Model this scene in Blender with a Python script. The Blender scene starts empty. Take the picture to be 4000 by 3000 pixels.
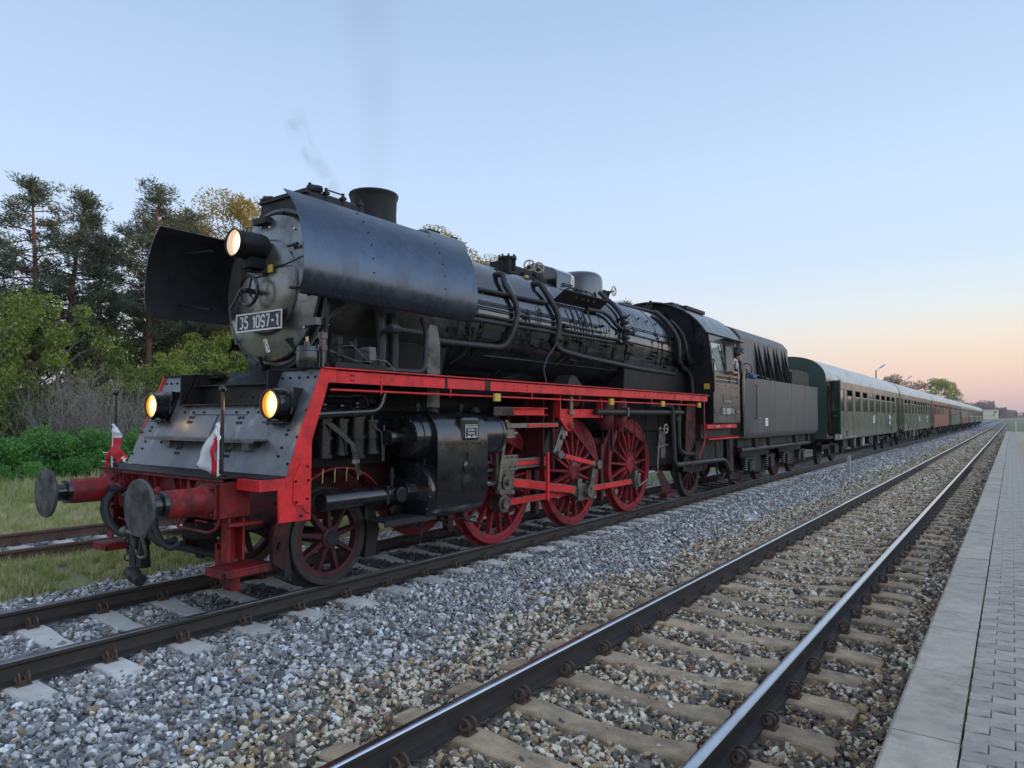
import bpy, math, random
import numpy as np
from mathutils import Vector, Matrix, Euler
random.seed(7); RNG = np.random.default_rng(7)
S = bpy.context.scene
COL = S.collection
PI = math.pi; rad = math.radians

# ------------------------------------------------------------------ camera
CAM = Vector((6.788, 0.0, 1.80))
yaw, pitch, roll = rad(35.609), rad(2.625), rad(0.134)
cd = bpy.data.cameras.new('camera'); cam = bpy.data.objects.new('camera', cd); COL.objects.link(cam)
fw = Vector((-math.sin(yaw)*math.cos(pitch), math.cos(yaw)*math.cos(pitch), math.sin(pitch)))
rt = Vector((math.cos(yaw), math.sin(yaw), 0)); up = rt.cross(fw)
r2 = rt*math.cos(roll)+up*math.sin(roll); u2 = -rt*math.sin(roll)+up*math.cos(roll)
cam.matrix_world = Matrix(((r2.x,u2.x,-fw.x,CAM.x),(r2.y,u2.y,-fw.y,CAM.y),(r2.z,u2.z,-fw.z,CAM.z),(0,0,0,1)))
cd.sensor_width = 36; cd.lens = 2724.5/4000*36; cd.clip_start = .05; cd.clip_end = 6000
S.camera = cam

# ------------------------------------------------------------------ sky, sun, exposure
SUN_AZ, SUN_EL = rad(84), rad(1.4)            # azimuth from +Y (along the track) towards +X
w = bpy.data.worlds.new('World'); S.world = w; w.use_nodes = True
nt = w.node_tree; nt.nodes.clear(); N = nt.nodes.new; L = nt.links.new
out = N('ShaderNodeOutputWorld'); bg = N('ShaderNodeBackground'); L(bg.outputs[0], out.inputs[0])
tc = N('ShaderNodeTexCoord'); sep = N('ShaderNodeSeparateXYZ'); L(tc.outputs['Generated'], sep.inputs[0])
def s2l(c): return tuple((v/255/12.92 if v/255 <= .04045 else ((v/255+.055)/1.055)**2.4) for v in c)+(1,)
def ramp(stops):
    r = N('ShaderNodeValToRGB'); e = r.color_ramp.elements
    while len(e) < len(stops): e.new(.5)
    for k, (p, c) in enumerate(stops): e[k].position = p; e[k].color = s2l(c)
    L(sep.outputs['Z'], r.inputs[0]); return r
sn = lambda d: max(0, math.sin(rad(d)))
warm = ramp([(0,(200,168,174)),(sn(1.2),(220,185,181)),(sn(2.6),(234,202,186)),(sn(4.2),(239,216,197)),(sn(5.8),(236,225,211)),(sn(8),(222,230,232)),(sn(11.5),(205,224,242)),(sn(17),(196,219,245)),(sn(30),(168,195,230)),(1,(176,194,222))])
cool = ramp([(0,(208,203,208)),(sn(3),(221,218,221)),(sn(7),(214,224,237)),(sn(12),(200,220,245)),(sn(19),(186,211,243)),(sn(31),(163,190,224)),(1,(176,194,222))])
dot = N('ShaderNodeVectorMath'); dot.operation = 'DOT_PRODUCT'; L(tc.outputs['Generated'], dot.inputs[0]); dot.inputs[1].default_value = (math.sin(SUN_AZ), math.cos(SUN_AZ), 0)
mr = N('ShaderNodeMapRange'); mr.interpolation_type = 'SMOOTHSTEP'; mr.inputs['From Min'].default_value = -.62; mr.inputs['From Max'].default_value = .12; L(dot.outputs['Value'], mr.inputs['Value'])
mx = N('ShaderNodeMix'); mx.data_type = 'RGBA'; L(mr.outputs[0], mx.inputs['Factor']); L(cool.outputs[0], mx.inputs['A']); L(warm.outputs[0], mx.inputs['B'])
sky = N('ShaderNodeTexSky'); sky.sky_type = 'NISHITA'; sky.sun_disc = False
sky.sun_elevation = SUN_EL; sky.sun_rotation = SUN_AZ; sky.air_density = 1.0; sky.dust_density = 1.0; sky.ozone_density = 1.2
sk = N('ShaderNodeVectorMath'); sk.operation = 'SCALE'; sk.inputs['Scale'].default_value = .35; L(sky.outputs[0], sk.inputs[0])
mx2 = N('ShaderNodeMix'); mx2.data_type = 'RGBA'; mx2.inputs['Factor'].default_value = .03; L(mx.outputs['Result'], mx2.inputs['A']); L(sk.outputs[0], mx2.inputs['B'])
gl = N('ShaderNodeMapRange'); gl.interpolation_type = 'SMOOTHSTEP'; gl.inputs['From Min'].default_value = .3; gl.inputs['From Max'].default_value = 1; gl.inputs['To Min'].default_value = 1; gl.inputs['To Max'].default_value = 2.3; L(dot.outputs['Value'], gl.inputs['Value'])   # afterglow around the low sun, behind the camera
L(mx2.outputs['Result'], bg.inputs[0]); L(gl.outputs[0], bg.inputs[1])
sd = bpy.data.lights.new('sun', 'SUN'); sd.energy = 2.2; sd.angle = rad(.5); sd.color = (1, .62, .34)
so = bpy.data.objects.new('sun', sd); COL.objects.link(so)
sdir = Vector((math.sin(SUN_AZ)*math.cos(SUN_EL), math.cos(SUN_AZ)*math.cos(SUN_EL), math.sin(SUN_EL)))
so.rotation_euler = (-sdir).to_track_quat('-Z','Y').to_euler()
vs = S.view_settings; vs.view_transform = 'Standard'; vs.look = 'None'; vs.exposure = .2; vs.gamma = 1; vs.use_curve_mapping = False
S.cycles.max_bounces = 6; S.cycles.diffuse_bounces = 3; S.cycles.glossy_bounces = 4; S.cycles.transparent_max_bounces = 12; S.cycles.volume_bounces = 0

# ------------------------------------------------------------------ materials
def mat(name, base, rough=.5, metal=0., var=.25, scale=6., dirt=None, dirt_amt=.0, dirt_scale=3., bump=0., bump_scale=60., rvar=.15, coat=0., spec=.5, stretch=None, dirt_lo=.52, dirt_hi=.7, emit=None, random_obj=0.):
    m = bpy.data.materials.new(name); m.use_nodes = True; t = m.node_tree; t.nodes.clear(); n = t.nodes.new; l = t.links.new
    o = n('ShaderNodeOutputMaterial'); b = n('ShaderNodeBsdfPrincipled'); l(b.outputs[0], o.inputs[0])
    c = n('ShaderNodeTexCoord'); oi = n('ShaderNodeObjectInfo'); add = n('ShaderNodeVectorMath'); add.operation = 'MULTIPLY_ADD'
    l(oi.outputs['Random'], add.inputs[0]); add.inputs[1].default_value = (37, 61, 23); l(c.outputs['Object'], add.inputs[2])
    vec = add.outputs[0]
    if stretch:
        mp = n('ShaderNodeMapping'); mp.inputs['Scale'].default_value = stretch; l(vec, mp.inputs['Vector']); vec2 = mp.outputs[0]
    else: vec2 = vec
    nz = n('ShaderNodeTexNoise'); nz.inputs['Scale'].default_value = scale; nz.inputs['Detail'].default_value = 6; nz.inputs['Roughness'].default_value = .65; l(vec, nz.inputs['Vector'])
    v = n('ShaderNodeMapRange'); v.inputs['From Min'].default_value = .3; v.inputs['From Max'].default_value = .7; v.inputs['To Min'].default_value = 1-var; v.inputs['To Max'].default_value = 1+var; l(nz.outputs[0], v.inputs['Value'])
    fac = v.outputs[0]
    if random_obj:
        rv = n('ShaderNodeMapRange'); rv.inputs['To Min'].default_value = 1-random_obj; rv.inputs['To Max'].default_value = 1+random_obj; l(oi.outputs['Random'], rv.inputs['Value'])
        mu = n('ShaderNodeMath'); mu.operation = 'MULTIPLY'; l(fac, mu.inputs[0]); l(rv.outputs[0], mu.inputs[1]); fac = mu.outputs[0]
    sc = n('ShaderNodeVectorMath'); sc.operation = 'SCALE'; sc.inputs[0].default_value = base[:3]; l(fac, sc.inputs['Scale']); col = sc.outputs[0]
    rr = n('ShaderNodeMapRange'); rr.inputs['From Min'].default_value = .3; rr.inputs['From Max'].default_value = .7; rr.inputs['To Min'].default_value = max(.03, rough-rvar); rr.inputs['To Max'].default_value = min(1, rough+rvar); l(nz.outputs[0], rr.inputs['Value']); ro = rr.outputs[0]
    if dirt:
        dz = n('ShaderNodeTexNoise'); dz.inputs['Scale'].default_value = dirt_scale; dz.inputs['Detail'].default_value = 8; dz.inputs['Roughness'].default_value = .7; l(vec2, dz.inputs['Vector'])
        dm = n('ShaderNodeMapRange'); dm.inputs['From Min'].default_value = dirt_lo; dm.inputs['From Max'].default_value = dirt_hi; dm.inputs['To Max'].default_value = dirt_amt; l(dz.outputs[0], dm.inputs['Value'])
        mm = n('ShaderNodeMix'); mm.data_type = 'RGBA'; l(dm.outputs[0], mm.inputs['Factor']); l(col, mm.inputs['A']); mm.inputs['B'].default_value = tuple(dirt[:3])+(1,); col = mm.outputs['Result']
        rm = n('ShaderNodeMix'); rm.data_type = 'FLOAT'; l(dm.outputs[0], rm.inputs['Factor']); l(ro, rm.inputs['A']); rm.inputs['B'].default_value = .85; ro = rm.outputs['Result']
    l(col, b.inputs['Base Color']); l(ro, b.inputs['Roughness']); b.inputs['Metallic'].default_value = metal
    b.inputs['Coat Weight'].default_value = coat; b.inputs['Coat Roughness'].default_value = .12; b.inputs['Specular IOR Level'].default_value = spec
    if emit: b.inputs['Emission Color'].default_value = tuple(emit[:3])+(1,); b.inputs['Emission Strength'].default_value = emit[3]
    if bump:
        bz = n('ShaderNodeTexNoise'); bz.inputs['Scale'].default_value = bump_scale; bz.inputs['Detail'].default_value = 4; l(vec, bz.inputs['Vector'])
        bp = n('ShaderNodeBump'); bp.inputs['Strength'].default_value = min(1, bump); bp.inputs['Distance'].default_value = .01; l(bz.outputs[0], bp.inputs['Height']); l(bp.outputs[0], b.inputs['Normal'])
    return m
M = {}
M['black'] = mat('gloss_black_paint', (.009,.0095,.011), .22, var=.4, scale=5, dirt=(.03,.028,.026), dirt_amt=.5, dirt_scale=2.6, dirt_lo=.55, dirt_hi=.75, bump=.3, bump_scale=3.5, rvar=.12, coat=.3, spec=.6)
M['boiler'] = mat('boiler_cladding_black', (.008,.009,.011), .2, var=.4, scale=3, dirt=(.028,.026,.025), dirt_amt=.5, dirt_scale=2.4, dirt_lo=.56, dirt_hi=.76, bump=.55, bump_scale=2.6, rvar=.1, coat=.6, spec=.8)
M['matte'] = mat('sooty_matte_black', (.009,.009,.0095), .55, var=.5, scale=7, dirt=(.018,.016,.014), dirt_amt=.5, dirt_scale=4, bump=.3, bump_scale=30, spec=.35)
M['smokebox'] = mat('smokebox_graphite_black', (.10,.098,.095), .34, metal=.8, var=.3, scale=4, dirt=(.03,.027,.024), dirt_amt=.7, dirt_scale=2.4, bump=.15, bump_scale=14, rvar=.1)
M['doorgrey'] = mat('smokebox_door_grey', (.25,.245,.235), .29, metal=.85, var=.25, scale=3, dirt=(.07,.062,.055), dirt_amt=.75, dirt_scale=2.2, dirt_lo=.5, dirt_hi=.7, bump=.15, bump_scale=10, rvar=.1)
M['deflector'] = mat('deflector_satin_black', (.082,.10,.135), .27, metal=.92, var=.14, scale=7, dirt=(.08,.08,.085), dirt_amt=.3, dirt_scale=1.5, bump=.1, bump_scale=2.0, rvar=.06, stretch=(1,1.4,.5))
M['apron'] = mat('worn_dark_grey_paint', (.17,.17,.175), .38, metal=.5, var=.45, scale=3.5, dirt=(.5,.5,.49), dirt_amt=.55, dirt_scale=4.5, dirt_lo=.58, dirt_hi=.66, bump=.2, bump_scale=9, stretch=(1.6,.7,.5), rvar=.14)
M['red'] = mat('bright_red_paint', (.72,.026,.028), .42, var=.2, scale=3, dirt=(.13,.016,.014), dirt_amt=.8, dirt_scale=3.2, dirt_lo=.48, dirt_hi=.74, bump=.12, bump_scale=30, spec=.35)
M['redgrime'] = mat('grimy_red_paint', (.24,.012,.013), .45, var=.4, scale=5, dirt=(.022,.011,.010), dirt_amt=.92, dirt_scale=4.5, dirt_lo=.44, dirt_hi=.66, bump=.2, bump_scale=40, spec=.4)
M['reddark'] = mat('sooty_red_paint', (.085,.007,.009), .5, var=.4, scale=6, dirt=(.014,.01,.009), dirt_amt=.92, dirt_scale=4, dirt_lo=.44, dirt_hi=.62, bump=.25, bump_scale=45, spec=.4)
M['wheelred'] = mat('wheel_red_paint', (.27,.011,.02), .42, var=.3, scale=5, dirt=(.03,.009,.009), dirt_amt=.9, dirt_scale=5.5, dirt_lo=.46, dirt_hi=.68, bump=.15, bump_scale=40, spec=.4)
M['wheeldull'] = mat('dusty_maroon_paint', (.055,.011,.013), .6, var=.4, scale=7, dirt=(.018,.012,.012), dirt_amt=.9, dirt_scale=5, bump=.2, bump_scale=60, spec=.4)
M['tyre'] = mat('dark_tyre_steel', (.05,.045,.042), .5, metal=.5, var=.3, scale=9, bump=.1)
M['bufferface'] = mat('scuffed_buffer_steel', (.13,.125,.12), .5, metal=.5, var=.35, scale=14, dirt=(.035,.032,.03), dirt_amt=.9, dirt_scale=7, dirt_lo=.42, dirt_hi=.62, bump=.4, bump_scale=40)
M['steel'] = mat('oily_bare_steel', (.22,.205,.18), .38, metal=.85, var=.3, scale=9, dirt=(.05,.042,.035), dirt_amt=.85, dirt_scale=7, bump=.08, bump_scale=50)
M['bright'] = mat('polished_steel', (.55,.55,.55), .25, metal=1, var=.15, scale=14)
M['brass'] = mat('brass_valve', (.5,.36,.16), .4, metal=.8, var=.25, scale=20)
M['tanwheel'] = mat('tan_handwheel_paint', (.42,.32,.22), .5, var=.2, scale=20)
M['rubber'] = mat('black_rubber_hose', (.02,.02,.021), .55, var=.3, scale=15, bump=.15)
M['lagging'] = mat('lagged_pipe_black', (.018,.018,.019), .5, var=.4, scale=12, dirt=(.06,.057,.054), dirt_amt=.5, dirt_scale=10, bump=.5, bump_scale=45)
M['yellow'] = mat('yellow_box_paint', (.62,.40,.05), .5, var=.15, scale=14)
M['white'] = mat('white_enamel', (.76,.76,.74), .45, var=.08, scale=20)
M['platebk'] = mat('plate_black', (.035,.033,.033), .5, var=.2, scale=20)
M['redsign'] = mat('sign_red', (.5,.02,.03), .5)
M['cabgrey'] = mat('cab_sheet_black', (.035,.034,.033), .3, var=.35, scale=5, dirt=(.2,.17,.13), dirt_amt=.6, dirt_scale=2.5, dirt_lo=.5, dirt_hi=.72, bump=.15, bump_scale=8, stretch=(1,2.4,.35), coat=.2)
M['tender'] = mat('tender_dusty_black', (.095,.09,.086), .45, var=.22, scale=3, dirt=(.2,.17,.14), dirt_amt=.55, dirt_scale=2.2, dirt_lo=.46, dirt_hi=.72, stretch=(1,2.2,.18), bump=.12, bump_scale=30, rvar=.08)
M['coal'] = mat('coal', (.018,.018,.019), .4, var=.5, scale=20, bump=.6, bump_scale=30)
M['dark'] = mat('underframe_black', (.012,.0115,.011), .65, var=.4, scale=8, dirt=(.04,.033,.028), dirt_amt=.6, dirt_scale=5, bump=.2)
M['coachgreen'] = mat('coach_green_paint', (.085,.098,.066), .26, var=.18, scale=3, dirt=(.19,.175,.13), dirt_amt=.6, dirt_scale=1.4, dirt_lo=.45, dirt_hi=.72, bump=.12, bump_scale=2.5, stretch=(1,1.6,.3), coat=.25, rvar=.08)
M['coachend'] = mat('coach_end_green', (.03,.06,.045), .5, var=.2, scale=3, dirt=(.04,.05,.04), dirt_amt=.5, dirt_scale=2)
M['coachred'] = mat('coach_red_paint', (.30,.085,.05), .38, var=.2, scale=3, dirt=(.2,.12,.08), dirt_amt=.6, dirt_scale=1.2, bump=.1, bump_scale=2.5, stretch=(1,1.6,.3), coat=.15)
M['coachbeige'] = mat('coach_beige_paint', (.40,.34,.24), .38, var=.15, scale=3, dirt=(.2,.17,.12), dirt_amt=.6, dirt_scale=1.2)
M['roof'] = mat('coach_roof_grey', (.58,.55,.50), .5, var=.12, scale=2.5, dirt=(.3,.29,.28), dirt_amt=.6, dirt_scale=2, stretch=(3,.35,1), rvar=.1)
M['alu'] = mat('aluminium_frame', (.5,.5,.5), .35, metal=.8, var=.1)
M['sleeper'] = mat('pale_concrete_sleeper', (.64,.60,.54), .85, var=.14, scale=8, dirt=(.3,.26,.22), dirt_amt=.7, dirt_scale=6, dirt_lo=.55, dirt_hi=.75, bump=.35, bump_scale=70, random_obj=.18)
M['sleeperold'] = mat('weathered_tan_sleeper', (.46,.33,.205), .9, var=.3, scale=7, dirt=(.16,.115,.075), dirt_amt=.85, dirt_scale=3.2, dirt_lo=.45, dirt_hi=.68, bump=.6, bump_scale=60, random_obj=.15)
M['railside'] = mat('brown_rail_steel', (.028,.021,.017), .7, var=.3, scale=6, dirt=(.06,.035,.022), dirt_amt=.5, dirt_scale=9, bump=.2, bump_scale=80)
M['railtop'] = mat('polished_rail_head', (.56,.57,.6), .22, metal=1, var=.12, scale=5, rvar=.06)
M['railtopd'] = mat('dull_rail_head', (.2,.19,.19), .4, metal=.8, var=.3, scale=7)
M['railrust'] = mat('rusty_rail', (.13,.075,.055), .8, var=.3, scale=8, dirt=(.2,.12,.08), dirt_amt=.5, dirt_scale=12)
M['clip'] = mat('rusty_spring_clip', (.12,.075,.052), .7, metal=.3, var=.3, scale=20)
M['kerb'] = mat('granite_concrete_slab', (.46,.39,.31), .85, var=.22, scale=9, dirt=(.2,.17,.135), dirt_amt=.75, dirt_scale=2.6, bump=.6, bump_scale=180, random_obj=.1)
M['paver'] = mat('grey_concrete_paver', (.43,.37,.31), .85, var=.16, scale=12, dirt=(.24,.205,.17), dirt_amt=.6, dirt_scale=8, bump=.6, bump_scale=200, random_obj=.14)
M['paveryel'] = mat('yellow_tactile_paver', (.45,.36,.2), .85, var=.12, scale=12, bump=.3, bump_scale=200, random_obj=.08)
M['joint'] = mat('joint_sand', (.17,.145,.115), .95, var=.3, scale=20)
M['concrete'] = mat('bare_concrete', (.4,.38,.36), .85, var=.15, scale=8, bump=.2)
M['skin'] = mat('skin', (.5,.27,.19), .5, var=.08)
M['shirt'] = mat('dark_shirt', (.03,.022,.026), .85, var=.2)
M['scarf'] = mat('white_cloth', (.6,.62,.66), .8, var=.08)
M['cap'] = mat('blue_grey_cap', (.07,.09,.12), .7, var=.15)
M['hair'] = mat('brown_hair', (.05,.03,.02), .7)
M['bark'] = mat('pine_bark', (.13,.075,.05), .9, var=.35, scale=9, dirt=(.06,.045,.038), dirt_amt=.8, dirt_scale=6, bump=.6, bump_scale=30)
M['barkgrey'] = mat('grey_bark', (.14,.125,.11), .9, var=.3, scale=9, bump=.5, bump_scale=30)
M['twig'] = mat('bare_twigs', (.27,.225,.19), .9, var=.25, scale=9, random_obj=.2)
M['plaster'] = mat('cream_plaster', (.85,.77,.58), .8, var=.06, scale=2)
M['winframe'] = mat('dark_window', (.05,.055,.06), .2, var=.1)
M['lamphead'] = mat('lamp_housing', (.45,.46,.48), .5, metal=.3)
M['flagwhite'] = mat('flag_white', (.78,.78,.78), .7, var=.05)
M['flagred'] = mat('flag_red', (.66,.02,.035), .7, var=.08)
M['cream'] = mat('interior_cream', (.3,.26,.2), .7)
def glassmat(name, col, rough, alpha_like=.0, painted_refl=None, painted_refl_amt=0.):
    m = bpy.data.materials.new(name); m.use_nodes = True; t = m.node_tree; t.nodes.clear(); n = t.nodes.new; l = t.links.new
    o = n('ShaderNodeOutputMaterial'); g = n('ShaderNodeBsdfGlossy'); g.inputs['Roughness'].default_value = rough; g.inputs['Color'].default_value = (.9,.9,.9,1)
    tr = n('ShaderNodeBsdfTransparent'); tr.inputs[0].default_value = tuple(col)+(1,)
    fr = n('ShaderNodeFresnel'); fr.inputs['IOR'].default_value = 1.55
    ad = n('ShaderNodeMath'); ad.operation = 'MULTIPLY_ADD'; ad.inputs[1].default_value = 1.0; ad.inputs[2].default_value = alpha_like; ad.use_clamp = True; l(fr.outputs[0], ad.inputs[0])
    mi = n('ShaderNodeMixShader'); l(ad.outputs[0], mi.inputs[0]); l(g.outputs[0], mi.inputs[2]); l(mi.outputs[0], o.inputs[0]); base = tr
    if painted_refl:
        df = n('ShaderNodeBsdfDiffuse'); df.inputs[0].default_value = tuple(painted_refl)+(1,); mm = n('ShaderNodeMixShader'); mm.inputs[0].default_value = painted_refl_amt; l(tr.outputs[0], mm.inputs[1]); l(df.outputs[0], mm.inputs[2]); base = mm
    l(base.outputs[0], mi.inputs[1]); return m
M['glass'] = glassmat('window_glass', (.5,.55,.55), .03, .3)
M['coachglass'] = glassmat('coach_window_glass', (.3,.33,.33), .06, .2, (.20,.215,.175), .4)  # grey-green diffuse share paints the reflection of pale woods into the panes
def lensmat(name, inner, outer, k, cx=0., cz=0., R=.13):
    # lit lamp glass: emission strongest at the bulb, falling off over the reflector
    m = bpy.data.materials.new(name); m.use_nodes = True; t = m.node_tree; t.nodes.clear(); n = t.nodes.new; l = t.links.new
    o = n('ShaderNodeOutputMaterial'); e = n('ShaderNodeEmission'); c = n('ShaderNodeTexCoord')
    sb = n('ShaderNodeVectorMath'); sb.operation = 'SUBTRACT'; l(c.outputs['Object'], sb.inputs[0]); sb.inputs[1].default_value = (cx, 0, cz)
    ml = n('ShaderNodeVectorMath'); ml.operation = 'MULTIPLY'; l(sb.outputs[0], ml.inputs[0]); ml.inputs[1].default_value = (1.25/R, 0, .8/R)
    ln = n('ShaderNodeVectorMath'); ln.operation = 'LENGTH'; l(ml.outputs[0], ln.inputs[0])
    r = n('ShaderNodeValToRGB'); el = r.color_ramp.elements
    el[0].position = .1; el[0].color = tuple(inner)+(1,); el[1].position = 1.0; el[1].color = tuple(outer)+(1,); x = el.new(.5); x.color = tuple((a*.45+b*.75) for a, b in zip(inner, outer))+(1,)
    l(ln.outputs['Value'], r.inputs[0]); l(r.outputs[0], e.inputs[0]); e.inputs[1].default_value = k
    gl = n('ShaderNodeBsdfGlossy'); gl.inputs['Roughness'].default_value = .08; mi = n('ShaderNodeMixShader'); mi.inputs[0].default_value = .08
    l(e.outputs[0], mi.inputs[1]); l(gl.outputs[0], mi.inputs[2]); l(mi.outputs[0], o.inputs[0]); return m
M['lens'] = lensmat('lit_amber_lens', (4.5,3.2,1.2), (.85,.34,.035), 1.0, .045, .0)
M['lenstop'] = lensmat('lit_pale_lens', (4.0,2.9,1.5), (.78,.55,.36), 1.0, .085, -.035)

# ------------------------------------------------------------------ mesh helpers
class MB:
    def __init__(s): s.v = []; s.f = []
    def add(s, v, f):
        o = len(s.v); s.v += [tuple(p) for p in v]; s.f += [tuple(i+o for i in q) for q in f]; return s
    def box(s, x0, x1, y0, y1, z0, z1):
        return s.add([(x0,y0,z0),(x1,y0,z0),(x1,y1,z0),(x0,y1,z0),(x0,y0,z1),(x1,y0,z1),(x1,y1,z1),(x0,y1,z1)], [(0,3,2,1),(4,5,6,7),(0,1,5,4),(1,2,6,5),(2,3,7,6),(3,0,4,7)])
    def obox(s, c, size, R):
        hx, hy, hz = [q/2 for q in size]; c = Vector(c)
        v = [c+R@Vector((a*hx,b*hy,d*hz)) for d in (-1,1) for a, b in ((-1,-1),(1,-1),(1,1),(-1,1))]
        return s.add(v, [(0,3,2,1),(4,5,6,7),(0,1,5,4),(1,2,6,5),(2,3,7,6),(3,0,4,7)])
    def bar(s, a, b, w, h):
        a, b = Vector(a), Vector(b); d = (b-a); q = d.to_track_quat('Y','Z'); return s.obox((a+b)/2, (w, d.length, h), q.to_matrix())
    def cyl(s, a, b, r, r1=None, n=16, cap=True):
        a, b = Vector(a), Vector(b); r1 = r if r1 is None else r1; q = (b-a).to_track_quat('Z','Y').to_matrix()
        v = []
        for p, rr in ((a,r),(b,r1)):
            for k in range(n): t = 2*PI*k/n; v.append(p+q@Vector((rr*math.cos(t), rr*math.sin(t), 0)))
        f = [(k,(k+1)%n,n+(k+1)%n,n+k) for k in range(n)]
        if cap: f += [tuple(range(n-1,-1,-1)), tuple(range(n,2*n))]
        return s.add(v, f)
    def lathe(s, prof, c, ax='Y', n=32, a0=0, a1=2*PI, closed=False):
        # prof: (radius, axial position); the axis runs along ax through c
        full = abs(a1-a0-2*PI) < 1e-6; m = n if full else n+1; v = []
        for r, h in prof:
            for k in range(m):
                t = a0+(a1-a0)*k/n; p, q = r*math.sin(t), r*math.cos(t)
                v.append({'Y':(c[0]+p,c[1]+h,c[2]+q),'X':(c[0]+h,c[1]+p,c[2]+q),'Z':(c[0]+p,c[1]+q,c[2]+h)}[ax])
        f = []; P = len(prof)
        for i in range(P if closed else P-1):
            j = (i+1) % P
            for k in range(n):
                k2 = (k+1) % m
                f.append((i*m+k, i*m+k2, j*m+k2, j*m+k))
        return s.add(v, f)
    def tube(s, pts, r, n=8, cap=True, closed=False):
        pts = [Vector(p) for p in pts]; rs = r if isinstance(r, (list, tuple)) else [r]*len(pts)
        v = []; K = len(pts); prev = None
        for i, p in enumerate(pts):
            if closed: d = pts[(i+1)%K]-pts[i-1]
            else: d = pts[min(i+1,K-1)]-pts[max(i-1,0)]
            d.normalize()
            if prev is None:
                a = Vector((0,0,1)) if abs(d.z) < .9 else Vector((1,0,0)); u = d.cross(a).normalized()
            else: u = (prev-d*prev.dot(d)).normalized()
            prev = u; w_ = d.cross(u)
            for k in range(n): t = 2*PI*k/n; v.append(p+(u*math.cos(t)+w_*math.sin(t))*rs[i])
        f = []
        for i in range(K if closed else K-1):
            j = (i+1) % K
            for k in range(n): f.append((i*n+k, i*n+(k+1)%n, j*n+(k+1)%n, j*n+k))
        if cap and not closed: f += [tuple(range(n-1,-1,-1)), tuple(range((K-1)*n, K*n))]
        return s.add(v, f)
    def torus(s, c, ax, R, r, n=24, m=8, a0=0, a1=2*PI):
        c = Vector(c); pts = []; full = abs(a1-a0-2*PI) < 1e-6
        for k in range(n if full else n+1):
            t = a0+(a1-a0)*k/n; p, q = R*math.sin(t), R*math.cos(t)
            pts.append(c+Vector({'Y':(p,0,q),'X':(0,p,q),'Z':(p,q,0)}[ax]))
        return s.tube(pts, r, m, closed=full)
    def prism(s, poly, ax, a, b):
        # polygon in the plane across ax: X -> (y,z), Y -> (x,z), Z -> (x,y)
        n = len(poly); mk = {'X':lambda p,h:(h,p[0],p[1]),'Y':lambda p,h:(p[0],h,p[1]),'Z':lambda p,h:(p[0],p[1],h)}[ax]
        v = [mk(p,a) for p in poly]+[mk(p,b) for p in poly]
        return s.add(v, [tuple(range(n)), tuple(range(2*n-1,n-1,-1))]+[(k,n+k,n+(k+1)%n,(k+1)%n) for k in range(n)])
    def ball(s, c, r, n=12, m=8, sc=(1,1,1)):
        v = []; f = []
        for i in range(m+1):
            t = PI*i/m
            for k in range(n): p = 2*PI*k/n; v.append((c[0]+r*sc[0]*math.sin(t)*math.cos(p), c[1]+r*sc[1]*math.sin(t)*math.sin(p), c[2]+r*sc[2]*math.cos(t)))
        for i in range(m):
            for k in range(n): f.append((i*n+k, (i+1)*n+k, (i+1)*n+(k+1)%n, i*n+(k+1)%n))
        return s.add(v, f)
    def bolts(s, pts, d, r=.011, h=.009, n=6):
        d = Vector(d).normalized()
        for p in pts: p = Vector(p); s.cyl(p-d*.004, p+d*h, r, r*.75, n)
        return s
def fillet(pts, R=.08, k=5):
    pts = [Vector(p) for p in pts]; o = [pts[0]]
    for a, b, c in zip(pts, pts[1:], pts[2:]):
        d0, d1 = (a-b), (c-b); q = min(R, d0.length*.48, d1.length*.48); s0 = b+d0.normalized()*q; s1 = b+d1.normalized()*q
        for i in range(k+1):
            t = i/k; o.append(s0*(1-t)**2+b*2*t*(1-t)+s1*t*t)
    o.append(pts[-1]); return o
WL = {}
def build(mb, name, m, parent=None, smooth=35, bevel=0., at=None, recalc=True):
    vs_ = np.array(mb.v, dtype=float)
    c = (vs_.min(0)+vs_.max(0))/2
    if parent is None: c = np.array([c[0], c[1], vs_[:,2].min()])
    if at is not None: c = np.array(at, dtype=float)
    me = bpy.data.meshes.new(name); me.from_pydata([tuple(p) for p in vs_-c], [], mb.f)
    if recalc:
        import bmesh
        b = bmesh.new(); b.from_mesh(me); bmesh.ops.recalc_face_normals(b, faces=b.faces); b.to_mesh(me); b.free()
    if smooth:
        me.shade_smooth(); me.set_sharp_from_angle(angle=rad(smooth))
    me.materials.append(M[m] if isinstance(m, str) else m)
    return link(name, me, c, parent, bevel)
def link(name, me, c, parent=None, bevel=0., rot=None):
    o = bpy.data.objects.new(name, me); COL.objects.link(o)
    base = np.array(WL[parent.name]) if parent else np.zeros(3)
    o.location = tuple(np.array(c)-base); o.parent = parent; WL[o.name] = tuple(c)
    if rot: o.rotation_euler = rot
    if bevel:
        md = o.modifiers.new('bevel', 'BEVEL'); md.width = bevel; md.segments = 2; md.limit_method = 'ANGLE'; md.angle_limit = rad(35); md.harden_normals = True
    return o
def tag(o, label=None, cat=None, group=None, kind=None):
    if label: o['label'] = label
    if cat: o['category'] = cat
    if group: o['group'] = group
    if kind: o['kind'] = kind
    return o
def thing(name, loc, label, cat, group=None):
    o = bpy.data.objects.new(name, None); COL.objects.link(o); o.empty_display_size = .2
    o.location = loc; WL[o.name] = tuple(loc); return tag(o, label, cat, group)
def copy_tree(o, parent=None, loc=None, rot=None, scale=None):
    c = o.copy(); COL.objects.link(c); c.parent = parent
    if loc is not None: c.location = loc
    if rot is not None: c.rotation_euler = rot
    if scale is not None: c.scale = scale
    for ch in o.children: copy_tree(ch, c)
    return c
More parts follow.
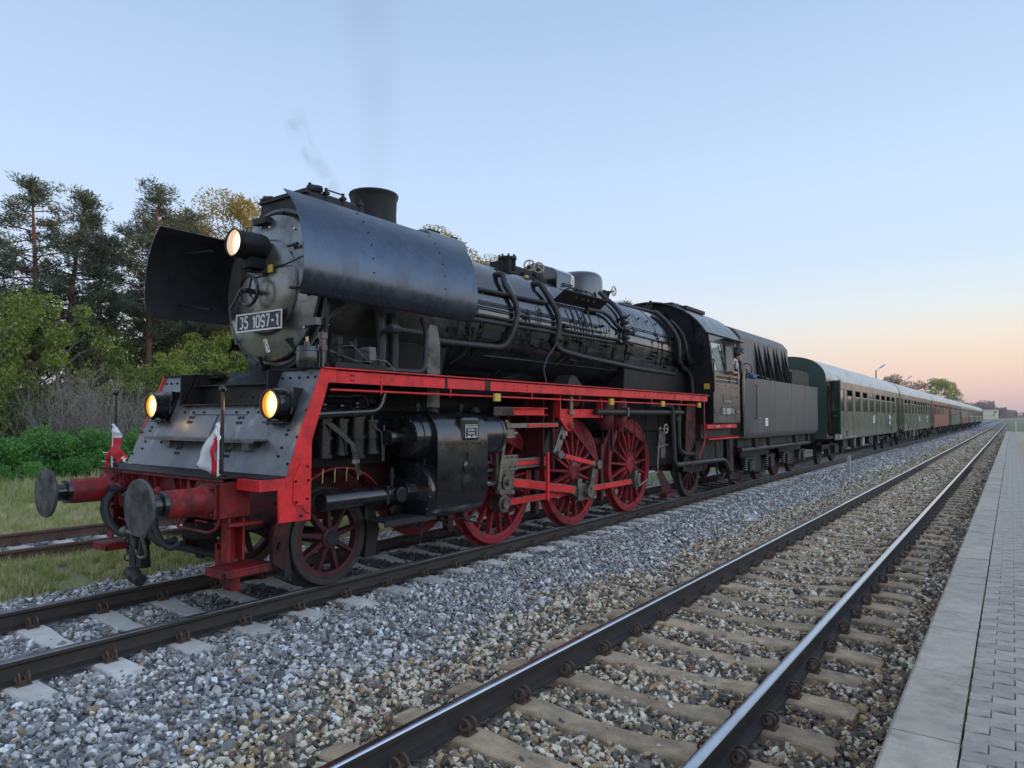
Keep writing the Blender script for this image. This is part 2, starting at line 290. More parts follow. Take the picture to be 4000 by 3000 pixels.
def text_mesh(body, size, extrude=.003, font_scale_x=1.0, bold=.0):
    cu = bpy.data.curves.new('lettering', 'FONT'); cu.body = body; cu.size = size; cu.extrude = extrude; cu.align_x = 'CENTER'; cu.align_y = 'CENTER'; cu.offset = bold; cu.resolution_u = 3
    ob = bpy.data.objects.new('lettering', cu); me = bpy.data.meshes.new_from_object(ob)
    bpy.data.objects.remove(ob); bpy.data.curves.remove(cu)
    for v in me.vertices: v.co.x *= font_scale_x
    return me
def lettering(body, size, c, face, m, parent, sx=1.0, bold=0., extrude=.003, rotx=0):
    # face '-Y' reads from the front of the engine, '+X' from the platform side
    me = text_mesh(body, size, extrude, sx, bold)
    R = Euler((PI/2,0,0)).to_matrix() if face == '-Y' else Euler((PI/2,0,PI/2)).to_matrix()
    me.transform(R.to_4x4()); me.materials.append(M[m]); return link('lettering', me, c, parent)

def stroke_text(body, h, stroke, c, face, m, parent, gap=.28, depth=.003):
    # upright industrial numerals drawn as round-ended strokes; glyph box is .55 wide, 1 high
    def arc(cx_, cy_, rx, ry, a0, a1, n=14): return [(cx_+rx*math.cos(rad(a0+(a1-a0)*k/n)), cy_+ry*math.sin(rad(a0+(a1-a0)*k/n))) for k in range(n+1)]
    G = {'0':[arc(.275,.73,.25,.24,0,180)+arc(.275,.27,.25,.24,180,360)+[(.525,.73)]], '1':[[(.06,.74),(.3,.97)],[(.3,1.0),(.3,0)]], '3':[arc(.25,.73,.24,.235,128,-90), arc(.25,.27,.26,.235,90,-132)],
         '5':[[(.5,.955),(.06,.955)],[(.09,.99),(.06,.55)],arc(.27,.32,.27,.28,125,-150)], '7':[[(0,.955),(.54,.955)],[(.5,.96),(.2,0)]], '9':[arc(.275,.7,.25,.26,0,360,24), [(.525,.72),(.525,.28)], arc(.275,.28,.25,.25,0,-155)], '-':[[(.05,.46),(.4,.46)]]}
    W = {'1':.36,'-':.45,' ':.3}; x = 0; mb = MB(); segs = []
    for ch in body:
        for pl in G.get(ch, []): segs.append([(x+a, b) for a, b in pl])
        x += W.get(ch,.55)+gap
    tot = x-gap
    for pl in segs:
        pts = [((a-tot/2)*h*.86, (b-.5)*h) for a, b in pl]; n = len(pts); L_, R_ = [], []
        for i, p in enumerate(pts):
            d = Vector(pts[min(i+1,n-1)])-Vector(pts[max(i-1,0)]); d.normalize(); q = Vector((-d.y,d.x))
            k = 1.0
            if 0 < i < n-1:
                d0 = (Vector(p)-Vector(pts[i-1])).normalized(); k = 1/max(.5, abs(q.dot(Vector((-d0.y,d0.x)))))
            L_.append((p[0]+q.x*stroke*k, p[1]+q.y*stroke*k)); R_.append((p[0]-q.x*stroke*k, p[1]-q.y*stroke*k))
        for i in range(n-1):
            quad = [L_[i],R_[i],R_[i+1],L_[i+1]]; v = []
            for dd in (0, depth):
                for a, b in quad: v.append((c[0]+a, c[1]-dd, c[2]+b) if face == '-Y' else (c[0]+dd, c[1]+a, c[2]+b))
            mb.add(v, [(0,1,2,3),(4,5,6,7),(0,1,5,4),(1,2,6,5),(2,3,7,6),(3,0,4,7)])
    return build(mb, 'lettering', m, parent, 0)
# ------------------------------------------------------------------ scatter of uncountable small stuff
import bmesh
ROCKS = {}
def instancer_mat(name, rough, bump=0., bscale=50, transl=0., var=.2, scale=30):
    m = bpy.data.materials.new(name); m.use_nodes = True; t = m.node_tree; b = t.nodes['Principled BSDF']; n = t.nodes.new; l = t.links.new
    a = n('ShaderNodeAttribute'); a.attribute_type = 'INSTANCER'; a.attribute_name = 'col'
    c = n('ShaderNodeTexCoord'); oi = n('ShaderNodeObjectInfo'); ad = n('ShaderNodeVectorMath'); ad.operation = 'MULTIPLY_ADD'; l(oi.outputs['Random'], ad.inputs[0]); ad.inputs[1].default_value = (31,17,57); l(c.outputs['Object'], ad.inputs[2])
    z = n('ShaderNodeTexNoise'); z.inputs['Scale'].default_value = scale; z.inputs['Detail'].default_value = 5; z.inputs['Roughness'].default_value = .7; l(ad.outputs[0], z.inputs['Vector'])
    v = n('ShaderNodeMapRange'); v.inputs['From Min'].default_value = .3; v.inputs['From Max'].default_value = .7; v.inputs['To Min'].default_value = 1-var; v.inputs['To Max'].default_value = 1+var; l(z.outputs[0], v.inputs['Value'])
    s = n('ShaderNodeVectorMath'); s.operation = 'SCALE'; l(a.outputs['Color'], s.inputs[0]); l(v.outputs[0], s.inputs['Scale']); l(s.outputs[0], b.inputs['Base Color']); b.inputs['Roughness'].default_value = rough
    if bump:
        bp = n('ShaderNodeBump'); bp.inputs['Strength'].default_value = bump; bp.inputs['Distance'].default_value = .01; l(z.outputs[0], bp.inputs['Height']); l(bp.outputs[0], b.inputs['Normal'])
    if transl:
        tr = n('ShaderNodeBsdfTranslucent'); l(s.outputs[0], tr.inputs[0]); mi = n('ShaderNodeMixShader'); mi.inputs[0].default_value = transl; l(b.outputs[0], mi.inputs[1]); l(tr.outputs[0], mi.inputs[2]); l(mi.outputs[0], t.nodes['Material Output'].inputs[0])
    return m
def proto_collection(name, meshes):
    c = bpy.data.collections.new(name)
    for k, me in enumerate(meshes): o = bpy.data.objects.new(f'{name}_{k:02d}', me); c.objects.link(o)
    return c
def scatter(name, co, rot, scl, idx, col, coll, label, cat):
    n = len(co); me = bpy.data.meshes.new(name); me.vertices.add(n); me.vertices.foreach_set('co', np.asarray(co, dtype=np.float32).ravel())
    for nm, ty, data, key in (('rot','FLOAT_VECTOR',rot,'vector'),('scl','FLOAT_VECTOR',scl,'vector'),('idx','INT',idx,'value'),('col','FLOAT_COLOR',col,'color')):
        a = me.attributes.new(nm, ty, 'POINT'); a.data.foreach_set(key, np.asarray(data, dtype=np.int32 if ty == 'INT' else np.float32).ravel())
    o = bpy.data.objects.new(name, me); COL.objects.link(o); tag(o, label, cat, kind='stuff')
    g = bpy.data.node_groups.new(name, 'GeometryNodeTree'); g.interface.new_socket('Geometry', in_out='INPUT', socket_type='NodeSocketGeometry'); g.interface.new_socket('Geometry', in_out='OUTPUT', socket_type='NodeSocketGeometry')
    gi = g.nodes.new('NodeGroupInput'); go = g.nodes.new('NodeGroupOutput'); ip = g.nodes.new('GeometryNodeInstanceOnPoints'); ci = g.nodes.new('GeometryNodeCollectionInfo')
    ci.inputs['Collection'].default_value = coll; ci.inputs['Separate Children'].default_value = True; ci.inputs['Reset Children'].default_value = True
    def na(nm, ty):
        q = g.nodes.new('GeometryNodeInputNamedAttribute'); q.data_type = ty; q.inputs['Name'].default_value = nm; return q.outputs['Attribute']
    k = g.links.new; k(gi.outputs[0], ip.inputs['Points']); k(ci.outputs[0], ip.inputs['Instance']); ip.inputs['Pick Instance'].default_value = True
    k(na('idx','INT'), ip.inputs['Instance Index'])
    er = g.nodes.new('FunctionNodeEulerToRotation'); k(na('rot','FLOAT_VECTOR'), er.inputs[0]); k(er.outputs[0], ip.inputs['Rotation'])
    k(na('scl','FLOAT_VECTOR'), ip.inputs['Scale']); k(ip.outputs[0], go.inputs[0])
    md = o.modifiers.new('scatter', 'NODES'); md.node_group = g; return o
def visible(P, margin=1.3):
    # what the photograph could see, with a generous margin to every side
    d = P-np.array(CAM); z = d@np.array(fw); x = d@np.array(r2); y = d@np.array(u2)
    return (z > -margin) & (np.abs(x) < np.maximum(z,0)*.735+margin) & (np.abs(y) < np.maximum(z,0)*.551+margin)
def vnoise(x, y, s, seed=0):
    x = x/s; y = y/s; xi = np.floor(x).astype(int); yi = np.floor(y).astype(int); fx = x-xi; fy = y-yi; fx = fx*fx*(3-2*fx); fy = fy*fy*(3-2*fy)
    def h(a, b): return ((np.sin(a*127.1+b*311.7+seed*74.7)*43758.5453) % 1.0)
    return (h(xi,yi)*(1-fx)+h(xi+1,yi)*fx)*(1-fy)+(h(xi,yi+1)*(1-fx)+h(xi+1,yi+1)*fx)*fy

T1, T2, T3 = 0.0, 4.636, -4.844
PX, PZ = 6.262, .30
SL1, SL2, SL3 = (2.14, .612), (4.651, .6), (3.05, .62)
def zballast(x, y):
    x = np.asarray(x, float); y = np.asarray(y, float)
    z = np.full_like(x, -.205)
    z = np.where((x > 1.15) & (x < 2.9), -.205+.045*np.sin((np.clip(x,1.15,2.9)-1.15)/1.75*PI), z)
    z = np.where((x < -1.2), -.205-.06*np.clip((-1.2-x)/1.2, 0, 1), z)
    z = np.where(x > 5.9, -.22, z)
    return z+(vnoise(x, y, .45, 3)-.5)*.03

# ------------------------------------------------------------------ ground
def sheet(name, xs, ys, zf, m, parent=None):
    mb = MB(); nx, ny = len(xs), len(ys); X, Y = np.meshgrid(xs, ys); Z = zf(X, Y)
    mb.v = list(zip(X.ravel().tolist(), Y.ravel().tolist(), Z.ravel().tolist()))
    mb.f = [(j*nx+i, j*nx+i+1, (j+1)*nx+i+1, (j+1)*nx+i) for j in range(ny-1) for i in range(nx-1)]
    return build(mb, name, m, parent, smooth=180, at=(0,0,0), recalc=False)
def groundmat():
    m = bpy.data.materials.new('grass_and_soil'); m.use_nodes = True; t = m.node_tree; b = t.nodes['Principled BSDF']; n = t.nodes.new; l = t.links.new
    c = n('ShaderNodeTexCoord'); z = n('ShaderNodeTexNoise'); z.inputs['Scale'].default_value = .55; z.inputs['Detail'].default_value = 9; l(c.outputs['Object'], z.inputs['Vector'])
    r = n('ShaderNodeValToRGB'); e = r.color_ramp.elements; e[0].position = .32; e[0].color = (.22,.175,.12,1); e[1].position = .66; e[1].color = (.24,.27,.09,1); x = e.new(.5); x.color = (.22,.225,.09,1)
    l(z.outputs[0], r.inputs[0]); z2 = n('ShaderNodeTexNoise'); z2.inputs['Scale'].default_value = 14; z2.inputs['Detail'].default_value = 6; l(c.outputs['Object'], z2.inputs['Vector'])
    s = n('ShaderNodeVectorMath'); s.operation = 'SCALE'; l(r.outputs[0], s.inputs[0]); mr_ = n('ShaderNodeMapRange'); mr_.inputs['To Min'].default_value = .5; mr_.inputs['To Max'].default_value = 1.5; l(z2.outputs[0], mr_.inputs['Value']); l(mr_.outputs[0], s.inputs['Scale']); l(s.outputs[0], b.inputs['Base Color'])
    b.inputs['Roughness'].default_value = .95; bp = n('ShaderNodeBump'); bp.inputs['Strength'].default_value = .6; bp.inputs['Distance'].default_value = .04; l(z2.outputs[0], bp.inputs['Height']); l(bp.outputs[0], b.inputs['Normal']); return m
def zground(x, y):
    x = np.asarray(x, float)
    xs = [-2500,-60,-22,-12,-7.6,-6.6,-3.95,-3.3,-2.75,-2.35,-1.9,6.3,12,40,2500]; zs = [-.3,-.3,-.22,-.3,-.27,-.26,-.24,-.155,-.2,-.3,-.4,-.4,-.3,-.3,-.3]
    return np.interp(x, xs, zs)+np.where(np.abs(x) < 60, (vnoise(x, np.asarray(y, float), 1.1, 9)-.5)*.05, 0)
gx = np.concatenate([[-2500,-600,-200,-90,-60,-45,-34,-28,-24], np.arange(-20,-7,1.0), np.arange(-7,-1.5,.3), [-1,2,6.4,9,12,20,40,120,500,2500]])
gy = np.concatenate([[-1500,-300,-60,-20,-8], np.arange(-4,30,.8), np.arange(30,90,3), [100,140,200,320,500,900,1700,3000]])
M['ground'] = groundmat(); ground = tag(sheet('ground', gx, gy, zground, 'ground'), kind='structure')

def bedmat():
    m = bpy.data.materials.new('gravel_bed'); m.use_nodes = True; t = m.node_tree; b = t.nodes['Principled BSDF']; n = t.nodes.new; l = t.links.new
    c = n('ShaderNodeTexCoord'); vo = n('ShaderNodeTexVoronoi'); vo.inputs['Scale'].default_value = 19; l(c.outputs['Object'], vo.inputs['Vector'])
    sp = n('ShaderNodeSeparateXYZ'); l(c.outputs['Object'], sp.inputs[0]); nz = n('ShaderNodeTexNoise'); nz.inputs['Scale'].default_value = 2.5; l(c.outputs['Object'], nz.inputs['Vector'])
    ad = n('ShaderNodeMath'); ad.operation = 'MULTIPLY_ADD'; ad.inputs[1].default_value = .8; l(nz.outputs[0], ad.inputs[0]); l(sp.outputs['X'], ad.inputs[2])
    mr_ = n('ShaderNodeMapRange'); mr_.inputs['From Min'].default_value = 2.8; mr_.inputs['From Max'].default_value = 3.3; l(ad.outputs[0], mr_.inputs['Value'])
    sc = n('ShaderNodeSeparateColor'); l(vo.outputs['Color'], sc.inputs[0])
    ra = n('ShaderNodeValToRGB'); ra.color_ramp.elements[0].color = (.07,.072,.078,1); ra.color_ramp.elements[1].color = (.48,.49,.51,1); l(sc.outputs[0], ra.inputs[0])
    rb = n('ShaderNodeValToRGB'); rb.color_ramp.elements[0].color = (.05,.045,.038,1); rb.color_ramp.elements[1].color = (.42,.37,.30,1); l(sc.outputs[1], rb.inputs[0])
    mi = n('ShaderNodeMix'); mi.data_type = 'RGBA'; l(mr_.outputs[0], mi.inputs['Factor']); l(ra.outputs[0], mi.inputs['A']); l(rb.outputs[0], mi.inputs['B']); l(mi.outputs['Result'], b.inputs['Base Color']); b.inputs['Roughness'].default_value = .9
    bp = n('ShaderNodeBump'); bp.inputs['Strength'].default_value = 1; bp.inputs['Distance'].default_value = .03; bp.invert = True; l(vo.outputs['Distance'], bp.inputs['Height']); l(bp.outputs[0], b.inputs['Normal']); return m
M['bed'] = bedmat()
bx_ = np.concatenate([np.arange(-2.5,6.26,.25), [6.26]]); by_ = np.concatenate([np.arange(-5,30,.5), np.arange(30,80,4), [100,140,200,300,420,600]])
tag(sheet('ballast_bed', bx_, by_, lambda x, y: zballast(x, y)-.03, 'bed'), kind='structure')
tag(sheet('siding_bed', np.arange(-6.7,-3.7,.25), by_, lambda x, y: -.235+(vnoise(x,y,.5,4)-.5)*.03, 'bed'), kind='structure')

# ------------------------------------------------------------------ tracks
def sleeper_mesh(m, dark):
    st = [(-1.25,.125,-.2),(-1.17,.12,-.182),(-.98,.115,-.175),(-.52,.115,-.176),(-.2,.1,-.205),(.2,.1,-.205),(.52,.115,-.176),(.98,.115,-.175),(1.17,.12,-.182),(1.25,.125,-.2)]
    mb = MB(); v = []; f = []
    for x, h, z in st: v += [(x,-h-.035,-.4),(x,-h,z-.012),(x,-h+.012,z),(x,h-.012,z),(x,h,z-.012),(x,h+.035,-.4)]
    for i in range(len(st)-1):
        for k in range(5): f.append((i*6+k, i*6+k+1, i*6+7+k, i*6+6+k))
    f += [tuple(range(5,-1,-1)), tuple(range((len(st)-1)*6, len(st)*6))]; mb.add(v, f)
    me = bpy.data.meshes.new('sleeper'); me.from_pydata(mb.v, [], mb.f); b = bmesh.new(); b.from_mesh(me); bmesh.ops.recalc_face_normals(b, faces=b.faces); b.to_mesh(me); b.free(); me.shade_smooth(); me.set_sharp_from_angle(angle=rad(25)); me.materials.append(M[m]); return me
def clip_mesh():
    mb = MB()
    for dy in (-.032, .032): mb.torus((0,dy,.004), 'Y', .04, .0085, 16, 6)
    mb.box(-.045,.045,-.05,.05,-.052,-.035); mb.box(-.012,.012,-.045,.045,-.04,-.015)
    me = bpy.data.meshes.new('rail_clip'); me.from_pydata(mb.v, [], mb.f); me.shade_smooth(); me.set_sharp_from_angle(angle=rad(35)); me.materials.append(M['clip']); return me
CLIP = clip_mesh()
RP = [(-.075,-.172),(.075,-.172),(.075,-.16),(.018,-.14),(.0095,-.12),(.0095,-.055),(.018,-.045),(.036,-.036),(.036,-.010),(.031,-.003),(.022,0),(-.022,0),(-.031,-.003),(-.036,-.010),(-.036,-.036),(-.018,-.045),(-.0095,-.055),(-.0095,-.12),(-.018,-.14),(-.075,-.16)]
def track(name, xc, label, sl, ymax, m, topm, sidem, y0, y1, clip_to):
    t = thing(name, (xc, y0, -.4), label, 'railway track')
    me = sleeper_mesh(m, False)
    for s in (-1, 1):
        xr = xc+s*.7535; mb = MB(); n = len(RP); ys = [y0]+[10*k for k in range(1, 12)]+[150,220,320,450,600,y1]; ys = [y for y in ys if y <= y1]
        for y in ys: mb.v += [(xr+p, y, q) for p, q in RP]
        for i in range(len(ys)-1): mb.f += [(i*n+k, i*n+(k+1)%n, (i+1)*n+(k+1)%n, (i+1)*n+k) for k in range(n)]
        mb.f += [tuple(range(n)), tuple(range(len(ys)*n-1, (len(ys)-1)*n-1, -1))]
        o = build(mb, 'rail', sidem, t, smooth=30)
        o.data.materials.append(M[topm])
        for p in o.data.polygons:
            if p.center.z+o.location.z+WL[t.name][2] > -.009 and abs(p.normal.z) > .35: p.material_index = 1
    y = sl[0]-sl[1]*math.ceil((sl[0]-y0)/sl[1])+sl[1]
    while y < ymax:
        so_ = link('sleeper', me, (xc, y, 0), t, rot=(0, 0, random.uniform(-.006,.006)))
        if y < clip_to:
            for s in (-1, 1):
                for q in (-1, 1): link('rail_clip', CLIP, (xc+s*.7535+q*.098, y, -.128), so_)
        y += sl[1]
    return t
track('railway_track', T2, 'empty track with polished rails and tan sleepers beside the platform edge', SL2, 78, 'sleeperold', 'railtop', 'railside', -.5, 900, 32)
track('railway_track', T1, 'track with pale concrete sleepers that the steam train stands on', SL1, 50, 'sleeper', 'railtopd', 'railside', -.5, 700, 27)
track('railway_track', T3, 'rusty siding track in the grass on the far left', SL3, 24, 'sleeper', 'railrust', 'railrust', -.5, 400, 14)

# ------------------------------------------------------------------ ballast stones
def rock(seed, flat):
    r = random.Random(seed); b = bmesh.new()
    for _ in range(13):
        v = Vector((r.gauss(0,1), r.gauss(0,1), r.gauss(0,1))).normalized(); v = Vector((v.x*r.uniform(.75,1.1), v.y*r.uniform(.65,1), v.z*flat*r.uniform(.8,1.1))); b.verts.new(v*.5)
    bmesh.ops.convex_hull(b, input=b.verts); bmesh.ops.delete(b, geom=[v for v in b.verts if not v.link_faces], context='VERTS')
    me = bpy.data.meshes.new('stone'); b.to_mesh(me); b.free(); me.materials.append(M['stone']); return me
M['stone'] = instancer_mat('ballast_stone', .85, .5, 40, var=.3, scale=2.6)
rocks = proto_collection('ballast_rocks', [rock(k, .62+.03*(k % 5)) for k in range(14)])
def stones(name, x0, x1, y0, y1, dens, smin, smax, label, zf, keep):
    n = int((x1-x0)*(y1-y0)*dens); x = RNG.uniform(x0,x1,n); y = RNG.uniform(y0,y1,n); z = zf(x, y)
    P = np.stack([x,y,z],1); k = keep(x, y) & visible(P); P = P[k]; n = len(P); x, y = P[:,0], P[:,1]
    s = RNG.uniform(smin,smax,n)*np.exp(RNG.normal(0,.3,n)); P[:,2] += RNG.uniform(-.022,.008,n)
    nb = vnoise(x,y,.5,1)*.5+vnoise(x,y,.15,2)*.35; tan = np.clip((x+nb*1.0-2.95)/.45, 0, 1)*(x > 2.2)
    u = RNG.uniform(0,1,n); u2_ = RNG.uniform(0,1,n)
    u3 = u**1.6; blue = np.stack([.20+.64*u3, .192+.61*u3, .188+.57*u3],1); rust = np.stack([.30+.1*u,.215+.07*u,.13+.05*u],1)
    blue = np.where((u2_ < .05)[:,None], rust, blue); blue = np.where((u2_ > .86)[:,None], blue*.45, blue)
    light = np.stack([.58+.28*u,.49+.24*u,.37+.18*u],1); dk = np.stack([.11+.10*u,.095+.08*u,.078+.065*u],1); br = np.stack([.40+.15*u,.265+.11*u,.14+.06*u],1)
    pd = np.where(x > 5.35, .5, .34)
    tcol = np.where((u2_ < pd)[:,None], dk, np.where((u2_ < pd+.22)[:,None], br, light))
    tcol = np.where((u2_ > .985)[:,None], np.array([[.32,.12,.08]]), tcol)
    pick = RNG.uniform(0,1,n) < tan; col = np.where(pick[:,None], tcol, blue)
    near = np.min([np.abs(x-T2-.7535), np.abs(x-T2+.7535), np.abs(x-T1-.7535)],0); rs_ = np.clip(1-near/.42,0,1)*vnoise(x,y,.35,31); col = col*(1-.55*rs_[:,None])+np.array([[.16,.10,.06]])*(.55*rs_[:,None])
    under_train = np.clip(1-np.abs(x)/.95, 0, 1)*np.clip((y-3.6)/1.2, 0, 1); col = col*(1-.72*np.clip(under_train*1.8,0,1)[:,None])  # stones darker under the train, most along the track centre
    col = col*RNG.uniform(.85,1.15,(n,1)); col = np.clip(col, .01, .8); col = np.concatenate([col, np.ones((n,1))],1)
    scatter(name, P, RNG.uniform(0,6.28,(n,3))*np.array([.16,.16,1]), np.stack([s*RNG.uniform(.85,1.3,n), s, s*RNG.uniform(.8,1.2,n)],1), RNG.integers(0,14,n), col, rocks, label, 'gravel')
    return n
def off_track(x, y):
    k = np.ones(len(x), bool)
    for xc, (o, p) in ((T1,SL1),(T2,SL2)):
        ph = np.abs((y-o+p/2) % p-p/2); on = (np.abs(x-xc) < 1.24) & (ph < .118)
        ends = (np.abs(x-xc) > (1.12 if xc == T1 else 1.2)) & (RNG.uniform(0,1,len(x)) < .55)
        k &= ~(on & ~ends & (RNG.uniform(0,1,len(x)) > (.03 if xc == T1 else .09)))
        for s in (-1,1): k &= np.abs(x-xc-s*.7535) > .095
    return k & (x < PX-.03)
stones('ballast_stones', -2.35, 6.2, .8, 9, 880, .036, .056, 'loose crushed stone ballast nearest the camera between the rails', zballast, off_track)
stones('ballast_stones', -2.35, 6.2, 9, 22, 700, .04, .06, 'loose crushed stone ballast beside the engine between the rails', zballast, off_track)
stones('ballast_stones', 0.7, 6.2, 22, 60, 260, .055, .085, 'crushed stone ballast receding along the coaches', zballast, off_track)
stones('ballast_stones', 0.9, 6.2, 60, 120, 110, .08, .12, 'far stretch of stone ballast along the last coaches', zballast, off_track)
stones('ballast_stones', -6.5, -3.75, 2, 16, 330, .035, .055, 'patchy stones lying between the siding sleepers', lambda x,y: np.full_like(x,-.225), lambda x,y: (np.abs(np.abs(x-T3)-.7535) > .09) & (np.abs((y-SL3[0]+.31) % .62-.31) > .11) & (np.abs(x-T3) < 1.5))

# ------------------------------------------------------------------ grass, weeds
def tuft(seed, n, h, w):
    r = random.Random(seed); mb = MB()
    for _ in range(n):
        a = r.uniform(0,2*PI); L_ = h*r.uniform(.5,1.1); lean = r.uniform(.1,.75); bx, by = r.gauss(0,.03), r.gauss(0,.03); d = Vector((math.cos(a),math.sin(a),0)); sx = Vector((-d.y,d.x,0))*w*r.uniform(.6,1.2)
        p0 = Vector((bx,by,0)); p1 = p0+d*lean*L_*.35+Vector((0,0,L_*.55)); p2 = p0+d*lean*L_+Vector((0,0,L_*(1-.35*lean)))
        mb.add([p0-sx,p0+sx,p1+sx*.8,p1-sx*.8,p2], [(0,1,2,3),(3,2,4)])
    me = bpy.data.meshes.new('tuft'); me.from_pydata(mb.v, [], mb.f); me.materials.append(M['grassblade']); return me
M['grassblade'] = instancer_mat('grass_blade', .7, 0, 10, transl=.3, var=.25, scale=4)
tufts = proto_collection('grass_tufts', [tuft(k, 16, .12, .0035) for k in range(5)]+[tuft(10+k, 12, .2, .004) for k in range(3)])
def grass(name, x0, x1, y0, y1, dens, smin, smax, label, keep=None, tint=(1,1,1)):
    n = int((x1-x0)*(y1-y0)*dens); x = RNG.uniform(x0,x1,n); y = RNG.uniform(y0,y1,n); P = np.stack([x,y,zground(x,y)-.01],1); k = visible(P)
    nz = vnoise(x,y,.7,5)*.6+vnoise(x,y,.22,6)*.4; k &= nz > (.3 if keep is None else keep(x,y)); P = P[k]; nz = nz[k]; n = len(P)
    s = RNG.uniform(smin,smax,n)*(.55+.8*nz); u = RNG.uniform(0,1,n)
    g = np.stack([.25+.17*u,.30+.15*u,.08+.05*u],1); dry = np.stack([.5+.16*u,.43+.13*u,.24+.07*u],1); q = RNG.uniform(0,1,n) < .55-.25*nz
    c = np.where(q[:,None], dry, g)*np.array(tint)[None]; c = np.concatenate([c, np.ones((n,1))],1)
    scatter(name, P, np.stack([RNG.normal(0,.12,n),RNG.normal(0,.12,n),RNG.uniform(0,6.28,n)],1), np.stack([s,s,s],1), RNG.integers(0,8,n), c, tufts, label, 'grass')
grass('grass', -4.0, -2.3, 1.5, 12, 420, .7, 1.25, 'rough dry grass strip between the siding and the train track', lambda x,y: np.where(x > -2.7, .42, .22))
grass('grass', -11.5, -6.2, 2.5, 22, 130, .8, 1.3, 'mown pale grass beyond the siding', lambda x,y: np.where(x > -6.6, .5, .12), (1.15,1.1,1.2))
grass('grass', -22, -11.5, 4, 30, 40, 1.2, 2.4, 'longer grass in front of the bushes', lambda x,y: np.full_like(x,.2))
grass('grass', -4.3, -3.85, 2, 12, 130, .5, .9, 'thin grass against the near siding rail')
def weeds():
    n = 2200; x = RNG.uniform(3.0,6.2,n); y = 1.5+RNG.uniform(0,1,n)**1.3*18; z = zballast(x,y)-.01; P = np.stack([x,y,z],1)
    k = (vnoise(x,y,.8,8) > .5) & off_track(x,y) | (x > 6.0) & (vnoise(x,y,.6,12) > .45); P = P[k]; n = len(P); u = RNG.uniform(0,1,n); red = RNG.uniform(0,1,n) < np.where(P[:,0] > 5.9, .15, .68)
    c = np.where(red[:,None], np.stack([.20+.1*u,.045+.03*u,.045+.02*u],1), np.stack([.09+.05*u,.12+.06*u,.04+u*.01],1)); c = np.concatenate([c,np.ones((n,1))],1); s = RNG.uniform(.4,.85,n)
    scatter('weeds', P, np.stack([RNG.normal(0,.2,n),RNG.normal(0,.2,n),RNG.uniform(0,6.28,n)],1), np.stack([s,s,s*.8],1), RNG.integers(0,5,n), c, weedc, 'small red and green weeds growing in the ballast of the empty track', 'weeds')
def weed(seed):
    r = random.Random(seed); mb = MB()
    for _ in range(26):
        a = r.uniform(0,2*PI); e = r.uniform(0,.09); c = Vector((math.cos(a)*e*.7, math.sin(a)*e*.7, r.uniform(.01,.1))); u = Vector((r.gauss(0,1),r.gauss(0,1),r.gauss(0,.6))).normalized()*r.uniform(.006,.013); v = u.cross(Vector((r.gauss(0,1),r.gauss(0,1),1))).normalized()*r.uniform(.005,.009)
        mb.add([c-u,c+v,c+u,c-v], [(0,1,2,3)])
    me = bpy.data.meshes.new('weed'); me.from_pydata(mb.v, [], mb.f); me.materials.append(M['grassblade']); return me
weedc = proto_collection('weed_plants', [weed(k) for k in range(5)]); weeds()
def moss():
    n = 1500; y = 2+RNG.uniform(0,1,n)**1.6*26; k = vnoise(y*0+7,y,.5,14)+.35*RNG.uniform(0,1,n) > .62; y = y[k]; n = len(y); e = RNG.uniform(0,1,n) < .3; x = np.where(e, PX-.03+RNG.normal(0,.02,n), PX+.299+RNG.normal(0,.003,n)); z = np.where(e, -.2, PZ-.016); u = RNG.uniform(0,1,n)
    c = np.stack([.12+.08*u,.14+.09*u,.05+.03*u,np.ones(n)],1); s = np.where(e, RNG.uniform(.8,1.8,n), RNG.uniform(.12,.3,n)); scatter('weeds', np.stack([x,y,z],1), np.stack([0*u,0*u,RNG.uniform(0,6.28,n)],1), np.stack([s*.6,s,s*.8],1), RNG.integers(0,5,n), c, weedc, 'moss and small weeds along the platform edge and slab joint', 'weeds')
moss()

# ------------------------------------------------------------------ platform
mb = MB(); mb.box(PX+.03, 13.0, -3, 89.4, -.5, PZ-.085); plat = tag(build(mb, 'platform', 'joint', None, smooth=0), kind='structure')
mb = MB(); mb.prism([(PX,PZ-.018),(PX+.012,PZ-.004),(PX+.02,PZ),(PX+.294,PZ),(PX+.294,PZ-.083),(PX,PZ-.083)], 'Y', -.502, .502)
slab = None
for k in range(-3, 87):
    y = 3.87+1.012*k+.5
    if slab is None: slab = build(mb, 'edge_slab', 'kerb', plat, smooth=0, at=(0,0,0)); slab.location = (0,0,0); me_slab = slab.data; bpy.data.objects.remove(slab); slab = True
    o = link('edge_slab', me_slab, (random.uniform(-.002,.002), y, random.uniform(-.0015,.0015)), plat)
mb = MB(); mb.box(PX+.025, PX+.05, -3, 89.4, -.5, PZ-.09); build(mb, 'edge_wall', 'concrete', plat, smooth=0)
def paver_poly(w_, d):
    g = .0025; pts = []
    xs = np.linspace(-w_/2+g, w_/2-g, 9)
    wav = lambda x: .011*math.sin((x/w_)*2*PI)
    return [(x, -d/2+g+wav(x)) for x in xs]+[(x, d/2-g+wav(x)) for x in xs[::-1]]
def paver_mesh(m, n):
    mb = MB(); po = paver_poly(.2, .116)
    pin = [(x*.975, y*.96) for x, y in po]; k = len(po); v = [(x,y,-.08) for x, y in po]+[(x,y,-.004) for x, y in po]+[(x,y,0) for x, y in pin]
    f = [(i,(i+1)%k,k+(i+1)%k,k+i) for i in range(k)]+[(k+i,k+(i+1)%k,2*k+(i+1)%k,2*k+i) for i in range(k)]+[tuple(range(2*k,3*k))]
    me = bpy.data.meshes.new('paver'); me.from_pydata(v, [], f); me.materials.append(M[m]); return me
pm, py_ = paver_mesh('paver', 0), paver_mesh('paveryel', 0)
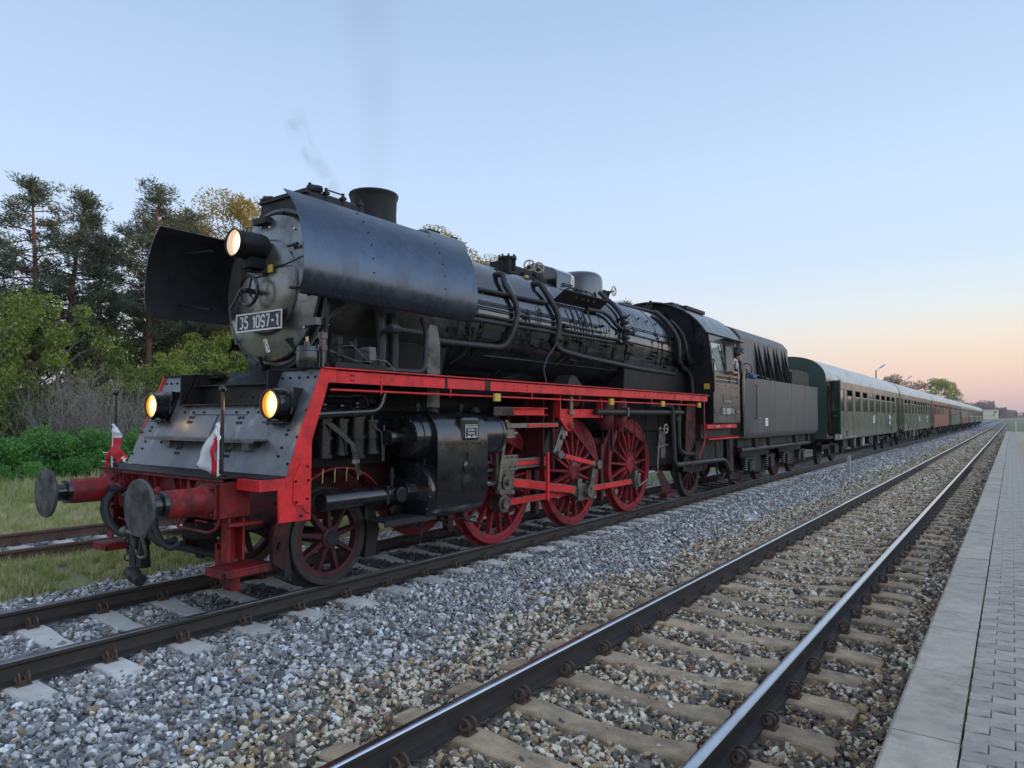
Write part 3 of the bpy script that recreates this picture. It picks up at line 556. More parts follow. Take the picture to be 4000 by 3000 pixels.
def half_mesh():
    me = pm.copy()
    for v in me.vertices: v.co.x = (v.co.x+.1)*.5-.05
    return me
ph = half_mesh()
cnt = 0; rest = {'paver': MB(), 'paveryel': MB()}
for r_ in range(-4, 420):
    y = 2.6+.116*r_
    for c in range(-1, 8):
        x = PX+.302+.1+.2*c+(.1 if r_ % 2 else 0); half = c == -1
        if half and not r_ % 2: continue
        if half: x = PX+.302+.05
        yel = x > 7.06
        if y < 9 and cnt < 290 and 2.4 < y and x < 7.35 and x-6.788 < (y-.3)*.06+.12:
            link('paver', ph if half else py_ if yel else pm, (x, y, PZ+random.uniform(-.0015,.0015)), plat); cnt += 1
        else:
            g = rest['paveryel' if yel else 'paver']; po = [(a*(.5 if half else 1)+x, b+y) for a, b in paver_poly(.2,.116)]; n = len(po); z = PZ+random.uniform(-.0015,.0015)
            if y > 14: po = [po[0],po[8],po[9],po[17]]; n = 4
            g.add([(a,b,z-.02) for a, b in po]+[(a,b,z) for a, b in po], [(i,(i+1)%n,n+(i+1)%n,n+i) for i in range(n)]+[tuple(range(n,2*n))])
for k, g in rest.items(): tag(build(g, 'pavers', k, plat, smooth=0, recalc=False), kind='stuff')
mb = MB(); mb.box(PX+.3, 13, 50, 89.3, PZ-.09, PZ-.002); tag(build(mb, 'paving', 'paver', plat, smooth=0), kind='stuff')
mb = MB(); mb.box(7.06, 7.5, 50, 89.3, PZ-.05, PZ+.002); tag(build(mb, 'tactile_strip', 'paveryel', plat, smooth=0), kind='stuff')
mb = MB(); mb.prism([(-.05,-.05),(.05,-.05),(.05,.05),(-.05,.05)], 'Z', -.5, .535); mb.add([(-.05,-.05,.535),(.05,-.05,.535),(.05,.05,.535),(-.05,.05,.535),(0,0,.555)], [(0,1,4),(1,2,4),(2,3,4),(3,0,4)])
mb.v = [(x+2.43,y+24.95,z) for x, y, z in mb.v]; tag(build(mb, 'marker_post', 'concrete', None, smooth=0, bevel=.006), 'short pale concrete marker post standing in the ballast between the tracks', 'post')
# ------------------------------------------------------------------ steam locomotive
loco = thing('steam_locomotive', (0, 3.5, 0), 'black and red steam locomotive with lit headlamps standing at the head of the train', 'locomotive')
BZ, BR = 3.22, .93
def bp(y, th, r=0.): R = BR+r; return Vector((R*math.sin(rad(th)), y, BZ+R*math.cos(rad(th))))
def bpath(seq, r=.06): # smooth path over the boiler barrel given (y, angle from the top, offset)
    o = []
    for (y0,t0,*e0), (y1,t1,*e1) in zip(seq, seq[1:]):
        a, b = (e0 or [r])[0], (e1 or [r])[0]; n = max(2, int(abs(t1-t0)/6)+1)
        for k in range(n): q = k/n; o.append(bp(y0+(y1-y0)*q, t0+(t1-t0)*q, a+(b-a)*q))
    y, t, *e = seq[-1]; o.append(bp(y, t, (e or [r])[0])); return o
LO = lambda mb, name, m, smooth=35, bevel=0., parent=None: build(mb, name, m, parent or loco, smooth, bevel)

# frame
mb = MB()
for s in (-1,1): mb.box(s*.55-.03, s*.55+.03, 4.15, 16.6, .66, 1.40)
for y in (4.2,6.2,7.0,9.0,11.1,13.2,16.4): mb.box(-.52,.52,y-.06,y+.06,.72,1.36)
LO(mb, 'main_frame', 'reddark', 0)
mb = MB(); mb.box(-.7,.7,12.4,14.6,.75,2.6); mb.prism([(-.8,1.5),(.8,1.5),(.86,2.3),(.9,3.2),(-.9,3.2),(-.86,2.3)], 'Y', 11.9, 14.93); LO(mb, 'firebox', 'matte', 30, .03)
mb = MB(); mb.prism([(-.62,1.35),(.62,1.35),(.62,1.9),(.8,2.7),(-.8,2.7),(-.62,1.9)], 'Y', 5.0, 6.9); LO(mb, 'smokebox_saddle', 'matte', 30, .02)
mb = MB(); mb.prism([(4.45,1.4),(5.0,1.4),(5.0,2.3),(4.75,2.3),(4.45,2.1)], 'X', -.7, .7); LO(mb, 'saddle_front_plate', 'matte', 0, .01)

mb = MB(); mb.cyl((-.35,6.95,1.95),(-.35,8.75,1.95),.26,n=24); mb.cyl((.3,6.95,1.98),(.3,8.75,1.98),.24,n=24); mb.box(-.6,.6,6.9,9.0,1.4,1.72); LO(mb, 'gap_blocker', 'matte', 30)  # black cylinders and box added to block the bright gap under the boiler
# buffer beam and buffers
mb = MB(); mb.box(-.78,.78,3.60,3.68,.99,1.205); mb.box(-1.107,1.107,3.515,3.56,1.206,1.233)
for s in (-1,1): mb.box(min(s*.72,s*1.107),max(s*.72,s*1.107),3.53,3.83,.885,1.205)
mb.box(-.72,.72,3.56,3.6,.985,1.03)
bb = LO(mb, 'buffer_beam', 'redgrime', 0, .008)
for x in (-.62,-.5,-.18,-.06,.3,.42,.58):
    g = MB(); g.prism([(3.6,1.2),(3.535,1.2),(3.56,1.1),(3.6,1.03)], 'X', x-.008, x+.008); LO(g, 'gusset', 'redgrime', 0, 0, bb)
mb = MB(); mb.box(-1.12,1.12,3.5,3.985,1.235,1.252); mb.box(-1.45,1.45,3.7,3.985,1.2355,1.2505); LO(mb, 'front_deck', 'matte', 0, .003)
mb = MB(); mb.bolts([(s*(.909+a), 3.5, 1.035+b) for s in (-1,1) for a in (-.12,.12) for b in (-.12,0,.12)], (0,-1,0), .02, .025)
LO(mb, 'beam_bolts', 'reddark', 0)
for s in (-1,1):
    x = s*.909; b = LO(MB().box(x-.155,x+.155,3.5,3.53,.88,1.19), 'buffer', 'redgrime', 0, .006)
    LO(MB().lathe([(.0,-.6),(.12,-.6),(.235,-.596),(.238,-.58),(.232,-.565),(.11,-.55),(.0,-.55)], (x,3.51,1.035), 'Y', 40), 'buffer_head', 'bufferface', 40, 0, b)
    LO(MB().lathe([(.088,-.555),(.088,-.42),(.115,-.42),(.118,-.385),(.10,-.38)], (x,3.51,1.035), 'Y', 28), 'buffer_plunger', 'black', 30, 0, b)
    LO(MB().lathe([(.09,-.386),(.116,-.383),(.122,-.36),(.126,-.06),(.15,-.03),(.155,-.012),(.02,-.012)], (x,3.51,1.035), 'Y', 32), 'buffer_casing', 'redgrime', 35, 0, b)
LO(MB().box(-.3,.12,3.53,3.6,.9,1.08).box(-.72,.72,3.62,3.66,.86,.985).box(-.75,-.68,3.55,3.66,.86,1.2).box(.5,.56,3.56,3.66,.9,1.2), 'drawgear_box', 'redgrime', 0, .006)
# hook, coupling and hoses
mb = MB(); mb.tube([(-.1,3.6,1.02),(-.1,3.42,1.02),(-.1,3.34,1.07),(-.1,3.28,1.03),(-.1,3.30,.96),(-.1,3.37,.96)], [.035,.04,.035,.03,.025,.015], 8); LO(mb, 'coupling_hook', 'dark')
mb = MB(); mb.tube(fillet([(-.16,3.4,.98),(-.18,3.38,.72),(-.1,3.37,.68),(-.02,3.38,.72),(-.04,3.4,.98)], .05), .018, 7); mb.cyl((-.3,3.4,.665),(.14,3.4,.665),.026,n=10); mb.ball((-.32,3.4,.665),.05,10,8); mb.tube(fillet([(-.2,3.4,.66),(-.18,3.45,.45),(-.08,3.45,.42),(.02,3.45,.45),(.02,3.4,.66)],.06), .017, 7); LO(mb, 'screw_coupling', 'steel')
def hose(x, y0, z0, dx, dz, r, name='brake_hose'):
    h = MB(); h.tube(fillet([(x,3.58,z0),(x,y0+.04,z0),(x+dx*.1,y0-.08,z0-.14),(x+dx*.35,y0-.06,z0-dz*.75),(x+dx*.6,y0,z0-dz),(x+dx,y0+.06,z0-dz*.85)], .14, 7), r, 10); h.cyl((x,y0+.08,z0),(x,y0-.02,z0),r*1.35,n=10); return LO(h, name, 'rubber')
hose(-.78,3.45,1.03,.34,.42,.032); hose(-.66,3.42,1.05,.36,.44,.034); hose(.06,3.46,.98,.34,.40,.034); hose(.2,3.47,.97,.30,.42,.03)
for x, y in ((-.78,3.52),(-.66,3.5),(.06,3.53)): LO(MB().ball((x,y,1.07),.045,10,8).box(x-.05,x+.05,y-.01,y+.03,1.06,1.09), 'air_cock', 'redgrime')
mb = MB(); mb.tube([(-.2,3.5,.95),(-.2,3.46,.7),(-.21,3.44,.45),(-.2,3.45,.25)], .042, 10); mb.tube([(-.12,3.5,.9),(-.12,3.47,.6),(-.14,3.46,.33)], .028, 8); mb.cyl((-.32,3.46,.26),(-.1,3.46,.2),.06,n=12); mb.ball((-.2,3.45,.24),.07,12,8)
for z in (.62,.45,.33): mb.torus((-.2,3.45,z), 'Z', .042, .012, 14, 6)
LO(mb, 'steam_heating_hose', 'rubber')
mb = MB()
for k, z in enumerate((.56,.48,.40)): mb.torus((-.34,3.45,z), 'Y' if k % 2 else 'X', .034, .008, 14, 6)
LO(mb, 'safety_chain', 'dark')
mb = MB(); mb.tube(fillet([(.48,3.56,.9),(.44,3.5,.77),(.98,3.5,.76),(1.06,3.53,.8),(1.07,3.55,.9)], .05), .013, 7); mb.tube(fillet([(.62,3.6,.77),(.62,3.58,.83),(.84,3.58,.83)],.02), .009, 6); mb.tube([(-.75,3.55,.74),(-.3,3.55,.70)], .011, 6); LO(mb, 'shunter_grab_rail', 'redgrime')
for s in (-1,1):
    x0, x1 = sorted((s*1.0, s*1.13)); st = LO(MB().prism([(3.6,.52),(3.6,.885),(3.77,.885),(3.77,.52)], 'X', x0, x0+.02).box(x0,x1,3.6,3.62,.5,.885).box(x0,x1,3.74,3.765,.5,.885), 'step_pillar', 'redgrime', 0, .004)
    a, b = sorted((s*.95, s*1.2)); LO(MB().box(a,b,3.56,3.9,.815,.845), 'step_plate', 'redgrime', 0, .006, st)
    LO(MB().box(a-.02,b+.04,3.5,3.97,.43,.452).box(a-.02,b+.04,3.5,3.52,.38,.43).box(b+.02,b+.04,3.5,3.97,.38,.43), 'step_plate', 'redgrime', 0, .006, st)
    c = s*.82; LO(MB().prism([(3.7,.62),(3.7,.38),(3.8,.17),(3.9,.17),(3.88,.38),(3.84,.62)], 'X', c-.06, c+.06).prism([(3.7,.62),(3.7,.56),(3.95,.7),(3.95,.8)], 'X', c-.03, c+.03), 'rail_guard', 'redgrime' if s > 0 else 'dark', 0, .006)

# sloping front apron with lamps and steps
def ap(x, z, d=0.): return (x, 3.945+(z-1.25)*.425+d*.92, z-d*.39)
mb = MB(); F = [ap(-1.45,1.252),ap(1.45,1.252),ap(1.42,2.25),ap(.79,2.25),ap(.79,1.91),ap(-.79,1.91),ap(-.79,2.25),ap(-1.42,2.25)]; K = [ap(x, z, .012) for x, _, z in F]; n = len(F)
mb.add(F+K, [(0,1,4,5),(1,2,3,4),(0,5,6,7),(8,13,12,9),(9,12,11,10),(8,15,14,13)]+[(k,(k+1)%n,n+(k+1)%n,n+k) for k in range(n)])
apr = LO(mb, 'front_apron', 'apron', 0)
mb = MB(); nr = (0,-.92,.39)
P_ = [ap(s*x, 2.17) for s in (-1,1) for x in (.86,.98,1.12,1.25,1.36)]+[ap(s*(1.42-.0), z) for s in (-1,1) for z in (1.36,1.6,1.85,2.05)]+[ap(s*1.25,z) for s in (-1,1) for z in (1.42,1.5,1.62,1.66)]+[ap(s*x,1.83) for s in (-1,1) for x in (.3,.5,.68)]+[ap(s*.9,z) for s in (-1,1) for z in (1.72,1.5)]+[ap(s*.84,z) for s in (-1,1) for z in (1.98,2.08)]
mb.bolts(P_, nr, .016, .012); LO(mb, 'rivets', 'matte', 0, 0, apr)
for x, z in ((-.5,1.75),(.42,1.75),(-.5,1.42),(.42,1.42)):
    mb = MB()
    for dx in (-.03,.03):
        for dz in (-.025,.025): q = ap(x+dx, z+dz); mb.obox(q, (.035,.014,.03), Euler((rad(-23),0,0)).to_matrix())
    LO(mb, 'hinge', 'matte', 0, 0, apr)
mb = MB(); mb.add([ap(-.02,1.27,-.003),ap(.0,1.27,-.003),ap(.0,1.8,-.003),ap(-.02,1.8,-.003)],[(0,1,2,3)]); mb.add([ap(-.52,1.8,-.003),ap(.5,1.8,-.003),ap(.5,1.808,-.003),ap(-.52,1.808,-.003)],[(0,1,2,3)]); LO(mb, 'hatch_seam', 'matte', 0, 0, apr)
mb = MB(); mb.box(-1.0,1.0,3.905,4.1,1.553,1.57); mb.box(-1.0,1.0,3.905,3.92,1.535,1.553)
for x in (-.7,.75): mb.box(x-.06,x+.06,4.0,4.09,1.46,1.553)
LO(mb, 'front_step', 'apron', 0, .003, apr)
LO(MB().box(-.785,.785,4.17,4.44,1.905,1.92), 'front_step', 'matte', 0, .003, apr); LO(MB().box(-.76,.76,4.36,4.75,2.12,2.135), 'front_step', 'matte', 0, .003, apr)
mb = MB(); mb.box(-.78,.78,4.44,4.455,1.92,2.119); mb.bolts([(x,4.44,2.0) for x in (-.55,-.35,0,.2,.45)], (0,-1,0), .014, .01); LO(mb, 'riser_plate', 'matte', 0, 0, apr)
for s in (-1,1):
    mb = MB(); mb.box(min(s*.79,s*.81),max(s*.79,s*.81),4.2,4.75,1.92,2.25); LO(mb, 'side_cheek', 'matte', 0, 0, apr)
    mb = MB(); a, b = sorted((s*.78, s*1.46)); mb.box(a,b,4.345,5.2,2.252,2.266); LO(mb, 'lid_plate', 'matte', 0, .003, apr)
    c = (s*1.09, 4.03, 1.905)
    h = LO(MB().lathe([(.128,.02),(.14,.02),(.147,0),(.147,-.012),(.14,-.02),(.13,-.02)], c, 'Y', 36).lathe([(.14,.02),(.14,.13),(.165,.135),(.165,.16),(.15,.165),(.02,.165)], c, 'Y', 36), 'headlamp', 'black', 30)
    LO(MB().lathe([(.0,-.012),(.06,-.009),(.1,-.004),(.13,.005)], c, 'Y', 36), 'lens', 'lens', 60, 0, h)
    pl_ = bpy.data.lights.new('headlamp_bulb','POINT'); pl_.energy = .9; pl_.color = (1,.62,.25); pl_.shadow_soft_size = .06; po_ = bpy.data.objects.new('headlamp_bulb', pl_); COL.objects.link(po_); po_.parent = h; po_.location = tuple(np.array((c[0],3.93,c[2]))-np.array(WL[h.name]))
    mb = MB(); mb.prism([(4.15,1.745),(4.17,2.07),(4.33,2.06),(4.12,1.745)], 'X', c[0]-.155, c[0]+.155); mb.box(c[0]-.16,c[0]+.16,4.05,4.2,1.725,1.742); LO(mb, 'lamp_housing', 'black', 0, .03, h)
    mb = MB(); mb.cyl((s*1.0,3.6,1.252),(s*1.0,3.6,2.02),.019,.014,10); mb.ball((s*1.0,3.6,2.04),.034,12,10); mb.cyl((s*1.0,3.6,1.252),(s*1.0,3.6,1.27),.04,n=12); LO(mb, 'marker_rod', 'black')
# red side strip, cover and skirts
for s in (1,-1):
    a, b = sorted((s*1.425, s*1.452))
    poly = [(3.95,1.24),(4.345,2.25),(4.52,2.25),(4.52,2.118),(4.425,2.118),(4.236,1.555),(4.236,.83),(3.89,.838),(3.87,1.14),(3.94,1.14)]
    sp_ = LO(MB().prism(poly, 'X', a, b), 'side_apron', 'red', 0, .004)
    c, d = sorted((s*1.4525, s*1.464)); LO(MB().prism([(4.06,.98),(4.03,1.02),(4.03,1.22),(4.1,1.36),(4.2,1.36),(4.2,1.02),(4.17,.98)], 'X', c, d), 'access_cover', 'red', 0, .003, sp_)
    LO(MB().bolts([(s*1.462,y,z) for y, z in ((4.05,1.2),(4.06,1.01),(4.18,1.03),(4.19,1.2),(4.18,1.33),(4.12,.88))], (s,0,0), .014, .016), 'bolt', 'matte', 0, 0, sp_)
    LO(MB().torus((s*1.452,4.22,.97), 'X', .07, .014, 20, 6, PI, 2*PI), 'opening_rim', 'red', 30, 0, sp_)
    e, f_ = sorted((s*1.108, s*1.45)); LO(MB().box(e,f_,3.68,3.95,1.13,1.234), 'beam_extension', 'red', 0, .006)
    # running board
    g, h_ = sorted((s*.6, s*1.435)); rb_ = LO(MB().box(g,h_,4.52,14.9,2.225,2.25), 'running_board', 'matte', 0)
    g, h_ = sorted((s*1.436, s*1.452)); g2, h2 = sorted((s*1.4, s*1.485))
    LO(MB().box(g,h_,4.522,14.7,2.118,2.236).box(g2,h2,4.35,14.7,2.2515,2.264), 'valance', 'red', 0, .002, rb_)
    LO(MB().box(min(s*1.4525,s*1.456),max(s*1.4525,s*1.456),6.87,6.98,2.118,2.2355).box(min(s*1.4525,s*1.456),max(s*1.4525,s*1.456),6.115,6.16,2.118,2.2355), 'joint_cover', 'reddark', 0, 0, rb_)
    mb = MB(); mb.tube([(s*1.455,4.44,2.05),(s*1.455,14.1,2.03)], .0115, 8)
    for y in (5.1,6.2,7.9,9.2,11.8,13.2): mb.tube([(s*1.44,y,2.14),(s*1.47,y,2.1),(s*1.46,y,2.02)], .009, 6)
    LO(mb, 'conduit_rod', 'red', 35, 0, rb_)
    LO(MB().bolts([(s*1.4525,y,z) for y in (4.7,4.73,5.1,7.5,7.8,8.15,9.1,11.3,12.9) for z in (2.15,2.2)], (s,0,0), .011, .008), 'bolts', 'reddark', 0, 0, rb_)
    if s > 0:
        for y in (7.08,10.2,12.26,14.12): LO(MB().box(1.462,1.5,y-.06,y+.06,1.985,2.085).bolts([(1.5,y-.03,2.06),(1.5,y+.03,2.01)], (1,0,0), .008, .006), 'junction_box', 'yellow', 0, .006, rb_)

# smokebox, door, number plate
sm = LO(MB().lathe([(.0,4.86),(.86,4.86),(.90,4.83),(.935,4.84),(.94,4.87),(.94,6.98),(.93,7.0)], (0,0,BZ), 'Y', 64), 'smokebox', 'smokebox', 30)
LO(MB().bolts([(.885*math.sin(rad(t)),4.835,BZ+.885*math.cos(rad(t))) for t in range(8,360,16)], (0,-1,0), .014, .012), 'ring_bolts', 'matte', 0, 0, sm)
mb = MB(); mb.bolts([(.945*math.sin(rad(t)),y,BZ+.945*math.cos(rad(t))) for t in range(30,130,7) for y in (5.0,6.9)], (1,0,0), .012, .008); LO(mb, 'rivets', 'matte', 0, 0, sm)
prof = [(.835,4.83),(.83,4.79),(.80,4.775),(.575,4.762),(.545,4.752)]+[(.545*math.cos(a), 4.752-.13*math.sin(a)) for a in np.linspace(.18, PI/2, 10)]
door = LO(MB().lathe(prof, (0,0,BZ+.02), 'Y', 64), 'smokebox_door', 'doorgrey', 40)
LO(MB().bolts([(x,4.77,z) for x, z in ((-.17,3.96),(.0,3.93),(.44,3.85),(-.3,3.3),(.04,3.3),(.04,3.12),(.64,2.75))], (0,-1,0), .018, .02), 'door_stud', 'bright', 0, 0, door)
mb = MB(); mb.cyl((0,4.64,3.167),(0,4.44,3.167),.03,n=12); mb.torus((0,4.5,3.167), 'Y', .165, .0185, 30, 8)
for t in (20,140,260): mb.cyl((0,4.5,3.167),(.16*math.sin(rad(t)),4.5,3.167+.16*math.cos(rad(t))),.0135,n=7)
LO(mb, 'door_handwheel', 'black', 35, 0, door)
mb = MB(); mb.tube([(0,4.45,3.167),(-.02,4.43,3.18),(-.08,4.42,3.1),(-.17,4.40,2.97)], [.02,.02,.017,.02], 8); LO(mb, 'locking_handle', 'black', 35, 0, door)
mb = MB(); mb.tube(fillet([(.08,4.76,3.18),(.08,4.69,3.18),(.62,4.70,3.18),(.62,4.78,3.18)], .03), .0145, 8); mb.tube([(.46,4.77,3.66),(.40,4.72,3.655),(.55,4.72,3.66)], .02, 8); LO(mb, 'grab_rail', 'black', 35, 0, door)
for a, (x, z) in ((0,(-.12,2.36)),(1,(-.72,2.62)),(2,(.43,2.55))):
    mb = MB(); u = Vector((x,0,z-BZ)).normalized(); q = Vector((x,4.78,z)); mb.tube([q+u*.1,q,q-u*.06+Vector((0,-.03,0)),q-u*.1+Vector((0,-.05,0))],[.018,.022,.02,.026],8); mb.box(q.x-.03,q.x+.03,4.79,4.86,q.z-.05,q.z+.02); LO(mb, 'door_clamp', 'matte', 35, 0, door)
pl = LO(MB().box(-.425,.425,4.632,4.642,2.74,2.95), 'number_plate', 'platebk', 0, .003)
mb = MB(); o_, i_ = [(-.425,2.74),(.425,2.74),(.425,2.95),(-.425,2.95)], [(-.405,2.758),(.405,2.758),(.405,2.932),(-.405,2.932)]
mb.v = [(x,4.628,z) for x, z in o_+i_]+[(x,4.633,z) for x, z in o_+i_]; mb.f = [(k,(k+1)%4,4+(k+1)%4,4+k) for k in range(4)]+[(4+k,4+(k+1)%4,12+(k+1)%4,12+k) for k in range(4)]+[(k,(k+1)%4,8+(k+1)%4,8+k) for k in range(4)]
LO(mb, 'plate_border', 'white', 0, 0, pl); stroke_text('35 1097-1', .14, .0112, (0,4.631,2.845), '-Y', 'white', pl, .21)
LO(MB().bolts([(sx*.33,4.632,2.845+sz*.078) for sx in (-1,1) for sz in (-1,1)], (0,-1,0), .013, .012), 'plate_bolt', 'matte', 0, 0, pl)
LO(MB().box(-.03,.03,4.64,4.78,2.78,2.86).box(-.3,-.25,4.64,4.8,2.78,2.84).box(.25,.3,4.64,4.8,2.78,2.84), 'plate_bracket', 'matte', 0, 0, pl)
mb = MB(); mb.add([(-.10,4.762,2.66),(-.028,4.762,2.665),(.048,4.762,2.512),(-.022,4.762,2.507)],[(0,1,2,3)]); sg = LO(mb, 'warning_sign', 'white', 0)
mb = MB(); mb.add([(-.075,4.759,2.645),(-.066,4.759,2.645),(-.045,4.759,2.59),(-.052,4.759,2.586)],[(0,1,2,3)]); mb.add([(-.052,4.759,2.586),(-.02,4.759,2.606),(-.022,4.759,2.598),(-.05,4.759,2.578)],[(0,1,2,3)]); mb.add([(-.028,4.759,2.603),(-.02,4.759,2.606),(.012,4.759,2.55),(.005,4.759,2.548)],[(0,1,2,3)]); mb.add([(-.002,4.759,2.553),(.02,4.759,2.556),(.014,4.759,2.53)],[(0,1,2)]); LO(mb, 'lightning_mark', 'redsign', 0, 0, sg)
# top lamp with bracket and cable
c = (0,4.315,3.664); h = LO(MB().lathe([(.14,.01),(.15,.01),(.156,-.005),(.15,-.02),(.14,-.02)], c, 'Y', 36).lathe([(.148,.01),(.14,.04),(.152,.07),(.158,.3),(.15,.35),(.1,.365),(.0,.365)], c, 'Y', 36).box(-.1,.1,4.45,4.66,3.42,3.53).box(-.13,.02,4.5,4.78,3.40,3.42), 'headlamp', 'matte', 35)
LO(MB().lathe([(0,-.014),(.06,-.01),(.11,-.004),(.143,.003)], c, 'Y', 36), 'lens', 'lenstop', 60, 0, h)
mb = MB(); mb.tube(fillet([(.0,4.45,3.52),(-.02,4.4,3.44),(.0,4.5,3.3),(.12,4.6,3.33),(.2,4.63,3.38)],.08),.009,6); mb.tube([(.26,4.63,3.42),(.45,4.66,3.44),(.66,4.7,3.5),(.85,4.75,3.58)],.009,6); mb.tube([(-.07,4.5,3.8),(-.05,4.5,3.87),(.02,4.5,3.87),(.04,4.5,3.8)],.006,6); LO(mb, 'lamp_cable', 'rubber', 35, 0, h)
LO(MB().box(.19,.265,4.6,4.63,3.36,3.45), 'cable_box', 'yellow', 0, .008, h); mb = MB(); mb.cyl((.1,4.62,3.35),(.19,4.62,3.385),.022,n=8); LO(mb, 'cable_plug', 'black', 35, 0, h)
# feed water heater saddle on the smokebox
sec = [(-.9,3.5),(-.86,3.72),(-.72,3.95),(-.52,4.1),(-.44,4.2),(-.42,4.33),(-.38,4.365),(.38,4.365),(.42,4.33),(.44,4.2),(.52,4.1),(.72,3.95),(.86,3.72),(.9,3.5),(.6,3.9),(.3,4.06),(0,4.1),(-.3,4.06),(-.6,3.9)]
hw = LO(MB().prism(sec, 'Y', 4.93, 5.78), 'feedwater_heater', 'matte', 30, .012)
mb = MB()
for y in (4.97,5.2,5.45,5.72):
    for s in (-1,1): mb.cyl((s*.42,y,4.22),(s*.42,y,4.42),.018,n=8); mb.box(s*.42-.03,s*.42+.03,y-.03,y+.03,4.345,4.375)
mb.box(-.44,.44,4.9,4.95,4.3,4.33); mb.tube([(-.44,4.96,4.35),(-.36,4.96,4.37),(-.26,4.96,4.35)],.04,8); mb.tube(fillet([(.38,5.25,4.36),(.38,5.25,4.42),(.38,5.5,4.42),(.38,5.5,4.36)],.02),.01,6); mb.box(-.25,.0,4.7,4.95,3.98,4.05); mb.tube([(.4,4.98,4.37),(.38,5.15,4.4)],.045,8); LO(mb, 'heater_lugs', 'matte', 30, 0, hw)
chm = LO(MB().lathe([(.5,-.13),(.40,-.06),(.325,.02),(.305,.1),(.297,.3),(.302,.48),(.318,.53),(.325,.555),(.318,.575),(.29,.57),(.27,.5),(.26,.1)], (0,6.33,4.14), 'Z', 48), 'chimney', 'matte', 30)
# smoke deflectors
dsec = [(1.375,2.955),(1.425,3.02),(1.455,3.10),(1.468,3.2),(1.466,3.35),(1.445,3.5),(1.405,3.64),(1.34,3.78),(1.255,3.89),(1.145,3.985)]
for s in (1,-1):
    ys = np.linspace(4.1, 6.7, 14); mb = MB(); n = len(dsec); v = []
    for t_ in (0, .012):
        for j, y in enumerate(ys):
            for i, (x, z) in enumerate(dsec):
                yy = y
                if j == 0 and i == n-1: yy = y+.0
                if j == 0: yy = 4.1+(.03 if i == 0 else 0)
                if j == len(ys)-1: yy = 6.7-(.05 if i in (0,n-1) else 0)
                v.append((s*(x-t_*.9), yy, z-t_*.4))
    ny = len(ys); K = n*ny; f = []
    for j in range(ny-1):
        for i in range(n-1): a = j*n+i; f += [(a,a+1,a+n+1,a+n), (K+a,K+a+n,K+a+n+1,K+a+1)]
    for j in range(ny-1):
        for i in (0, n-1): a = j*n+i; f.append((a,a+n,K+a+n,K+a))
    for i in range(n-1):
        for j in (0, ny-1): a = j*n+i; f.append((a,a+1,K+a+1,K+a))
    mb.add(v, f); df = LO(mb, 'smoke_deflector', 'deflector', 50); df.data.materials.append(M['matte'])
    for p_ in df.data.polygons:
        if sum(1 for q_ in p_.vertices if q_ >= K) > 2: p_.material_index = 1
    mb = MB()
    for y in (4.98, 6.1):
        for (x, z), (x2, z2) in zip(dsec[3:], dsec[4:]): nn = Vector((s*(z2-z),0,-(x2-x)*1.0)); mb.bolts([(s*(x+x2)/2,y,(z+z2)/2)], (s*abs(z2-z),0,abs(x2-x)), .011, .007)
    LO(mb, 'rivets', 'matte', 0, 0, df)
    mb = MB()
    for y, z in ((4.5,3.15),(6.4,3.15),(4.5,3.75),(6.4,3.75)): mb.tube([(s*.9,y+.1,z-.1 if z < 3.5 else z),(s*(1.42 if z < 3.5 else 1.33),y,z)], .018, 7)
    LO(mb, 'deflector_stay', 'matte', 30, 0, df)

# boiler barrel, bands, domes and fittings
brl = LO(MB().lathe([(.925,7.0),(BR,7.02),(BR,11.85),(.95,11.9),(.955,14.9),(.94,14.96),(.1,14.96)], (0,0,BZ), 'Y', 72), 'boiler', 'boiler', 30)
for y in (7.05,8.35,9.55,10.9): LO(MB().lathe([(BR,y-.035),(BR+.007,y-.035),(BR+.007,y+.035),(BR,y+.035)], (0,0,BZ), 'Y', 64), 'boiler_band', 'boiler', 30, 0, brl)
for y in (11.9,13.3,14.6): LO(MB().lathe([(.955,y-.03),(.963,y-.03),(.963,y+.03),(.955,y+.03)], (0,0,BZ), 'Y', 64), 'boiler_band', 'boiler', 30, 0, brl)
mb = MB(); mb.prism([(-.32,4.0),(.32,4.0),(.30,4.3),(.22,4.4),(.1,4.43),(-.1,4.43),(-.22,4.4),(-.30,4.3)], 'Y', 7.1, 7.95); LO(mb, 'sand_dome', 'boiler', 30, .05); LO(MB().box(-.1,.1,7.3,7.55,4.43,4.475).box(-.14,.14,7.75,7.9,4.43,4.45), 'sand_dome_lid', 'matte', 0, .01)
mb = MB(); mb.cyl((.28,8.95,3.95),(.28,8.95,4.30),.115,n=20); mb.cyl((.28,8.95,4.30),(.28,8.95,4.335),.15,n=20); mb.cyl((.28,8.95,4.06),(.28,8.95,4.09),.15,n=20); mb.box(.0,.28,8.85,9.15,3.95,4.28)
for t in range(0,360,45): mb.cyl((.28+.13*math.sin(rad(t)),8.95+.13*math.cos(rad(t)),4.33),(.28+.13*math.sin(rad(t)),8.95+.13*math.cos(rad(t)),4.37),.018,n=6)
for t in range(0,360,45): mb.cyl((.28+.127*math.sin(rad(t)),8.95+.127*math.cos(rad(t)),4.09),(.28+.127*math.sin(rad(t)),8.95+.127*math.cos(rad(t)),4.31),.012,n=6)
LO(mb, 'steam_valve', 'matte', 30)
mb = MB(); mb.box(.05,.34,9.1,9.9,4.0,4.22); mb.ball((.36,9.35,4.05),.12,12,8); mb.ball((.38,9.75,4.05),.11,12,8); mb.cyl((.36,9.2,4.0),(.42,9.2,3.85),.06,n=10); mb.cyl((.40,9.45,4.05),(.55,9.42,3.92),.06,n=10); mb.cyl((.3,9.46,4.2),(.36,9.46,4.29),.03,n=8); mb.cyl((.3,9.74,4.2),(.36,9.74,4.30),.03,n=8)
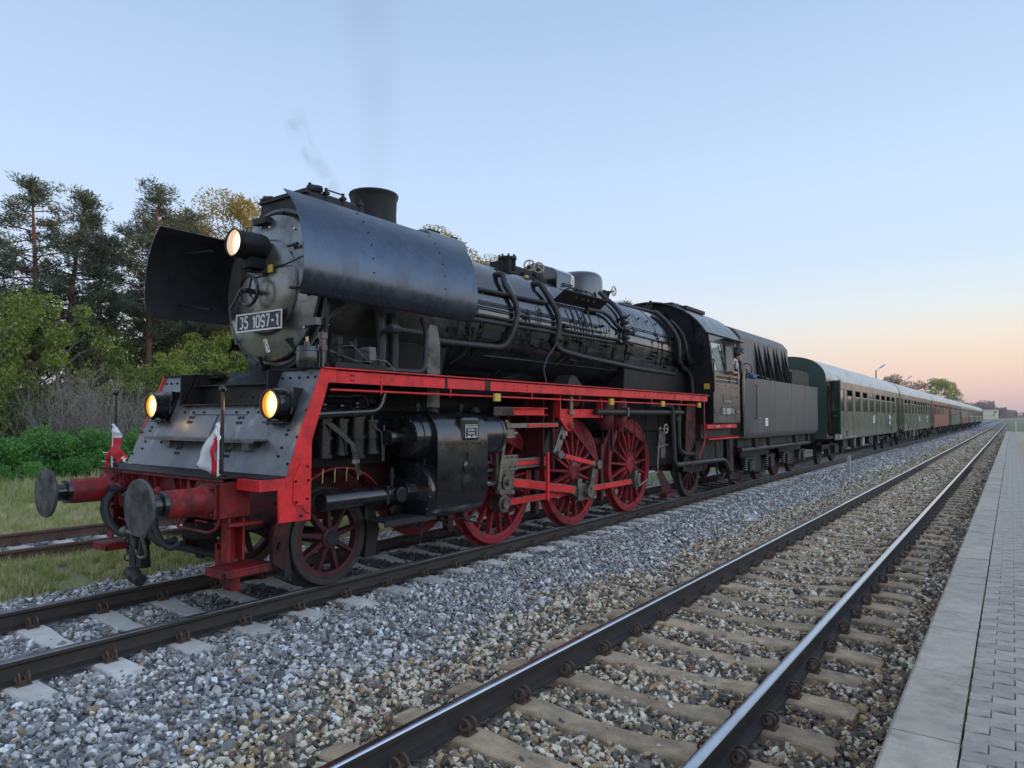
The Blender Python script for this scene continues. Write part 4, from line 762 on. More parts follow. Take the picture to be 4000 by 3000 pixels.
for k in range(6): mb.cyl((.34+.02*k,9.5,4.15-.04*k),(.46+.02*k,9.5,4.13-.04*k),.02,n=6)
tv = LO(mb, 'valve_manifold', 'matte', 30)
for y, z in ((9.46,4.29),(9.74,4.30)):
    mb = MB(); mb.torus((.36,y,z), 'X', .085, .014, 24, 7); mb.cyl((.3,y,z),(.39,y,z),.018,n=8)
    for t in (0,120,240): mb.cyl((.36,y,z),(.36,y+.08*math.sin(rad(t)),z+.08*math.cos(rad(t))),.009,n=6)
    mb.v = [((x-.36)*math.cos(.9)+(yy-y)*math.sin(.9)*1+.36, -(x-.36)*math.sin(.9)+(yy-y)*math.cos(.9)+y, zz) for x, yy, zz in mb.v]; LO(mb, 'valve_handwheel', 'tanwheel', 35, 0, tv)
for y, z, x in ((9.2,4.02,.46),(9.62,3.93,.5)): mb = MB(); mb.cyl((x-.06,y,z),(x+.05,y-.05,z),.04,n=10); mb.ball((x+.06,y-.05,z),.035,10,8); LO(mb, 'brass_cock', 'brass', 35, 0, tv)
bxs = LO(MB().prism([(-.5,3.85),(.5,3.85),(.5,4.24),(.47,4.31),(.40,4.36),(0,4.5),(-.40,4.36),(-.5,4.24)], 'Y', 10.1, 10.72), 'equipment_case', 'boiler', 25, .02)
mb = MB(); mb.tube(fillet([(.5,10.3,4.1),(.54,10.3,4.1),(.54,10.58,4.1),(.5,10.58,4.1)],.02),.012,6); LO(mb, 'case_handle', 'black', 35, 0, bxs); LO(MB().box(.501,.505,10.56,10.66,4.08,4.29), 'case_sign', 'white', 0, 0, bxs); mb = MB(); mb.add([(.507,10.60,4.26),(.507,10.62,4.26),(.507,10.60,4.19),(.507,10.585,4.185)],[(0,1,2,3)]); mb.add([(.507,10.63,4.2),(.507,10.645,4.2),(.507,10.61,4.11),(.507,10.6,4.12)],[(0,1,2,3)]); mb.add([(.507,10.585,4.185),(.507,10.645,4.2),(.507,10.63,4.19),(.507,10.6,4.18)],[(0,1,2,3)]); LO(mb, 'lightning_mark', 'redsign', 0, 0, bxs)
LO(MB().lathe([(.46,-.3),(.44,.0),(.44,.22),(.41,.31),(.34,.36),(.0,.38)], (0,11.75,4.2), 'Z', 40), 'steam_dome', 'boiler', 40, 0)
# shelf with cables below the case
mb = MB(); a, b = bp(9.4,64,.02), bp(9.4,62,.30); a2, b2 = bp(10.95,62,.02), bp(10.95,60,.28); up_ = Vector((0,0,.02)); mb.add([a,b,b2,a2,a+up_,b+up_,b2+up_,a2+up_],[(0,3,2,1),(4,5,6,7),(0,1,5,4),(1,2,6,5),(2,3,7,6),(3,0,4,7)]); LO(mb, 'cable_shelf', 'matte', 0, .004)
for k in range(4):
    y = 9.9+.2*k; p = bp(y,62,.18); mb = MB(); mb.cyl(p,p+Vector((0,0,.07)),.028,.018,10); mb.tube([p+Vector((0,0,.07)),p+Vector((0,-.02,.14)),p+Vector((-.08,-.1,.2)),p+Vector((-.2,-.15,.19))],.011,6); mb.tube(bpath([(y-.1,68,.06),(y-.05,78,.05),(y,90,.04),(y+.1,103,.05)]),.016,6); LO(mb, 'cable_gland', 'rubber')
# lagged pipes and rods along the barrel
def pipe(seq, r, m='lagging', off=.07, name='boiler_pipe', n=9): mb = MB(); mb.tube(fillet(bpath(seq, off), .05, 3) if len(seq) < 3 else bpath(seq, off), r, n); return LO(mb, name, m, 60)
pipe([(8.1,46,.0),(8.1,52,.1),(8.06,63),(8.2,78),(8.22,87),(8.13,102),(8.08,110),(8.0,115),(7.85,116.8),(6.7,118),(6.45,117,.06)], .045)
pipe([(9.12,44,.0),(9.12,50,.1),(9.23,66),(9.36,81),(9.35,95),(9.3,105),(9.38,109.5),(9.6,112),(10.25,114.6),(11.7,117.6),(12.6,119.4),(14.3,120.5)], .048)
pipe([(11.6,28,.12),(11.7,36),(11.76,58),(11.73,66)], .042); pipe([(10.4,65.5),(11.0,64),(11.2,68),(11.37,76),(11.6,80)], .036)
pipe([(13.8,38),(14.05,64),(14.18,80),(14.2,102),(14.5,110),(14.95,115,.1)], .05, off=.1); mb = MB(); mb.tube(fillet([bp(14.5,110,.11),bp(14.8,113,.12),Vector((1.02,14.9,2.65)),Vector((1.05,14.9,2.25))],.1),.05,9); LO(mb, 'boiler_pipe', 'lagging', 60)
pipe([(14.3,50),(14.55,68),(14.6,92),(14.75,100),(14.95,104)], .04, off=.1)
mb = MB(); v0 = bp(11.68,66,.04); mb.cyl(bp(11.7,66,.1),bp(11.62,94,.1),.05,n=12)
for t in (66,72,80,88,94): q = bp(11.7-.003*(t-66),t,.1); q2 = bp(11.7-.003*(t-66),t+2,.1); mb.cyl(q,q2,.085,n=12)
mb.cyl(bp(11.65,84,.1),bp(11.8,84,.2),.04,n=8); mb.cyl(bp(11.65,92,.1),bp(11.85,95,.14),.03,n=8); LO(mb, 'clack_valve', 'matte', 30)
def rail_(y0, y1, t0, t1, r, m, off, name, st=1.2):
    mb = MB(); mb.tube([bp(y0+(y1-y0)*k/20, t0+(t1-t0)*k/20, off) for k in range(21)], r, 7); y = y0+.2
    while y < y1: t = t0+(t1-t0)*(y-y0)/(y1-y0); mb.cyl(bp(y,t,0),bp(y,t,off+.01),r*.9,n=6); y += st
    return LO(mb, name, m, 40)
rail_(7.0,11.0,86.5,87,.0135,'black',.06,'handrail'); rail_(11.95,14.9,73.8,76,.012,'black',.06,'handrail',.5); rail_(11.9,14.9,82,85,.012,'black',.06,'handrail',.5); rail_(11.86,14.9,91.2,95,.012,'black',.06,'handrail',.5)
for k in range(3): rail_(7.0,10.8,81+1.1*k,79.5+1.1*k,.0075,'black',.03,'conduit',.9)
rail_(6.9,11.5,93.2,91.4,.024,'lagging',.05,'boiler_pipe'); rail_(6.9,11.3,97.8,95.3,.024,'lagging',.05,'boiler_pipe'); rail_(7.0,9.12,72,68.8,.028,'lagging',.045,'boiler_pipe')
for k in range(5): rail_(6.8,12.7,107+.9*k,109.4+.9*k,.0075,'black',.02,'conduit',1.0)
for y in (7.3,8.0,9.0,9.7,10.4,10.9,11.4,12.0): t = 108.5; mb = MB(); mb.cyl(bp(y,104.5,.0),bp(y,104.5,.045),.012,n=6); mb.tube([bp(y,105,.03),bp(y,112,.035)],.012,6); LO(mb, 'conduit_clamp', 'matte')
rail_(7.7,12.6,126.5,125.8,.006,'steel',.03,'conduit',2)
mb = MB(); mb.tube([bp(9.4,99,.07),bp(9.24,107,.12),bp(9.0,119,.2),Vector((1.1,8.75,2.5)),Vector((1.25,8.6,2.27))],.016,7); LO(mb, 'drain_pipe', 'lagging', 40)
for y, t in ((7.2,113),(6.9,100),(9.7,103),(10.2,103)): mb = MB(); mb.tube([bp(y,t-12,.03),bp(y+.03,t,.05),bp(y+.06,t+14,.06),bp(y-.05,t+26,.02)],.015,6); LO(mb, 'drop_pipe', 'lagging')
for y, t in ((9.55,90),(10.0,101),(9.9,121),(11.0,101)): p = bp(y,t,.05); LO(MB().box(p.x-.02,p.x+.1,y-.12,y+.12,p.z,p.z+.015), 'foot_bracket', 'matte', 0)
for k, (y, t) in enumerate(((12.2,57.5),(12.58,59),(12.98,59.5),(13.4,60),(11.98,68.5))):
    mb = MB(); q = bp(y,t,-.02); nn = Vector((math.sin(rad(t)),0,math.cos(rad(t)))); R = Vector((0,0,1)).rotation_difference(nn).to_matrix(); tmp = MB().ball((0,0,0),1,16,8); mb.add([q+R@Vector((v[0]*.21,v[1]*.11,v[2]*.055)) for v in tmp.v], tmp.f); mb.cyl(q,q+nn*.10,.016,n=6); LO(mb, 'washout_plug', 'boiler', 50)
mb = MB(); mb.cyl((.2,12.3,4.0),(.32,12.3,4.28),.06,n=10); mb.box(.12,.34,12.1,12.3,4.15,4.28); mb.cyl((.3,12.3,4.26),(.42,12.34,4.28),.02,n=8); vv = LO(mb, 'stop_valve', 'matte', 30); mb = MB(); mb.torus((.42,12.36,4.285), 'X', .09, .012, 22, 7)
for t in (30,150,270): mb.cyl((.42,12.36,4.285),(.42,12.36+.09*math.sin(rad(t)),4.285+.09*math.cos(rad(t))),.008,n=6)
LO(mb, 'valve_handwheel', 'tanwheel', 35, 0, vv)
mb = MB(); mb.tube([bp(12.4,33,.03),bp(14.2,28,.05),bp(14.9,26,.08)],.028,8); LO(mb, 'boiler_pipe', 'lagging', 60)
mb = MB(); mb.box(-.15,.25,14.2,14.55,4.15,4.27); mb.cyl((.2,14.6,4.15),(.2,14.6,4.42),.03,.02,8); mb.torus((.25,14.35,4.26),'X',.07,.011,18,6); mb.cyl((.1,14.75,4.1),(.1,14.75,4.44),.018,n=8); LO(mb, 'whistle_turret', 'matte', 30)
# front right fittings above the running board
mb = MB(); mb.lathe([(.0,0),(.095,.0),(.1,.01),(.1,.19),(.09,.215),(.03,.225),(.03,.26),(.0,.26)], (1.2,4.36,2.262), 'Z', 24); mb.lathe([(.101,.165),(.104,.168),(.101,.171)], (1.2,4.36,2.262), 'Z', 24); rs = LO(mb, 'oil_reservoir', 'black', 40); LO(MB().cyl((1.2,4.36,2.52),(1.2,4.36,2.57),.016,n=6), 'brass_nipple', 'brass', 30, 0, rs)
mb = MB(); mb.cyl((1.26,4.5,2.26),(1.26,4.5,2.6),.03,n=8); mb.cyl((1.26,4.5,2.44),(1.26,4.5,2.5),.045,n=8); mb.cyl((1.26,4.5,2.56),(1.26,4.5,2.62),.045,n=8); LO(mb, 'oil_filter', 'black', 30)
mb = MB(); mb.prism([(4.53,2.26),(4.565,2.26),(4.6,3.0),(4.565,3.0)], 'X', 1.2, 1.24); mb.bar((1.22,4.58,2.78),(1.0,5.1,3.0),.03,.03); LO(mb, 'deflector_post', 'matte', 0)
LO(MB().box(1.0,1.2,4.46,4.56,2.70,2.78), 'post_bracket', 'smokebox', 0, .004)
mb = MB(); mb.tube(fillet([(.78,4.75,2.26),(.78,4.72,2.5),(.9,4.72,2.62),(1.12,4.72,2.74)],.05),.016,7); mb.tube(fillet([(.92,4.7,2.26),(.92,4.7,2.52),(.86,4.74,2.58)],.05),.014,7); LO(mb, 'grab_handle', 'black')
LO(MB().box(1.0,1.34,4.6,5.3,2.252,2.335), 'pump_base', 'matte', 0, .006)
mb = MB(); mb.cyl((1.22,4.72,2.33),(1.22,4.72,2.58),.04,n=10); mb.cyl((1.22,4.72,2.52),(1.22,4.72,2.6),.055,n=10); mb.cyl((1.22,4.72,2.4),(1.22,4.72,2.47),.065,n=10); mb.cyl((1.2,4.95,2.42),(1.2,5.1,2.42),.08,n=14); mb.cyl((1.2,4.97,2.48),(1.2,4.97,2.6),.02,n=8); mb.box(1.12,1.28,4.9,5.0,2.33,2.5); mb.ball((1.2,4.9,2.54),.04,8,6); mb.cyl((1.22,5.2,2.34),(1.22,5.2,2.47),.05,n=10); LO(mb, 'lubricator_pump', 'matte', 30)
LO(MB().box(1.14,1.28,5.1,5.2,2.38,2.53).box(1.16,1.26,5.2,5.24,2.4,2.46), 'electric_motor', 'tender', 0, .012)
mb = MB(); mb.tube([(1.25,4.72,2.5),(1.3,4.85,2.52),(1.32,5.0,2.4),(1.3,5.1,2.35)],.006,5); mb.tube([(1.28,5.2,2.4),(1.34,5.3,2.38),(1.36,5.4,2.28)],.006,5); mb.tube([(1.25,4.6,2.45),(1.3,4.9,2.36),(1.28,5.15,2.37)],.007,5); mb.tube([(1.05,4.6,2.75),(1.1,4.8,2.9),(1.1,5.3,3.1)],.006,5); LO(mb, 'small_pipes', 'steel')
for y, z1_ in ((5.52,2.98),(5.72,2.98)): mb = MB(); mb.tube(fillet([(1.0,y,2.24),(1.02,y,2.6),(1.0,y-.02,z1_)],.1),.06,10); LO(mb, 'standpipe', 'lagging')
mb = MB(); mb.tube(fillet([(1.24,5.3,2.3),(1.24,6.0,2.3),(1.22,6.05,2.8),(1.1,6.1,2.95)],.14),.032,9); mb.tube(fillet([(1.1,5.45,2.74),(1.25,5.5,2.76),(1.22,5.95,2.76)],.03),.03,8); mb.cyl((1.25,5.42,2.76),(1.25,5.55,2.76),.05,n=8); LO(mb, 'steam_pipe', 'lagging')
mb = MB(); mb.prism([(6.09,2.25),(6.31,2.25),(6.31,2.68),(6.25,2.88),(6.12,2.88),(6.07,2.68)], 'X', 1.17, 1.2); mb.prism([(6.09,1.9),(6.31,1.9),(6.31,2.25),(6.09,2.25)], 'X', 1.17, 1.199); mb.bolts([(1.2,y,z) for y in (6.11,6.29) for z in np.arange(2.3,2.7,.07)], (1,0,0), .008, .006); LO(mb, 'bracket_plate', 'smokebox', 0)
mb = MB(); mb.prism([(8.95,2.262),(9.4,2.262),(9.3,2.34),(9.2,2.41),(9.08,2.42),(9.0,2.36)], 'X', 1.15, 1.4); LO(mb, 'expansion_link_cover', 'matte', 30, .01)

# small pipes, unions and valves spread over the boiler side and below the running board
rp_ = random.Random(4)
for k in range(30):
    y = rp_.uniform(7.1,14.6); t0 = rp_.uniform(70,100); t1 = t0+rp_.uniform(14,42); r_ = rp_.choice((.007,.009,.012)); mb = MB(); yy = y+rp_.uniform(-.12,.12); mb.tube([bp(y,t0,.02),bp(y,t0+3,.045),bp(y+(yy-y)*.4,(t0+t1)/2,.045),bp(yy,t1-2,.04),bp(yy,t1,.015)],r_,5)
    for t in (t0+4,t1-4): mb.cyl(bp(y if t < (t0+t1)/2 else yy,t,.03),bp(y if t < (t0+t1)/2 else yy,t+2,.03),r_*2.1,n=6)
    LO(mb, 'union_pipe', 'matte' if k % 3 else 'lagging')
for k in range(14):
    y = rp_.uniform(7.2,14.4); t = rp_.uniform(78,116); p = bp(y,t,.03); q = bp(y,t,.1); mb = MB(); mb.cyl(p,q,.022,n=8); mb.ball(q,.026,8,6); mb.cyl(q,q+Vector((.02,.07,0)),.012,n=6); LO(mb, 'check_valve', 'matte')
for k in range(9):
    z = 1.66+.055*k; y0_ = rp_.uniform(4.5,4.8); y1_ = rp_.uniform(5.6,7.2); x_ = rp_.uniform(.84,1.0); mb = MB(); mb.tube(fillet([(x_,y0_,z),(x_,y1_,z+rp_.uniform(-.03,.03)),(x_+.05,y1_+.06,z-rp_.uniform(.15,.5))],.06),rp_.choice((.01,.014,.02)),6); LO(mb, 'frame_pipe', 'matte')
for k in range(10):
    y = rp_.uniform(10.3,14.2); mb = MB(); x_ = rp_.uniform(1.0,1.2); mb.tube([(x_,y,2.1),(x_+.03,y+.05,1.7),(x_,y+.1,rp_.uniform(.9,1.4))],rp_.choice((.01,.014,.02)),6); LO(mb, 'frame_pipe', 'matte')
# ------------------------------------------------------------------ wheels
def wheel_set(name, R, rim, nsp, sp_w, hub_r, xc, yc, m, pin=None, cw=None, thick=.07):
    # a pair of spoked wheels; local +X is the outer face
    def one(s):
        w_ = LO(MB().lathe([(R-.075,-.035),(R-.075,.06),(R-.075-rim,.06),(R-.075-rim,-.035)], (0,0,0), 'X', 56, closed=True).lathe([(0,.10),(hub_r*.62,.10),(hub_r*.64,.085),(hub_r,.08),(hub_r*1.05,.05),(hub_r*1.05,-.05),(0,-.05)], (0,0,0), 'X', 32), name, m, 30)
        bpy.data.objects.remove(w_); return None
    rimmb = MB().lathe([(R-.075,-.035),(R-.075,.06),(R-.075-rim,.055),(R-.075-rim,-.03)], (0,0,0), 'X', 60, closed=True).lathe([(0,.09),(hub_r*.6,.09),(hub_r*.62,.1),(hub_r*.95,.09),(hub_r*1.05,.06),(hub_r*1.08,-.05),(0,-.05)], (0,0,0), 'X', 32)
    if cw: # counterweight segment between two radii
        a0, a1 = rad(cw[0]), rad(cw[1]); n = 18; po = [(math.sin(a0+(a1-a0)*k/n)*(R-.08), math.cos(a0+(a1-a0)*k/n)*(R-.08)) for k in range(n+1)]
        rimmb.prism(po, 'X', .0, .062)
    if pin: rimmb.cyl((.0,pin[0],pin[1]),(.1,pin[0],pin[1]),.13,n=20); rimmb.prism([(-.12,0),(.12,0),(pin[0]+.1,pin[1]),(pin[0]-.1,pin[1])], 'X', .0, .07)
    tyre = MB().lathe([(R-.075,-.07),(R+.028,-.07),(R+.03,-.055),(R+.004,-.035),(R,-.02),(R-.004,.06),(R-.012,.068),(R-.07,.068),(R-.075,.06)], (0,0,0), 'X', 64, closed=True)
    sp = MB(); r0, r1 = hub_r*.9, R-.075-rim*.6
    sp.add([(.07,-sp_w*.55,r0),(.07,sp_w*.55,r0),(.045,sp_w*.38,r1),(.045,-sp_w*.38,r1),(-.03,-sp_w*.75,r0),(-.03,sp_w*.75,r0),(-.02,sp_w*.6,r1),(-.02,-sp_w*.6,r1)], [(0,1,2,3),(4,7,6,5),(0,4,5,1),(1,5,6,2),(2,6,7,3),(3,7,4,0)])
    w_ = build(rimmb, name, m, loco, 30, 0, at=(0,0,0)); t_ = build(tyre, 'tyre', 'tyre' if m != 'wheelred' else 'wheelred', w_, 30, 0, at=(0,0,0)); s_ = build(sp, 'spoke', m, w_, 20, .008, at=(0,0,0))
    w_.location = (xc, yc-3.5, R); t_.location = (0,0,0); s_.location = (0,0,0)
    for k in range(1, nsp): c = s_.copy(); COL.objects.link(c); c.rotation_euler = (2*PI*k/nsp,0,0)
    o = copy_tree(w_, loco, loc=(-xc, yc-3.5, R), rot=(0,0,PI)); return w_
dark_face = MB
YL, YD, YT = 4.985, (7.96,10.075,12.19), 15.21
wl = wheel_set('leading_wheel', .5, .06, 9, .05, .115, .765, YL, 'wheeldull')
for k, y in enumerate(YD): wheel_set('driving_wheel', .875, .055, 17, .042, .17, .765, y, 'wheelred', pin=(-.1,-.29), cw=(-20,62) if k != 1 else (-10,80))
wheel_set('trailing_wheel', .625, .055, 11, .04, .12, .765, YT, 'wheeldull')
for y, r in ((YL,.5),(YD[0],.875),(YD[1],.875),(YD[2],.875),(YT,.625)): LO(MB().cyl((-.72,y,r),(.72,y,r),.085,n=16), 'axle', 'dark')
LO(MB().lathe([(0,.0),(.075,0),(.075,.012),(0,.012)], (.862,YL,.5), 'X', 24), 'axle_cap', 'dark', 30)
for s in (-1,1):
    a, b = sorted((s*.72,s*.98)); c = s*.85
    arc = MB(); pts = [(YL+.74*math.sin(rad(t)), .5+.74*math.cos(rad(t))) for t in range(-58,62,8)]; n = len(pts)
    arc.v = [(a,y,z) for y, z in pts]+[(b,y,z) for y, z in pts]+[(a,y,z+.018) for y, z in pts]+[(b,y,z+.018) for y, z in pts]
    for k in range(n-1): arc.f += [(k,k+1,n+k+1,n+k),(2*n+k,3*n+k,3*n+k+1,2*n+k+1),(n+k,n+k+1,3*n+k+1,3*n+k),(k,2*n+k,2*n+k+1,k+1)]
    LO(arc, 'wheel_guard', 'redgrime', 30)
    LO(MB().prism([(4.28,.34),(4.27,.6),(4.3,.72),(4.4,.8),(4.46,.8),(4.46,.35),(4.4,.25)], 'X', s*.8-.03, s*.8+.03).cyl((s*.8,4.36,.5),(s*.86,4.36,.5),.04,n=14), 'brake_hanger', 'reddark', 0, .006)
    LO(MB().prism([(4.43,.18),(4.40,.5),(4.45,.78),(4.52,.78),(4.47,.5),(4.52,.2)], 'X', s*.755-.06, s*.755+.06), 'brake_block', 'dark', 0, .004)
    LO(MB().prism([(5.5,.2),(5.53,.5),(5.48,.78),(5.6,.85),(5.72,.5),(5.65,.2)], 'X', s*.755-.06, s*.755+.06), 'brake_block', 'dark', 0, .004)
    for y in (6.98,9.02,11.13): LO(MB().prism([(y-.04,.3),(y-.06,.9),(y-.03,1.3),(y+.05,1.3),(y+.02,.9),(y+.06,.3)], 'X', s*.76-.05, s*.76+.05), 'brake_hanger', 'reddark', 0, .004)
    mb = MB()
    for y in np.arange(4.75,5.3,.16): mb.tube([(s*.97,y,1.2+.0),(s*.975,y+.01,1.245),(s*.98,y,1.17),(s*.98,y,1.1)], .006, 5)
    LO(mb, 'oil_pipes', 'brass')
LO(MB().cyl((-.75,4.3,.32),(.75,4.3,.32),.03,n=8).cyl((-.6,3.95,.42),(.6,3.95,.42),.03,n=8).box(-.12,.12,3.9,5.0,.55,.7), 'pony_truck', 'dark', 30)

# ------------------------------------------------------------------ cylinders
for s in (1,-1):
    X = lambda v: s*v
    csec = [(.7,.6),(1.16,.585),(1.34,.64),(1.45,.74),(1.5,.9),(1.502,1.3),(1.5,1.5),(1.49,1.62),(1.45,1.72),(1.37,1.81),(1.25,1.855),(1.1,1.86),(.95,1.82),(.8,1.75),(.7,1.75)]
    cyl = LO(MB().prism([(X(a),b) for a, b in csec], 'Y', 5.95, 6.88), 'cylinder', 'black', 30, .012)
    LO(MB().lathe([(0,-.13),(.16,-.125),(.20,-.10),(.33,-.08),(.37,-.06),(.38,-.02),(.38,0)], (X(1.1),5.95,.92), 'Y', 40).bolts([(X(1.1)+.345*math.sin(rad(t)),5.88,.92+.345*math.cos(rad(t))) for t in range(0,360,24)], (0,-1,0), .02, .025), 'cylinder_cover', 'black', 30, 0, cyl)
    LO(MB().lathe([(0,-.16),(.07,-.16),(.07,-.02),(.18,.0),(.235,.02),(.25,.05),(.25,.12),(.262,.125),(.262,.36)], (X(1.18),5.68,1.56), 'Y', 36).bolts([(X(1.18)+.215*math.sin(rad(t)),5.70,1.56+.215*math.cos(rad(t))) for t in range(0,360,36)], (0,-1,0), .018, .02).cyl((X(1.18),5.46,1.56),(X(1.18),5.53,1.56),.085,n=14), 'valve_chest_cover', 'black', 30, 0, cyl)
    LO(MB().lathe([(.262,0),(.262,.42),(.275,.43),(.275,.47),(.25,.49),(.09,.5),(.085,.6)], (X(1.18),6.86,1.56), 'Y', 36).bolts([(X(1.18)+.25*math.sin(rad(t)),7.35,1.56+.25*math.cos(rad(t))) for t in range(0,360,30)], (0,1,0), .016, .015), 'valve_chest_rear', 'black', 30, 0, cyl)
    LO(MB().box(*sorted((X(1.36),X(1.515))),6.36,6.7,1.5,1.79), 'plate_pad', 'black', 0, .04, cyl)
    if s > 0:
        mp = LO(MB().box(1.515,1.522,6.4,6.64,1.535,1.70), 'maker_plate', 'platebk', 0, .002, cyl)
        for y0, y1, z0, z1 in ((6.405,6.635,1.69,1.695),(6.405,6.635,1.54,1.545),(6.405,6.41,1.545,1.69),(6.63,6.635,1.545,1.69)): LO(MB().box(1.5225,1.5245,y0,y1,z0,z1), 'plate_edge', 'white', 0, 0, mp) if False else None
        g = MB()
        for y0, y1, z0, z1 in ((6.405,6.635,1.69,1.695),(6.405,6.635,1.54,1.545),(6.405,6.41,1.545,1.69),(6.63,6.635,1.545,1.69),(6.45,6.5,1.552,1.562),(6.55,6.6,1.552,1.562)): g.box(1.5225,1.5245,y0,y1,z0,z1)
        g.v = g.v; build(g, 'plate_border', 'white', cyl, 0)
        for tx, z, sz in (('VEB Lokomotivbau',1.668,.03),('Karl Marx',1.632,.037),('Babelsberg',1.595,.03)): lettering(tx, sz, (1.5235,6.52,z), '+X', 'white', cyl, .9, .0, .001)
        mb = MB(); mb.lathe([(.085,0),(.09,.008),(.0,.012)], (1.502,6.46,1.02), 'X', 28); mb.ball((1.51,6.43,1.2),.05,12,8,(.3,.8,1.3)); mb.box(1.5,1.512,6.46,6.54,1.0,1.04); mb.box(1.5,1.515,6.47,6.5,1.28,1.37); LO(mb, 'indicator_cock', 'black', 35, 0, cyl)
        for y in (6.02,6.8): LO(MB().lathe([(.075,0),(.075,.03),(.05,.035),(.05,.06),(0,.06)], (1.3,y+.05,1.845), 'Z', 8), 'valve_plug', 'matte', 20, 0, cyl); LO(MB().cyl((1.2,y-.1,1.85),(1.2,y-.1,1.95),.03,n=8).cyl((1.2,y-.1,1.9),(1.2,y-.1,1.93),.045,n=6), 'oil_nipple', 'matte', 20, 0, cyl)
    LO(MB().bolts([(X(1.503),y,1.47) for y in np.arange(5.99,6.87,.12)]+[(X(1.503),y,z) for y in (5.97,6.86) for z in (.9,1.1,1.3)], (s,0,0), .009, .007), 'casing_screws', 'matte', 0, 0, cyl)
    LO(MB().lathe([(.0,0),(.088,.0),(.095,.006),(.098,.05),(.098,.9),(.108,.905),(.108,.95)], (X(1.14),4.6,.93), 'Y', 28), 'tail_rod_tube', 'black', 35)
    LO(MB().box(*sorted((X(1.04),X(1.24))),5.42,5.46,.83,1.03).box(*sorted((X(1.06),X(1.22))),5.5,5.8,.86,1.0).cyl((X(1.25),5.6,.93),(X(1.29),5.6,.93),.085,n=16).cyl((X(1.14),5.7,.93),(X(1.14),5.86,.93),.15,n=24).bolts([(X(1.29),5.6+.065*math.sin(t),.93+.065*math.cos(t)) for t in np.arange(0,6.2,.9)],(s,0,0),.012,.01), 'tail_rod_gland', 'black', 30, .005)
    mb = MB(); mb.cyl((X(1.16),5.56,1.0),(X(1.16),5.56,1.2),.022,n=8); mb.cyl((X(1.16),5.56,1.1),(X(1.16),5.56,1.15),.035,n=8); mb.cyl((X(1.16),5.56,1.17),(X(1.16),5.56,1.22),.03,n=6); mb.tube([(X(1.3),5.95,1.3),(X(1.3),5.9,.75),(X(1.3),5.88,.35)],.014,6); LO(mb, 'cylinder_cock', 'matte', 30)
    LO(MB().box(*sorted((X(1.0),X(1.36))),5.28,6.08,.655,.675).box(*sorted((X(1.34),X(1.36))),5.28,6.08,.61,.655).box(*sorted((X(1.0),X(1.03))),5.3,5.34,.67,.95), 'cylinder_step', 'dark', 0, .004)
    mb = MB()
    for k, (y, dz) in enumerate(((6.0,-.1),(6.4,-.08),(6.8,-.12))): mb.tube([(X(1.15),y,.6),(X(1.2),y,.5),(X(1.32),y-.12+.2*k,.42)],.014,6); mb.ball((X(1.15),y,.56),.04,8,6)
    mb.tube([(X(1.05),5.7,.5),(X(1.1),6.4,.53),(X(1.05),7.2,.48)],.012,6); LO(mb, 'drain_pipes', 'matte')
    # pumps and pipes ahead of the cylinder
    mb = MB()
    for y, r, z0, z1 in ((4.72,.085,1.38,1.76),(4.95,.075,1.4,1.75),(5.16,.095,1.36,1.78),(5.38,.08,1.4,1.74)):
        mb.cyl((X(1.02),y,z0),(X(1.02),y,z1),r,n=18)
        for z in (z0,(z0+z1)/2,z1): mb.cyl((X(1.02),y,z-.016),(X(1.02),y,z+.016),r*1.2,n=18)
        mb.cyl((X(1.02),y,z1),(X(1.02),y,z1+.18),r*.35,n=8); mb.ball((X(1.02),y,z1+.15),.045,8,6)
    LO(mb, 'air_pump', 'black', 30)
    mb = MB(); mb.tube(fillet([(X(1.16),4.3,1.80),(X(1.16),5.36,1.85),(X(1.14),5.46,2.15)],.14),.05,10); mb.tube(fillet([(X(1.1),4.6,2.0),(X(1.1),5.2,2.02),(X(1.1),5.26,1.9)],.08),.02,7); LO(mb, 'steam_pipe', 'black', 50)
    mb = MB()
    for k in range(5): mb.tube([(X(1.14),4.66+.02*k,1.72),(X(1.18),4.95+.012*k,1.5),(X(1.18),5.0+.012*k,1.3),(X(1.16),5.06+.014*k,1.17)],.006,5)
    mb.box(*sorted((X(1.165),X(1.195))),4.96,5.06,1.3,1.34); mb.tube([(X(1.12),5.3,1.7),(X(1.14),5.42,1.62),(X(1.14),5.44,1.3)],.008,5); mb.tube([(X(1.1),5.5,1.7),(X(1.1),5.5,1.3)],.008,5); LO(mb, 'oil_lines', 'steel')
    LO(MB().box(*sorted((X(.75),X(.78))),4.4,5.9,1.25,2.2), 'inner_panel', 'matte', 0)

